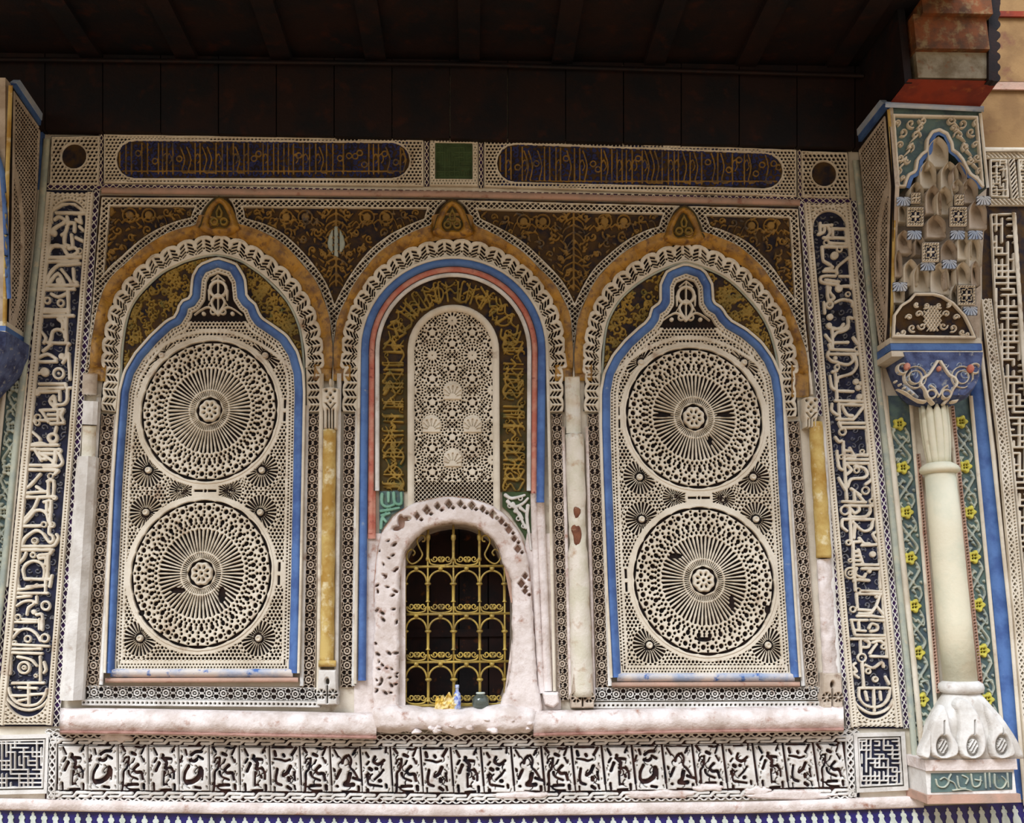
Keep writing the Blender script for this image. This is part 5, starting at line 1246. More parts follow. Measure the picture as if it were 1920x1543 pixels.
dl = np.abs((((X + Y * 0.93) / 7.9) % 1) - 0.5); dr = np.abs((((X - Y * 0.93) / 7.9) % 1) - 0.5); base = (np.maximum(dl, dr) - 0.37) * 7.9
S = np.where(best < 27.4, S, np.where(b2 < 16.8, Pn, base)); S = np.where(cv.Y > 903, base, S)
for (px_, py_) in ((849, 733), (809, 795), (886, 795), (849, 859)):
    S = np.where(np.hypot(cv.X - px_, cv.Y - py_) < 17.5, 9, S)
F = np.minimum(B, np.where(B < 1.5, 9, S - 0.22)); F = np.minimum(F, 966 - cv.Y)
relief('star_lattice', cv, F, wall(0.030), 0.016, M['stucco'], lp, dome=0.8, edge=0.75)
for (px_, py_) in ((849, 733), (809, 795), (886, 795), (849, 859)):
    cvp = Canvas(px_ - 20, px_ + 20, py_ - 20, py_ + 20, 0.95); x_ = cvp.X - px_; y_ = cvp.Y - py_ - 11
    a = np.arctan2(-y_, x_); r_ = np.hypot(x_, y_); k = math.pi / 7
    lob = 24 + 2.5 * np.abs(np.sin(3.5 * a)); F = np.minimum(lob - r_, y_ * -1 + 5 - 0 * x_)
    F = np.minimum(F, 17 - np.abs(x_)); gro = np.abs((((a) % k) - k / 2) * r_) - (0.4 + 0.045 * r_)
    F = np.where((r_ > 7) & (r_ < 21) & (gro < 0) & (y_ < 0), np.minimum(F, gro), F)
    relief('palmette', cvp, F, wall(0.038), 0.024, M['stucco'], lp, dome=2, edge=0.5)

# ================================================================ window : plaster surround, grille, things on the sill
sur = thing('window_surround', 'rough white plaster surround of the small arched window, chipped', 'window surround', W1(850, 1340))
OUTL = smooth_line([(702, 1344), (696, 1270), (700, 1180), (702, 1080), (712, 1010), (732, 975), (762, 950), (800, 936), (850, 930), (905, 940), (945, 962), (975, 1000), (990, 1050), (997, 1110), (1002, 1180), (1008, 1270), (1020, 1344)], 4)
cv = Canvas(690, 1026, 924, 1346, 1.7)
Do = -polysdf(cv.X, cv.Y, OUTL); Dw = polysdf(cv.X, cv.Y, WIN + [(936, 1350), (748, 1350)])
wb = 2.2 * wob(cv.X, cv.Y, 1.3, 4) + 1.0 * wob(cv.X, cv.Y, 0.5, 9)
F = np.minimum(Do + wb * 0.5, Dw + wb * 0.55)
for k in range(15):                                        # remains of the old pierced border
    a = math.radians(128 - k * 10.5); x = 855 + 119 * math.cos(a) * 1.0; y = 1052 - 108 * math.sin(a)
    if k > 11: x = 985 - (k % 2) * 7; y = 1080 + (k - 12) * 14
    r_ = 4.6 if k % 2 else 3.6
    F = np.minimum(F, (np.abs(cv.X - x) + np.abs(cv.Y - y) * 0.8 - r_ * 1.45) * 2.5)
    F = np.minimum(F, (np.abs(cv.X - x - 8) + np.abs(cv.Y - y - 7) * 1.2 - 3.6) * 2.5)
rgh = random.Random(5)
for x, y, r_ in [(752, 978, 6), (744, 990, 4), (762, 972, 4)] + [(rgh.uniform(704, 745), rgh.uniform(1010, 1300), rgh.uniform(0.9, 2.4)) for q_ in range(42)]:
    an_ = rgh.uniform(0, 3.1); ca_, sa_ = math.cos(an_), math.sin(an_)
    F = np.minimum(F, np.hypot(((cv.X - x) * ca_ + (cv.Y - y) * sa_), ((cv.Y - y) * ca_ - (cv.X - x) * sa_) * 0.5) * 3.5 - r_ * 3.5)
relief('rough_plaster', cv, F, wall(0.062), 0.055, M['plaster'], sur, dome=9, edge=0.55)
plate('old_ground', [(p[0], p[1]) for p in OUTL if p[1] < 1130][::1] + [(958, 1130), (944, 1056), (925, 1012), (890, 986), (850, 979), (800, 990), (768, 1019), (753, 1062), (750, 1130)], 0.022, M['pinkish'], sur, 0.004)
Wp = resample(WIN, 10)[0]
V = []; 
for x, y in Wp: 
    A = W1(x, y, 0.04); V += [A, A + np.array([0, 0.30, 0])]
mk('reveal', V, [[[i * 2, i * 2 + 2, i * 2 + 3, i * 2 + 1] for i in range(len(Wp) - 1)]], M['grey'], sur)
sl = W1(742, 1330, 0.1); sr = W1(944, 1330, 0.1)
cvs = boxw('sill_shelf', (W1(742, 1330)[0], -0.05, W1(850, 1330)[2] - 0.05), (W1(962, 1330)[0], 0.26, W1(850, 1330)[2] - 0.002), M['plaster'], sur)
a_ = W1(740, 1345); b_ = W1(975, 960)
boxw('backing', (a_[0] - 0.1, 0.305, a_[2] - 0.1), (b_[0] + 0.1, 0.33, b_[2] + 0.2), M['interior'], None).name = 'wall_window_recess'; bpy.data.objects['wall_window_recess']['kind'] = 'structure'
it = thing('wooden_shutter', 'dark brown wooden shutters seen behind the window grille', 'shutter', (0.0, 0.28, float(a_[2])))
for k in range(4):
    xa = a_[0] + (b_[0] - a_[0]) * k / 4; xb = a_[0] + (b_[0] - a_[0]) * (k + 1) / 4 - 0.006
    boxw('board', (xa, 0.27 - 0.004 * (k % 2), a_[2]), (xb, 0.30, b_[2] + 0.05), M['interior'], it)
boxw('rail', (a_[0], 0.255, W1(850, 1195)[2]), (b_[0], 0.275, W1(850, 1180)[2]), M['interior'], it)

gr = thing('window_grille', 'yellow wrought iron grille of little arcades and scrolls in the window', 'grille', W1(850, 1326, 0.0))
GD = -0.02
def gp(pts, d=GD): return [W1(x, y, d) for x, y in pts]
bars = [759, 802, 850, 899, 946]
rails = [1062, 1151, 1241]
def inwin(x, y): return float(polysdf(np.array([[x]], float), np.array([[y]], float), WIN)[0, 0]) < -1
for ry in rails + [1322]:
    tube('rail', gp([(750, ry + 1), (956, ry - 1)]), 0.006, M['brass'], gr, 8)
for bx in bars:
    tb_y = {759: 1050, 802: 996, 850: 984, 899: 992, 946: 1054}[bx]
    tube('bar', gp([(bx, tb_y), (bx + 1, 1324)]), 0.0045, M['brass'], gr, 8)
cref = None
def colonelle(x, ya, yb, big):
    global cref
    n = 12; A = W1(x, yb, GD - 0.0); B = W1(x, ya, GD); H = B[2] - A[2]; R = 0.0095 if big else 0.0085
    prof = [(R * 1.1, 0), (R * 1.25, 0.03 * H), (R * 0.9, 0.07 * H), (R * 0.75, 0.12 * H), (R * 0.75, 0.82 * H), (R * 1.0, 0.86 * H), (R * 1.7, 0.90 * H), (R * 1.7, 0.96 * H), (R * 1.0, H)]
    return lathe('little_column', A, prof, M['brass'], gr, 12)
for ri, ry in enumerate(rails):
    nxt = [1151, 1241, 1322][ri]; sp_ = ry + 30
    for bi, bx in enumerate(bars): colonelle(bx + (ry - 1062) * 0.005, sp_, nxt - (22 if ri < 2 else 6), bi == 2)
    for bi in range(4):
        xa, xb = bars[bi] + 1, bars[bi + 1] - 1; xc = (xa + xb) / 2; rx = (xb - xa) / 2 - 1
        tube('arch', gp([(xc + rx * math.cos(a), sp_ - 22 * math.sin(a)) for a in np.linspace(0, math.pi, 15)]), 0.0045, M['brass'], gr, 8)
        tube('boss', gp([(xc, ry + 8), (xc, ry + 1)]), 0.009, M['brass'], gr, 8, r1=0.012)
def scr(x, y, r, s, up, rad=0.0034):
    P = []
    for k in range(19):
        a = k * 0.42; rr = r * (1 - k / 24); P.append((x + s * rr * math.cos(a + math.pi), y + up * rr * math.sin(a)))
    tube('scroll', gp(P, GD + 0.004), rad, M['brass'], gr, 6)
for ry, xs_ in ((1062, (802, 850, 899)), (1151, bars), (1241, bars), (1322, bars)):
    for i in range(len(xs_) - 1):
        a_, b_ = xs_[i], xs_[i + 1]; q = (b_ - a_) / 4
        for k, s_ in ((1.0, 1), (1.9, -1), (2.2, 1), (3.1, -1)): 
            scr(a_ + q * k + 1, ry - 16 + 2, 6.3, s_, 1 if True else -1)
        tube('scroll', gp(smooth_line([(a_ + 3, ry - 14), (a_ + 6, ry - 5), (a_ + 2 * q, ry - 2), (b_ - 6, ry - 5), (b_ - 3, ry - 14)], 4), GD + 0.003), 0.004, M['brass'], gr, 6)
for s_, x0 in ((1, 770), (-1, 931)):                        # the large S scrolls in the shoulders
    tube('large_scroll', gp(smooth_line([(x0 + s_ * 10, 1043), (x0 + s_ * 4, 1047), (x0 - s_ * 1, 1042), (x0 + s_ * 2, 1034), (x0 + s_ * 10, 1033), (x0 + s_ * 14, 1042), (x0 + s_ * 12, 1053), (x0 + s_ * 2, 1058), (x0 - s_ * 8, 1052), (x0 - s_ * 8, 1038), (x0 + s_ * 4, 1024)][::-1] if False else [(x0 + s_ * 4, 1042), (x0 + s_ * 8, 1036), (x0 + s_ * 2, 1030), (x0 - s_ * 6, 1036), (x0 - s_ * 7, 1048), (x0 + s_ * 2, 1057), (x0 + s_ * 14, 1052), (x0 + s_ * 22, 1040), (x0 + s_ * 16, 1026), (x0 + s_ * 12, 1014), (x0 + s_ * 18, 1004), (x0 + s_ * 26, 1006), (x0 + s_ * 26, 1014), (x0 + s_ * 21, 1015)], 4)), 0.0042, M['brass'], gr, 7)
for bx in (802, 850, 899): lathe('little_column', W1(bx, 1052, GD), [(0.007, 0), (0.010, 0.01), (0.0065, 0.02), (0.0065, 0.09), (0.011, 0.1), (0.011, 0.115), (0.006, 0.12), (0.006, 0.15)], M['brass'], gr, 12)

# things left on the sill
sz = W1(850, 1330)[2]
jb = W1(901, 1324, 0.02)
jar = thing('glass_jar', 'small round greenish glass jar on the window sill, right of the paper', 'jar', (jb[0], jb[1], sz))
lathe('body', (jb[0], jb[1], sz), [(0.012, 0), (0.030, 0.004), (0.037, 0.022), (0.036, 0.042), (0.026, 0.058), (0.018, 0.062), (0.018, 0.068), (0.016, 0.068), (0.016, 0.061), (0.024, 0.056), (0.034, 0.041), (0.034, 0.022), (0.026, 0.007), (0.001, 0.005)], M['glass'], jar, 24)
lathe('rim', (jb[0], jb[1], sz + 0.064), [(0.0175, 0), (0.020, 0.002), (0.020, 0.006), (0.0175, 0.008)], M['tilewhite'], jar, 20)
def crumple(label, x, y, w_, h_, seed, m, name, cat):
    rg = random.Random(seed); b = W1(x, y, 0.03); nx, nz = 9, 7; V = []
    for j in range(nz):
        for i in range(nx):
            u = i / (nx - 1) - 0.5; v = j / (nz - 1)
            V.append((b[0] + u * w_ * (1 - 0.3 * v) + rg.uniform(-1, 1) * w_ * 0.03, b[1] + rg.uniform(-1, 1) * w_ * 0.12 - 0.01, sz + v * h_ * (0.62 + 0.32 * abs(math.sin(u * 5 + seed))) ))
    n = len(V); V += [(a, bb + 0.012, c) for a, bb, c in V]
    F = [[j * nx + i, j * nx + i + 1, (j + 1) * nx + i + 1, (j + 1) * nx + i] for j in range(nz - 1) for i in range(nx - 1)]
    F2 = [[n + k for k in f[::-1]] for f in F]
    bo = [i for i in range(nx)] + [j * nx + nx - 1 for j in range(1, nz)] + [(nz - 1) * nx + i for i in range(nx - 2, -1, -1)] + [j * nx for j in range(nz - 2, 0, -1)]
    F3 = [[bo[k], n + bo[k], n + bo[(k + 1) % len(bo)], bo[(k + 1) % len(bo)]] for k in range(len(bo))]
    o = mk(name, V, [F + F2 + F3], m, None); return tagt(o, label, cat)
crumple('crumpled yellowed paper on the window sill, left piece', 824, 1325, 0.045, 0.065, 3, M['paper'], 'crumpled_paper', 'paper')
crumple('crumpled yellowed paper on the window sill, larger middle piece', 843, 1325, 0.075, 0.080, 5, M['paper'], 'crumpled_paper', 'paper')
pb_ = W1(857, 1324, 0.025)
o = lathe('plastic_bottle', (pb_[0], pb_[1], sz), [(0.010, 0), (0.016, 0.004), (0.017, 0.05), (0.014, 0.068), (0.007, 0.078), (0.007, 0.090), (0.009, 0.091), (0.009, 0.104), (0.001, 0.105)], M['plastic'], None, 16); tagt(o, 'small pale blue and white plastic bottle on the window sill', 'bottle')
# ================================================================ corbels
def dcorb(y): return np.interp(y, [205, 350, 640], [0.36, 0.33, 0.17])
def WC(x, y, e=0.0):
    x = np.asarray(x, float).ravel(); y = np.asarray(y, float).ravel(); return W(x, y, dcorb(y) + e)
def corb(e):
    f = lambda x, y: WC(x, y, e); f.n = np.array([0, 1.0, 0]); return f
def sidesurf(X, e, sg):
    f = lambda x, y: SX(x, y, X) + np.array([sg * e, 0, 0]); f.n = np.array([-sg, 0, 0.0]); return f
cb = thing('muqarnas_corbel', 'tall painted stalactite corbel with blue scalloped arch, above the right column', 'corbel', W1(1760, 660, 0.1))
# body : loft of front edge down to the wall
fl = [(1667, 200), (1668, 215), (1680, 352), (1676, 480), (1671, 640)]; frr = [(1838, 208), (1838, 222), (1850, 352), (1842, 480), (1836, 640)]
V = []
for (a, b), (c_, d_) in zip(fl, frr):
    A = WC([a], [b], -0.095)[0]; B = WC([c_], [d_], -0.095)[0]; A0_ = WC([a], [b])[0]; V += [np.array([A0_[0], A[1], A[2]]), B, (B[0], 0, B[2]), (A0_[0], 0, A[2])]
F = [[4 * i + k, 4 * i + (k + 1) % 4, 4 * (i + 1) + (k + 1) % 4, 4 * (i + 1) + k] for i in range(4) for k in range(4)]
mk('body', V, [[f[::-1] for f in F], [[0, 1, 2, 3], [19, 18, 17, 16]]], M['grey'], cb)
XC = float(WC([1670], [300])[0][0]) - 0.004
Lb = XR
# left side face: pierced blue-edged panel
sidep = [(1604, 280), (1664, 200), (1676, 350), (1672, 480), (1668, 650), (1648, 682), (1630, 560), (1616, 420)]
cvs_ = Canvas(1596, 1682, 192, 690, 1.3)
Ds = -polysdf(cvs_.X, cvs_.Y, sidep)
hx = cvs_.X / 6.2; hy = cvs_.Y / 9.0; a = np.abs(((hx + hy) % 1) - 0.5); b = np.abs(((hx - hy) % 1) - 0.5)
S = (np.maximum(a, b) - 0.36) * 6.2; leaf = np.abs(np.hypot((cvs_.X - 1682) * 1.0, (cvs_.Y - 480) * 0.25) - 36) - 2.5
S = np.where(leaf < 0, 9, S)
Fs = np.minimum(Ds - 6, np.where(Ds < 9, 9, S)); relief('pierced_side', cvs_, Fs, sidesurf(XC, 0.004, -1), 0.012, M['grey'], cb, dome=1.2)
plate('side_ground', sidep, 0, M['dark'], cb, 0.003, surf=sidesurf(XC, -0.002, -1))
Ss = lambda x, y, d: SX(x, y, XC) + np.stack([-np.asarray(d, float) * np.ones(len(np.atleast_1d(x))), 0 * np.atleast_1d(x), 0 * np.atleast_1d(x)], 1)
sweep('blue_edge', [(1664, 197), (1602, 276), (1614, 420), (1629, 560), (1647, 682), (1668, 652)], [(-4, -0.01), (-4, 0.014), (4, 0.014), (4, -0.01)], M['blue'], cb, sharp=True, smooth=False, surf=Ss)
sweep('white_edge', [(1660, 190), (1595, 272), (1607, 420), (1622, 560), (1642, 690)], [(-4, -0.01), (-4, 0.018), (4, 0.018), (4, -0.01)], M['paleblue'], cb, sharp=True, smooth=False, surf=Ss)
# front: spandrel plate with foliage and scalloped arch outline
Sf = lambda x, y, d: WC(x, y, d)
ARCHL = [(1700, 352), (1704, 338), (1708, 329), (1718, 324), (1722, 318), (1725, 300), (1733, 290), (1742, 284), (1744, 262), (1752, 249), (1762, 246), (1774, 252), (1782, 268), (1784, 282), (1795, 290), (1803, 300), (1812, 318), (1818, 328), (1832, 338), (1842, 352)]
cvg_ = Canvas(1664, 1856, 200, 360, 1.6); Fg_ = np.minimum(-polysdf(cvg_.X, cvg_.Y, [(1668, 202), (1840, 208), (1852, 352), (1680, 352)]), polysdf(cvg_.X, cvg_.Y, ARCHL + [(1842, 380), (1700, 380)]))
relief('spandrel_ground', cvg_, Fg_, corb(0.003), 0.10, M['teal'], cb)
plate('side_wall', [(1664, 200), (1676, 350), (1670, 480), (1666, 650), (1648, 682), (1625, 560), (1600, 280)], 0, M['grey'], cb, 0.02, surf=sidesurf(XC, -0.006, -1))
cvf = Canvas(1668, 1852, 206, 356, 1.15); rg = random.Random(12)
for s_ in (-1, 1):
    for (dx, dy, r, a0, sg) in ((26, 14, 8, 0, 1), (48, 20, 9, 2, -1), (64, 36, 9, 1, 1), (40, 42, 9, 3, 1), (70, 60, 7, 0, -1), (52, 64, 8, 2, 1), (72, 84, 7, 1, 1), (60, 90, 6, 3, -1), (76, 108, 6, 2, 1), (30, 28, 6, 1, -1), (74, 18, 6, 2, 1), (68, 122, 5, 1, -1)):
        scroll(cvf, 1760 + s_ * dx + (dy - 60) * 0.05, 210 + dy, r, a0 if s_ > 0 else math.pi - a0, sg * s_, 3.2)
    for k in range(8): cvf.stroke([(1760 + s_ * (24 + 6 * k), 216 + 13 * k), (1760 + s_ * (34 + 6 * k), 226 + 13 * k)], 4.5, 1.5)
Ff = -cvf.D; q = -polysdf(cvf.X, cvf.Y, [(1674, 212), (1835, 216), (1847, 350), (1684, 350)]); ar = polysdf(cvf.X, cvf.Y, ARCHL)
Ff = np.minimum(Ff, np.minimum(q - 5, ar - 6)); Ff = np.maximum(Ff, np.minimum(q, 5 - q)); Ff = np.maximum(Ff, np.minimum(ar, 7 - ar)); Ff = np.minimum(Ff, np.minimum(q, ar - 0.5))
relief('carved_spandrel', cvf, Ff, corb(0.022), 0.02, M['stucco'], cb, dome=1.6, edge=0.5)
sweep('blue_arch', ARCHL, [(-6.5, -0.005), (-6.5, 0.012), (0.5, 0.015), (0.5, -0.005)], M['blue'], cb, ds=4, surf=Sf, smooth=False)
sweep('top_moulding', [(1660, 196), (1845, 205)], [(-5, 0.0), (-5, 0.03), (4, 0.036), (6, 0.0)], M['paleblue'], cb, ds=40, surf=Sf)
sweep('edge_fillet', [(1666, 205), (1678, 352), (1671, 640)], [(-3, 0.0), (-3, 0.012), (3, 0.012), (3, 0.0)], M['ochrepale'], cb, ds=30, surf=Sf)
sweep('edge_fillet', [(1838, 212), (1852, 352)], [(-3, 0.0), (-3, 0.02), (3, 0.02), (3, 0.0)], M['stucco'], cb, ds=30, surf=Sf)
# the hollow cells
def cell(cx, cy, w_, h_, tilt=0.0, m='grey'):
    """one hooded niche: pointed outline standing proud, hollowed like half a bowl"""
    nx, ny = 15, 15; V = []; x0 = 1560 + cx / 2.967; y0 = 180 + cy / 2.967; w_ /= 2.967; h_ /= 2.967
    for j in range(ny):
        v = j / (ny - 1)
        half = 0.5 * w_ * (math.sin(min(1, v / 0.45) * math.pi / 2) ** 0.75 if v < 0.45 else 1.0)
        for i in range(nx):
            u = 2 * i / (nx - 1) - 1
            x = x0 + u * half + tilt * (v - 0.5) * w_; y = y0 - h_ / 2 + v * h_
            rr = abs(u); lip = 0.026 * (1 - v * 0.35); bowl = 0.075 * max(0.0, 1 - rr ** 2.4) * math.sin(min(1.0, v / 0.5 + 0.05) * math.pi / 2) * (1 - 0.75 * max(0, v - 0.45) / 0.55)
            V.append(WC([x], [y], lip - bowl)[0])
    n = len(V); bo = [i for i in range(nx)] + [j * nx + nx - 1 for j in range(1, ny)] + [(ny - 1) * nx + i for i in range(nx - 2, -1, -1)] + [j * nx for j in range(ny - 2, 0, -1)]
    V2 = [V[b] + np.array([0, 0.05, 0]) for b in bo]
    F = [[j * nx + i, (j + 1) * nx + i, (j + 1) * nx + i + 1, j * nx + i + 1] for j in range(ny - 1) for i in range(nx - 1)]
    F3 = [[bo[k], bo[(k + 1) % len(bo)], n + (k + 1) % len(bo), n + k] for k in range(len(bo))]
    mk('muqarnas_cell', V + V2, [F, F3], M[m], cb, smooth=True)
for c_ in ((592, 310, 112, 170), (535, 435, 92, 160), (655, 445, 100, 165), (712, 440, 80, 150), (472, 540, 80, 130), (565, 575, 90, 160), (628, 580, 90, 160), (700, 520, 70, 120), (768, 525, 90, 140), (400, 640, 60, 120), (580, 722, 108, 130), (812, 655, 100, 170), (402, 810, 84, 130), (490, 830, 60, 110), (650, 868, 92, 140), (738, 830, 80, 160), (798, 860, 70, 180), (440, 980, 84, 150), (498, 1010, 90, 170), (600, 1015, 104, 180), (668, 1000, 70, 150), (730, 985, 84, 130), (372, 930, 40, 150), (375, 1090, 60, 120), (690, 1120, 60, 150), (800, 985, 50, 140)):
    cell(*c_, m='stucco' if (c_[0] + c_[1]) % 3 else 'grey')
def flower_tile(cx, cy, w_):
    x0 = 1560 + cx / 2.967; y0 = 180 + cy / 2.967; w_ = w_ / 2.967 / 2
    P = [(x0 - w_, y0 - w_ * 1.15), (x0 + w_, y0 - w_ * 1.15), (x0 + w_, y0 + w_ * 1.15), (x0 - w_, y0 + w_ * 1.15)]
    plate('tile_ground', P, 0, M['blueground'], cb, 0.02, surf=corb(0.034))
    cv = Canvas(x0 - w_ - 1, x0 + w_ + 1, y0 - w_ * 1.2, y0 + w_ * 1.2, 0.9); X = cv.X - x0; Y = (cv.Y - y0) / 1.15; r = np.hypot(X, Y); a = np.arctan2(Y, X)
    D = np.minimum(r - (4.5 + 3.2 * np.cos(4 * a)), np.abs(r - 10.5 - 1.5 * np.cos(8 * a)) - 1.0); q = w_ - np.maximum(np.abs(X), np.abs(Y))
    D = np.minimum(D, np.maximum(q - 4, -q)); D = np.where(q < 4, np.maximum(D, 1.0 - np.hypot(((X + Y) % 5) - 2.5, q - 2.2)), D)
    relief('flower_tile', cv, np.minimum(-D, q), corb(0.042), 0.014, M['stucco'], cb, dome=1.0)
for c_ in ((467, 668, 90), (706, 668, 92), (552, 866, 92), (752, 1105, 96), (470, 565, 50), (712, 575, 50)): flower_tile(*c_)
for k, (cx_, cy_) in enumerate(((400, 585), (460, 772), (700, 772), (800, 772), (535, 945), (655, 935), (380, 1060), (770, 1195), (845, 580))):
    x0 = 1560 + cx_ / 2.967; y0 = 180 + cy_ / 2.967; cv = Canvas(x0 - 14, x0 + 14, y0 - 9, y0 + 9, 1.0)
    a = np.arctan2(cv.Y - y0 + 9, cv.X - x0); F = np.minimum(8 - np.abs(cv.Y - y0), 13 - np.abs(cv.X - x0)); F = np.minimum(F, np.abs(((a % 0.36) - 0.18)) * 22 - 1.3)
    plate('fan_ground', [(x0 - 13, y0 - 8), (x0 + 13, y0 - 8), (x0 + 13, y0 + 8), (x0 - 13, y0 + 8)], 0, M['blueground'], cb, 0.01, surf=corb(0.018)); relief('fan', cv, F, corb(0.028), 0.012, M['paleblue'], cb)
# lower carved panel of the corbel
LP = [(1674, 632), (1676, 590), (1690, 570), (1706, 560), (1716, 548), (1752, 548), (1768, 552), (1790, 566), (1812, 590), (1822, 610), (1832, 634)]
plate('lower_ground', LP, 0, M['brown'], cb, 0.12, surf=corb(0.030))
cvf = Canvas(1668, 1840, 542, 640, 1.1)
for s_ in (-1, 1):
    for (dx, dy, r, a0, sg) in ((20, 62, 8, 0, 1), (38, 66, 8, 2, -1), (56, 74, 6, 1, 1), (26, 40, 7, 3, 1), (44, 46, 6, 0, -1), (12, 24, 6, 1, 1), (30, 22, 5, 2, -1), (66, 78, 5, 1, 1)): scroll(cvf, 1750 + s_ * dx, 548 + dy, r, a0 if s_ > 0 else math.pi - a0, sg * s_, 3.2)
for i in range(5):
    for j in range(5):
        if abs(i - 2) + abs(j - 2) < 4: cvf.stroke([(1750 + (i - 2) * 6 - 4, 596 + (j - 2) * 9 - 5), (1750 + (i - 2) * 6 + 4, 596 + (j - 2) * 9 + 5)], 2.2); cvf.stroke([(1750 + (i - 2) * 6 - 4, 596 + (j - 2) * 9 + 5), (1750 + (i - 2) * 6 + 4, 596 + (j - 2) * 9 - 5)], 2.2)
q = -polysdf(cvf.X, cvf.Y, LP); Ff = np.minimum(np.maximum(-cvf.D, 5 - q), q)
relief('lower_carved_panel', cvf, Ff, corb(0.050), 0.014, M['stucco'], cb, dome=1.5)
# cornice of the corbel : white, blue, white
for nm, dy, dd_, mm, hh in (('cornice_white', 638, 0.012, 'stucco', 5), ('cornice_blue', 650, 0.022, 'blue', 6), ('cornice_white', 663, 0.034, 'stucco', 5)):
    A = np.array([W1(1669, dy, 0.175 + dd_), W1(1837, dy + 1, 0.175 + dd_)]); z = A[0][2]; hz = hh * 0.0026
    boxw(nm, (XC - 0.004 - dd_ * 0.4, -0.175 - dd_, z - hz), (A[1][0] + dd_ * 0.5, 0.0, z + hz), M[mm], cb)

# ================================================================ the right column
co = thing('engaged_column', 'tall pale column with painted blue capital, right side', 'column', W1(1800, 1412, 0.12))
def axis(x, y): return W1(x, y, 0.105)
top = axis(1762, 884); bot = axis(1801, 1284); ax_ = np.array([(top[0] + bot[0]) / 2, -0.105]); 
Hs = top[2] - bot[2]
lathe('shaft', (bot[0], -0.105, bot[2]), [(0.070, 0), (0.071, Hs * 0.3), (0.069, Hs * 0.7), (0.066, Hs)], M['shaft'], co, 36, rough=0.006).data.transform(Matrix.Identity(4))
sh = co.children[0]
me = sh.data; 
for v in me.vertices:                                        # follow the slight lean of the old shaft
    q = (v.co.z + co.location.z - bot[2]) / Hs; v.co.x += (top[0] - bot[0]) * q
zt = top[2]; xt = top[0]
lathe('neck_ring', (xt, -0.105, zt - 0.012), [(0.07, 0), (0.084, 0.008), (0.088, 0.020), (0.080, 0.034), (0.066, 0.044), (0.055, 0.05)], M['shaft'], co, 32)
zb = zt + 0.035; za = axis(1757, 762)[2]; Hc = za - zb
for k in range(10):                                          # upright petals of the bell
    a = 2 * math.pi * k / 10 + 0.16; V = []; n = 8
    for i in range(11):
        q = i / 10; r0 = 0.040 + 0.012 * q + (0.006 * math.sin(q * math.pi)); wd_ = 0.0175 * (1 if q < 0.86 else math.cos((q - 0.86) / 0.14 * 1.3)); 
        for j in range(n):
            b = 2 * math.pi * j / n; rr = r0 + 0.011 * math.cos(b); tt = wd_ * math.sin(b)
            V.append((xt + rr * math.cos(a) - tt * math.sin(a), -0.105 + rr * math.sin(a) + tt * math.cos(a), zb + Hc * q))
    mk('petal', V, [[[i * n + j, i * n + (j + 1) % n, (i + 1) * n + (j + 1) % n, (i + 1) * n + j] for i in range(10) for j in range(n)], [[10 * n + j for j in range(n)], list(range(n))[::-1]]], M['shaft'], co, smooth=True)
zc_ = axis(1752, 672)[2]; H2 = zc_ - za; cx2 = W1(1756, 715, 0.12)[0]
prof = []; sq = []
for i in range(9):
    q = i / 8; prof.append((0.058 + (0.185 - 0.058) * (q ** 0.36), H2 * q)); sq.append(2.0 + 5.5 * min(1, q * 1.4))
capb = lathe('capital_block', (cx2, -0.105, za), prof, M['capblue'], co, 48, sq=sq, smooth=False)
for v in capb.data.vertices:
    wy = v.co.y + co.location.y
    v.co.y = max(min(wy, -0.0), -0.215) - co.location.y
CD = 0.212
def capd(y): return np.interp(y, [672, 725, 745, 764], [0.217, 0.217, 0.205, 0.17])
Cs = lambda e: (lambda x, y: W(np.asarray(x, float), np.asarray(y, float), capd(np.asarray(y, float)) + e))
cs1 = Cs(0.012); cs1.n = np.array([0, 1.0, 0])
cvf = Canvas(1662, 1842, 668, 766, 1.1)
for s_ in (-1, 1):
    c0 = 1762
    cvf.stroke(smooth_line([(c0, 672), (c0 + s_ * 10, 688), (c0 + s_ * 20, 702), (c0 + s_ * 30, 708), (c0 + s_ * 34, 718), (c0 + s_ * 26, 730), (c0 + s_ * 20, 744), (c0 + s_ * 10, 756)], 4), 6, 5)
    cvf.ring(c0 + s_ * 14, 738, 8, 4); cvf.stroke(smooth_line([(c0, 742), (c0 + s_ * 8, 728), (c0 + s_ * 16, 722)], 3), 4)
    cvf.ring(c0 + s_ * 44, 706, 20, 2.6); cvf.ring(c0 + s_ * 44, 706, 12, 2.6); cvf.stroke(smooth_line([(c0 + s_ * 26, 752), (c0 + s_ * 46, 748), (c0 + s_ * 66, 734), (c0 + s_ * 90, 728)], 3), 6, 5)
    for k in range(5): cvf.disc(c0 + s_ * (48 + 8 * k), 738 - 6 * k, 2.4)
    cvf.ring(c0 + s_ * 68, 690, 9, 4)
Fc = np.minimum(-cvf.D, -polysdf(cvf.X, cvf.Y, [(1668, 672), (1840, 676), (1836, 700), (1812, 728), (1792, 760), (1736, 760), (1700, 738), (1672, 722), (1666, 700)]))
relief('capital_scrolls', cvf, Fc, cs1, 0.03, M['stucco'], co, dome=1.8, edge=0.5)
cvf = Canvas(1662, 1842, 668, 766, 1.3)
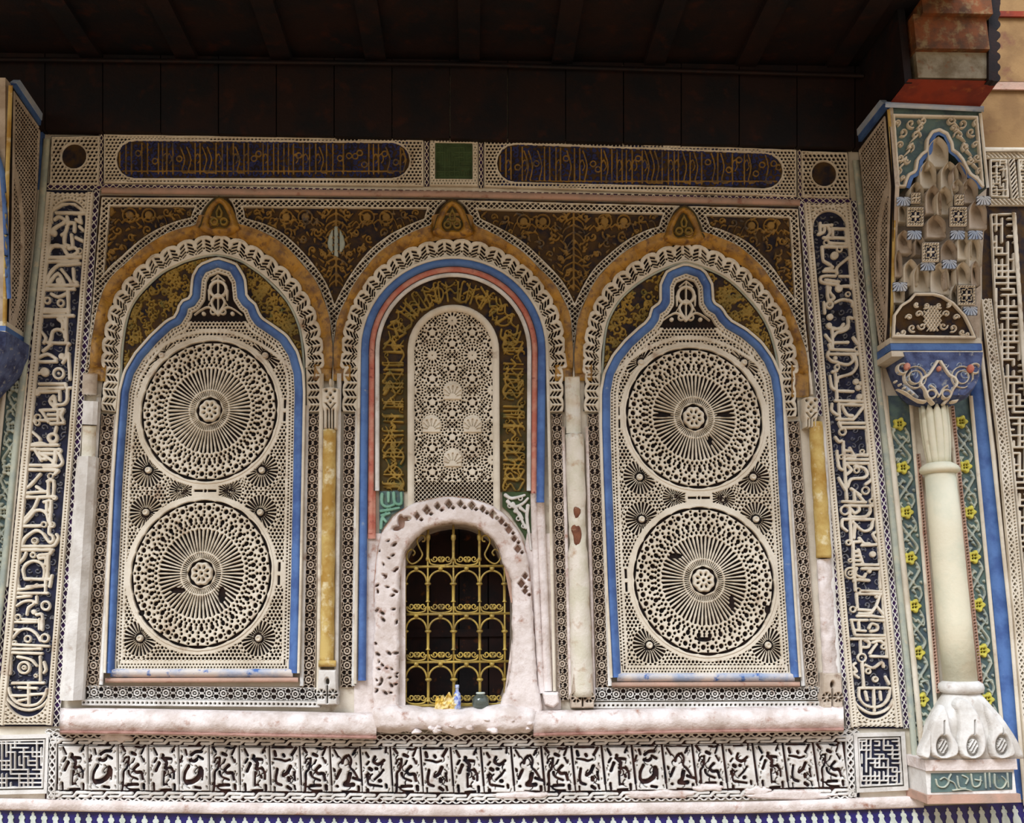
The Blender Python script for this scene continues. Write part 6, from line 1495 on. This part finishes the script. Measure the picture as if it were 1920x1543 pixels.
for s_ in (-1, 1):
    for k in range(9): scroll(cvf, 1762 + s_ * (12 + 9 * k), 684 + (k % 3) * 13, 5.5, k, s_, 2.2)
    for k in range(4): cvf.stroke(smooth_line([(1762 + s_ * (40 + 9 * k), 744 - 6 * k), (1762 + s_ * (52 + 9 * k), 732 - 6 * k), (1762 + s_ * (66 + 6 * k), 722 - 6 * k)], 3), 3)
    scroll(cvf, 1762 + s_ * 15, 726, 9, 0, s_, 2.6); scroll(cvf, 1762 + s_ * 48, 700, 9, 1, s_, 2.4)
cs2 = Cs(0.006); cs2.n = np.array([0, 1.0, 0])
relief('capital_foliage', cvf, np.minimum(-cvf.D, -polysdf(cvf.X, cvf.Y, [(1672, 676), (1836, 678), (1808, 728), (1792, 756), (1740, 756), (1704, 736)])), cs2, 0.02, M['paleblue'], co, dome=1.2)
for x_, y_2, r_ in ((1703, 686, 7), (1822, 690, 8), (1763, 690, 5)):
    cvq = Canvas(x_ - 10, x_ + 10, y_2 - 11, y_2 + 11, 1.0); cvq.disc(x_, y_2, r_ * 0.8, r_); cs3 = Cs(0.022); cs3.n = np.array([0, 1.0, 0]); relief('red_bud', cvq, -cvq.D, cs3, 0.02, M['pink'], co, dome=4)
# base: ring, inverted leafy bell, slab, inscribed plinth
lathe('base_ring', (bot[0], -0.108, bot[2] - 0.035), [(0.07, 0), (0.088, 0.006), (0.094, 0.022), (0.090, 0.040), (0.072, 0.052)], M['stucco_cool'], co, 30, rough=0.02)
bz0 = W1(1820, 1424, 0.2)[2]; bz1 = bot[2] - 0.03; xb = W1(1822, 1380, 0.14)[0]; Hb = bz1 - bz0
prof = []; sq = []
for i in range(12):
    q = i / 11; prof.append((0.185 - 0.115 * (q ** 1.5), Hb * q)); sq.append(6.0 - 3.8 * q)
bb = lathe('bell', (xb, -0.105, bz0), prof, M['stucco_cool'], co, 48, sq=sq)
for v in bb.data.vertices:
    wy = v.co.y + co.location.y; q = (v.co.z + co.location.z - bz0) / Hb
    v.co.y = max(min(wy, 0.0), -0.20) - co.location.y; v.co.x += (bot[0] - xb) * q
def bd(y): return np.interp(y, [1292, 1340, 1400, 1424], [0.17, 0.195, 0.205, 0.21])
Bs = lambda e: (lambda x, y: W(np.asarray(x, float), np.asarray(y, float), bd(np.asarray(y, float)) + e))
for k, (P, inner) in enumerate((
    ([(1802, 1308), (1820, 1316), (1834, 1334), (1846, 1360), (1852, 1392), (1846, 1416), (1828, 1424), (1808, 1420), (1798, 1400), (1800, 1370), (1798, 1340), (1792, 1322)], (1828, 1400)),
    ([(1770, 1322), (1780, 1340), (1786, 1372), (1800, 1398), (1796, 1418), (1772, 1424), (1752, 1418), (1744, 1396), (1746, 1372), (1756, 1340)], (1771, 1400)),
    ([(1846, 1318), (1864, 1334), (1884, 1362), (1902, 1394), (1906, 1416), (1884, 1424), (1864, 1420), (1858, 1396), (1860, 1370), (1852, 1342)], (1882, 1398)),
    ([(1748, 1370), (1738, 1384), (1730, 1400), (1728, 1418), (1742, 1424), (1748, 1410)], None))):
    xs = [p[0] for p in P]; ys = [p[1] for p in P]; cv = Canvas(min(xs) - 2, max(xs) + 2, min(ys) - 2, max(ys) + 2, 1.3)
    F = -polysdf(cv.X, cv.Y, smooth_line(P, 3, True))
    if inner:
        r = np.hypot((cv.X - inner[0]) * 1.1, (cv.Y - inner[1]) * 0.72); F = np.minimum(F, np.abs(r - 12) - 1.8); F = np.minimum(F, r * 0 + np.where((np.abs(cv.X - inner[0]) < 1.2) & (np.abs(cv.Y - inner[1] + 36) < 14), -1.0, 9)); 
        F = np.minimum(F, np.where(r < 9, np.abs(((cv.X - inner[0]) * 0.9 + (cv.Y - inner[1]) * 0.5) % 6 - 3) - 1.0, 9))
    s_ = Bs(0.03); s_.n = np.array([0, 1.0, 0]); relief('leaf_lobe', cv, F, s_, 0.045, M['stucco_cool'], co, dome=5, edge=0.4)
pl = thing('column_plinth', 'square white plinth with green inscription under the right column', 'plinth', W1(1820, 1505, 0.15))
PX0 = float(W1(1738, 1470, 0.19)[0]); PX1 = float(W1(1905, 1470, 0.19)[0])
def zz(y, d): return float(W1(1820, y, d)[2])
boxw('slab', (PX0 - 0.006, -0.205, zz(1444, 0.205)), (PX1 + 0.006, 0.0, zz(1424, 0.205)), M['plaster'], pl)
boxw('block', (PX0, -0.185, zz(1492, 0.185)), (PX1, 0.0, zz(1444, 0.185)), M['stucco_cool'], pl)
boxw('foot', (PX0 - 0.012, -0.205, zz(1506, 0.205)), (PX1 + 0.006, 0.0, zz(1490, 0.205)), M['pinkish'], pl)
GP = [(1746, 1450), (1898, 1448), (1898, 1480), (1746, 1486)]; plate('green_field', GP, 0.188, M['teal'], pl, 0.003)
cv = Canvas(1744, 1900, 1446, 1488, 1.1)
for q in ([(1756, 1462), (1760, 1474), (1772, 1476), (1780, 1466), (1772, 1458), (1764, 1462)], [(1784, 1452), (1780, 1462), (1790, 1468), (1796, 1480)], [(1796, 1456), (1800, 1476), (1812, 1478)], [(1806, 1454), (1816, 1460), (1812, 1470)], [(1822, 1452), (1826, 1474), (1838, 1472), (1840, 1456)], [(1848, 1450), (1850, 1478)], [(1856, 1450), (1858, 1476)], [(1788, 1482), (1810, 1480), (1826, 1484)], [(1866, 1452), (1868, 1474), (1880, 1478), (1888, 1466), (1880, 1456)], [(1890, 1450), (1892, 1476)], [(1830, 1462), (1842, 1464)]): cv.stroke(smooth_line(q, 4), 3.2, 2.2)
relief('raised_inscription', cv, np.minimum(-cv.D, -polysdf(cv.X, cv.Y, GP)), wall(0.197), 0.01, M['sage'], pl, dome=1.4)

# ================================================================ floral strips beside the column, blue band, far right wall
def floral(label, cline, hw, ya, yb, flowers, gm, fm, seed, scale=1.0):
    """cline(y) -> centre x ; vine winding between flowers"""
    mid_ = (ya + yb) / 2
    t = thing('floral_strip', label, 'floral strip', W1(cline(yb), yb))
    L = lambda y: cline(y) - hw; R = lambda y: cline(y) + hw
    plate('painted_ground', [(L(ya), ya), (R(ya), ya), (R(yb), yb), (L(yb), yb)], 0.006, M[gm], t)
    cv = Canvas(min(L(ya), L(yb)) - 2, max(R(ya), R(yb)) + 2, ya, yb, 1.35); s = 1
    for i, y in enumerate(flowers):
        yn = flowers[i + 1] if i + 1 < len(flowers) else yb; x = cline(y); h_ = yn - y; s = -s
        cx_ = lambda q: cline(y + h_ * q)
        cv.stroke(smooth_line([(x + s * hw * 0.5, y + 8), (cx_(.25) + s * hw * 0.75, y + h_ * .25), (cx_(.5), y + h_ * .5), (cx_(.75) - s * hw * 0.75, y + h_ * .75), (cx_(1) - s * hw * 0.4, yn - 8)], 4), 4.5)
        cv.stroke(smooth_line([(cx_(.35) - s * hw * 0.2, y + h_ * .3), (cx_(.45) - s * hw * 0.7, y + h_ * .42), (cx_(.3) - s * hw * 0.85, y + h_ * .3)], 3), 5, 2)
        cv.stroke(smooth_line([(cx_(.6) + s * hw * 0.1, y + h_ * .62), (cx_(.55) + s * hw * 0.7, y + h_ * .60), (cx_(.75) + s * hw * 0.8, y + h_ * .78)], 3), 5, 2)
        cv.stroke(smooth_line([(x - s * hw * 0.5, y + 8), (cx_(.25) - s * hw * 0.8, y + h_ * .28), (cx_(.5), y + h_ * .5), (cx_(.75) + s * hw * 0.8, y + h_ * .72), (cx_(1) + s * hw * 0.4, yn - 8)], 4), 3.2)
        for kk, (fx_, fy2) in enumerate(((-.6, .16), (.6, .2), (-.5, .8), (.5, .86), (-.85, .5), (.85, .5), (0, .32), (0, .68))):
            cv.stroke([(cx_(fy2) + fx_ * hw, y + h_ * fy2), (cx_(fy2) + fx_ * hw + (6 if kk % 2 else -6), y + h_ * fy2 + (7 if kk % 3 else -7))], 5.5, 1.2)
        cv.stroke([(cx_(.5) - 6, y + h_ * .5 - 6), (cx_(.5) + 6, y + h_ * .5 + 6)], 5, 2); cv.disc(cx_(.5), y + h_ * .5, 4)
        cv.stroke([(cx_(.8) + s * 4, y + h_ * .8), (cx_(.9) + s * hw * 0.6, y + h_ * .9)], 5, 1.5)
    F = np.minimum(-cv.D, np.minimum(cv.X - L(cv.Y) - 1, R(cv.Y) - 1 - cv.X)); relief('vine', cv, F, wall(0.020), 0.014, M['sage'], t, dome=2, edge=0.4)
    ref = None
    for y in flowers:
        x = cline(y); p = W1(x, y, 0.028)
        if ref is None:
            c2_ = Canvas(x - 15, x + 15, y - 15, y + 15, 1.0); X = c2_.X - x; Y = c2_.Y - y; r = np.hypot(X, Y); a = np.arctan2(Y, X)
            F = 11.0 + 1.8 * np.cos(5 * a) - r
            for q in range(4): F = np.minimum(F, np.hypot(X - 3.6 * math.cos(q * 1.57 + .7), Y - 3.6 * math.sin(q * 1.57 + .7)) - 1.9)
            ref = relief('flower', c2_, F, wall(0.028), 0.02, M[fm], t, dome=3, edge=0.5, label='pale yellow flower' if fm == 'yellow' else None); p0 = p
        else: copyobj(ref, p - p0)
    for o, w_ in ((-hw - 4, 4), (hw + 4, 4)):
        sweep('edge_fillet', [(cline(ya) + o, ya), (cline(yb) + o, yb)], [(-w_, 0), (-w_, 0.022), (w_ - 1, 0.028), (w_, 0)], M['stucco'], t, ds=60)
    return t
floral('floral strip with yellow flowers, left of the right column', lambda y: 1688 + (y - 790) * 0.0815 + 0.0 * y, 19, 742, 1400, [794, 876, 960, 1046, 1136, 1224, 1312], 'teal', 'yellow', 1)
floral('floral strip with yellow flowers, right of the right column', lambda y: 1804 + (y - 790) * 0.0945, 17, 742, 1420, [790, 874, 960, 1044, 1134, 1220, 1312, 1390], 'teal', 'yellow', 2)
# pierced rails near the shaft, pale mouldings
for lab, A, B, w_ in (('pin-holed plaster rail close to the left of the right column', (1722, 850), (1760, 1300), 9), ('pin-holed plaster rail close to the right of the right column', (1786, 760), (1842, 1300), 8)):
    t = thing('pierced_rail', lab, 'pierced rail', W1(*B)); dotrow('pierced_plate', A, B, w_, 6, 1.5, 0.03, 0.028, M['pinkish'], t)
mo_ = thing('pale_moulding', 'tall pale double moulding between the right inscription band and the column', 'moulding', W1(1706, 1500))
sweep('outer_ridge', [(1605, 300), (1619, 430), (1662, 850), (1702, 1250), (1723, 1500)], [(-7, 0), (-6, 0.035), (0, 0.045), (5, 0.035), (6, 0)], M['sage'], mo_, ds=30)
sweep('inner_ridge', [(1648, 690), (1672, 850), (1714, 1250), (1738, 1500)], [(-6, 0), (-5, 0.03), (0, 0.038), (5, 0.03), (6, 0)], M['stucco'], mo_, ds=30)
bl = sweep('blue_band', [(1828, 668), (1846, 850), (1878, 1150), (1904, 1500)], [(-15, 0.0), (-14, 0.016), (14, 0.016), (15, 0.0)], M['blue'], None, ds=40); tagt(bl, 'broad plain bright blue vertical band right of the column', 'blue band')
bw = sweep('white_edge_moulding', [(1838, 640), (1862, 850), (1894, 1150), (1923, 1510)], [(-4, 0.0), (-4, 0.03), (3, 0.034), (4, 0.0)], M['stucco'], None, ds=40); tagt(bw, 'thin cream edge right of the broad blue band', 'plaster fillet')
fw = thing('right_wall_carving', 'carved lattice and lettered panels at the far right edge', 'carved panel', W1(1900, 1400))
plate('dark_ground', [(1846, 280), (2080, 276), (2180, 1500), (1930, 1506), (1868, 850), (1842, 640), (1842, 360)], 0.004, M['brown'], fw)
sweep('top_fillet', [(1846, 280), (2080, 282)], [(-4, 0), (-4, 0.035), (4, 0.035), (4, 0)], M['stucco'], fw, ds=60)
def stripes(A, B, w_): 
    A = np.array(A, float); B = np.array(B, float); L = np.hypot(*(B - A)); t_ = (B - A) / L; n_ = np.array([t_[1], -t_[0]]); cv = Canvas(0, L, -w_ / 2, w_ / 2, 1.1)
    F = np.minimum(np.abs(((cv.X + cv.Y * 1.1) % 8) - 4) - 1.9, w_ / 2 - np.abs(cv.Y)); F = np.maximum(F, np.minimum(np.abs(cv.Y) - w_ / 2 + 1.6, w_ / 2 - np.abs(cv.Y)))
    mp = lambda x, y: (A[0] + t_[0] * x + n_[0] * y, A[1] + t_[1] * x + n_[1] * y); relief('striped_band', cv, F, mapped(0.024, mp), 0.018, M['stucco'], fw, dome=1)
stripes((1850, 290), (1990, 291), 12); stripes((1897, 296), (1905, 372), 13); stripes((1856, 378), (1990, 378), 13)
maze('kufic_square', [(1857, 298), (1889, 298), (1893, 370), (1858, 368)], fw, M['stucco'], 6.4, 2.6, 5)
maze('kufic_square', [(1910, 298), (1980, 298), (1986, 370), (1914, 370)], fw, M['stucco'], 6.4, 2.6, 15)
lattice('lattice_strip', (1848, 560), (1882, 850), 14, 12, 2.4, 0.03, 0.02, M['stucco'], fw, rim=2); lattice('lattice_strip', (1882, 850), (1938, 1500), 14, 12, 2.4, 0.03, 0.02, M['stucco'], fw, rim=2)
dotrow('pierced_border', (1856, 560), (1892, 850), 8, 6, 1.5, 0.032, 0.022, M['stucco'], fw); dotrow('pierced_border', (1892, 850), (1950, 1500), 8, 6, 1.5, 0.032, 0.022, M['stucco'], fw)
maze('raised_lettering', [(1858, 400), (1906, 398), (1926, 700), (1990, 1460), (1954, 1462), (1898, 850), (1866, 580)], fw, M['stucco'], 11, 4.2, 6)
sweep('lettering_edge', [(1900, 398), (1920, 700), (1960, 1100)], [(-3, 0), (-3, 0.032), (3, 0.032), (3, 0)], M['stucco'], fw, ds=40)
# plain ochre wall above the far right carving
up = thing('plain_ochre_wall', 'plain tan plaster wall above the far right carving', 'wall panel', W1(1900, 280))
for nm, ya, yb, mm in (('lower_panel', 168, 276, 'tan'), ('rail', 153, 167, 'pinkish'), ('middle_panel', 30, 152, 'tan'), ('rail', 20, 30, 'woodred'), ('upper_panel', -140, 20, 'tan')):
    plate(nm, [(1836, ya), (2240, ya + 4), (2240, yb + 4), (1836, yb)], 0.03 if nm == 'rail' else 0.012, M[mm], up, 0.012)
# ================================================================ painted beam ends above the right corbel
bm = thing('beam_end', 'painted timber beam end resting on the right corbel, top right', 'beam', W1(1770, 190, 0.36))
x0 = float(W1(1667, 196, 0.37)[0]); x1 = float(W1(1835, 200, 0.37)[0]); z0 = float(W1(1750, 198, 0.37)[2])
V = []
zt_ = float(W1(1780, 150, 0.52)[2])
A0 = W1(1668, 194, 0.37); B0 = W1(1836, 202, 0.37); A1 = W1(1704, 148, 0.52); B1 = W1(1872, 152, 0.52)
V = [A0, B0, B1, A1] + [(p[0], 0.0, p[2]) for p in (A0, B0, B1, A1)]
mk('red_soffit_board', V, [[[0, 1, 2, 3], [7, 6, 5, 4], [0, 4, 5, 1], [1, 5, 6, 2], [2, 6, 7, 3], [3, 7, 4, 0]]], M['woodred'], bm)
def blk(name, xa, xb, ya, yb, d, m, thick=0.5):
    a = W1(xa, ya, d); b = W1(xb, yb, d); boxw(name, (a[0], -d, b[2]), (b[0], -d + thick, a[2]), m, bm)
blk('beam_front', 1716, 1856, 92, 147, 0.52, M['woodpale']); blk('beam_front', 1712, 1856, 26, 92, 0.55, M['woodpaint']); blk('beam_front', 1722, 1862, -60, 26, 0.58, M['woodpaint'])
q1 = W1(1712, 147, 0.52); boxw('shade_side_board', (q1[0] - 0.03, -0.50, q1[2] - 0.01), (q1[0] + 0.004, 0.0, float(W1(1712, -60, 0.52)[2])), M['wood'], bm)  # dark board added, the beam's unlit side done as colour
cvx_ = Canvas(1850, 1890, -60, 152, 2.0); cvx_.poly([(1854, -60), (1882, -60), (1874, 20), (1868, 60), (1872, 150), (1854, 150)])
for k in range(9): cvx_.disc(1868, 66 + k * 20 - 60, 8)
relief('scalloped_edge_board', cvx_, -cvx_.D, wall(0.54), 0.04, M['wood'], bm, dome=0)
# ================================================================ left corbel and strip (mirror side, cut by the frame)
cl = thing('muqarnas_corbel', 'painted stalactite corbel cut off by the left edge of the frame', 'corbel', W1(20, 660, 0.1))
XL0 = float(W([82], [245])[0][0]) - 0.02; XLf = float(W1(22, 160, 0.36)[0])
XLc = (XL0 + XLf) / 2
def prof_side(y): return np.interp(y, [150, 620], [0.40, 0.17])
V = []
for y in (155, 300, 450, 640):
    z = float(SX([30], [y], XLc)[0][2]) if False else float(W1(40, y, prof_side(y) * 0.9)[2])
    d = float(prof_side(y)); V += [(XLc, -d, z), (XLc, 0, z), (XLc - 0.42, 0, z), (XLc - 0.42, -d, z)]
F = [[4 * i + k, 4 * i + (k + 1) % 4, 4 * (i + 1) + (k + 1) % 4, 4 * (i + 1) + k] for i in range(3) for k in range(4)]
mk('body', V, [F, [[3, 2, 1, 0], [12, 13, 14, 15]]], M['grey'], cl)
sp2 = [(20, 160), (76, 240), (72, 330), (62, 480), (48, 640), (38, 668), (10, 640), (16, 440), (18, 300)]
cvs_ = Canvas(4, 84, 156, 674, 1.3); Ds = -polysdf(cvs_.X, cvs_.Y, sp2); hx = cvs_.X / 6.2; hy = cvs_.Y / 9.0; a = np.abs(((hx + hy) % 1) - 0.5); b = np.abs(((hx - hy) % 1) - 0.5)
S = (np.maximum(a, b) - 0.36) * 6.2; leaf = np.abs(np.hypot((cvs_.X - 2) * 1.0, (cvs_.Y - 460) * 0.22) - 38) - 2.5; S = np.where(leaf < 0, 9, S)
relief('pierced_side', cvs_, np.minimum(Ds - 3, np.where(Ds < 6, 9, S)), sidesurf(XLc, 0.010, 1), 0.012, M['grey'], cl, dome=1.2)
plate('side_ground', sp2, 0, M['dark'], cl, 0.003, surf=sidesurf(XLc, 0.005, 1))
Sl = lambda x, y, d: SX(x, y, XLc) + np.stack([np.asarray(d, float) * np.ones(len(np.atleast_1d(x))), 0 * np.atleast_1d(x), 0 * np.atleast_1d(x)], 1)
sweep('blue_edge', [(22, 158), (77, 240), (73, 330), (62, 480), (47, 640)], [(-3, -0.01), (-3, 0.016), (3, 0.016), (3, -0.01)], M['blue'], cl, sharp=True, smooth=False, surf=Sl)
sweep('white_edge', [(26, 152), (83, 236), (80, 330), (69, 480), (54, 650)], [(-4, -0.01), (-4, 0.020), (4, 0.020), (4, -0.01)], M['paleblue'], cl, sharp=True, smooth=False, surf=Sl)
Sfl = lambda x, y, d: W(x, y, prof_side(np.asarray(y, float)) + d)
sweep('front_fillet', [(20, 160), (14, 320), (8, 640)], [(-4, -0.01), (-4, 0.012), (4, 0.012), (4, -0.01)], M['ochrepale'], cl, ds=40, surf=Sfl)
sweep('blue_arch', [(-20, 250), (-6, 290), (4, 320), (9, 380), (13, 480), (16, 560)], [(-5, -0.005), (-5, 0.012), (5, 0.012), (5, -0.005)], M['blue'], cl, ds=20, surf=Sfl)
for nm, dy, dd_, mm, hh in (('cornice_white', 606, 0.012, 'stucco', 4), ('cornice_blue', 617, 0.022, 'blue', 5), ('cornice_white', 628, 0.034, 'stucco', 5)):
    z = float(W1(20, dy, 0.19)[2]); boxw(nm, (XLc - 0.45, -0.175 - dd_, z - hh * 0.0026), (XLc + 0.006 + dd_ * 0.5, 0.0, z + hh * 0.0026), M[mm], cl)
cap2 = thing('column_capital', 'painted column capital at the left edge under the left corbel', 'capital', W1(-10, 760, 0.1))
lathe('bell', (float(W1(-40, 700, 0.12)[0]), -0.105, float(W1(0, 760, 0.12)[2])), [(0.06, 0), (0.10, 0.08), (0.15, 0.16), (0.17, 0.24), (0.17, 0.30)], M['capblue'], cap2, 36, sq=[2, 3, 4, 6, 6], smooth=False)
lathe('shaft', (float(W1(-70, 900, 0.12)[0]), -0.105, float(W1(0, 1400, 0.12)[2])), [(0.068, 0), (0.066, float(W1(0, 760, 0.12)[2] - W1(0, 1400, 0.12)[2]))], M['shaft'], cap2, 30)
floral('floral strip beside the left edge, left of the left inscription band', lambda y: 22 + (y - 790) * -0.095, 15, 700, 1100, [724, 800, 880, 960, 1040], 'teal', 'sage', 3)
o = sweep('pale_moulding', [(88, 260), (75, 427), (34, 790), (8, 1060), (-16, 1300)], [(-7, 0), (-6, 0.03), (0, 0.04), (6, 0.03), (7, 0)], M['sage'], None, ds=40); tagt(o, 'pale greenish vertical moulding at the far left of the wall', 'moulding')
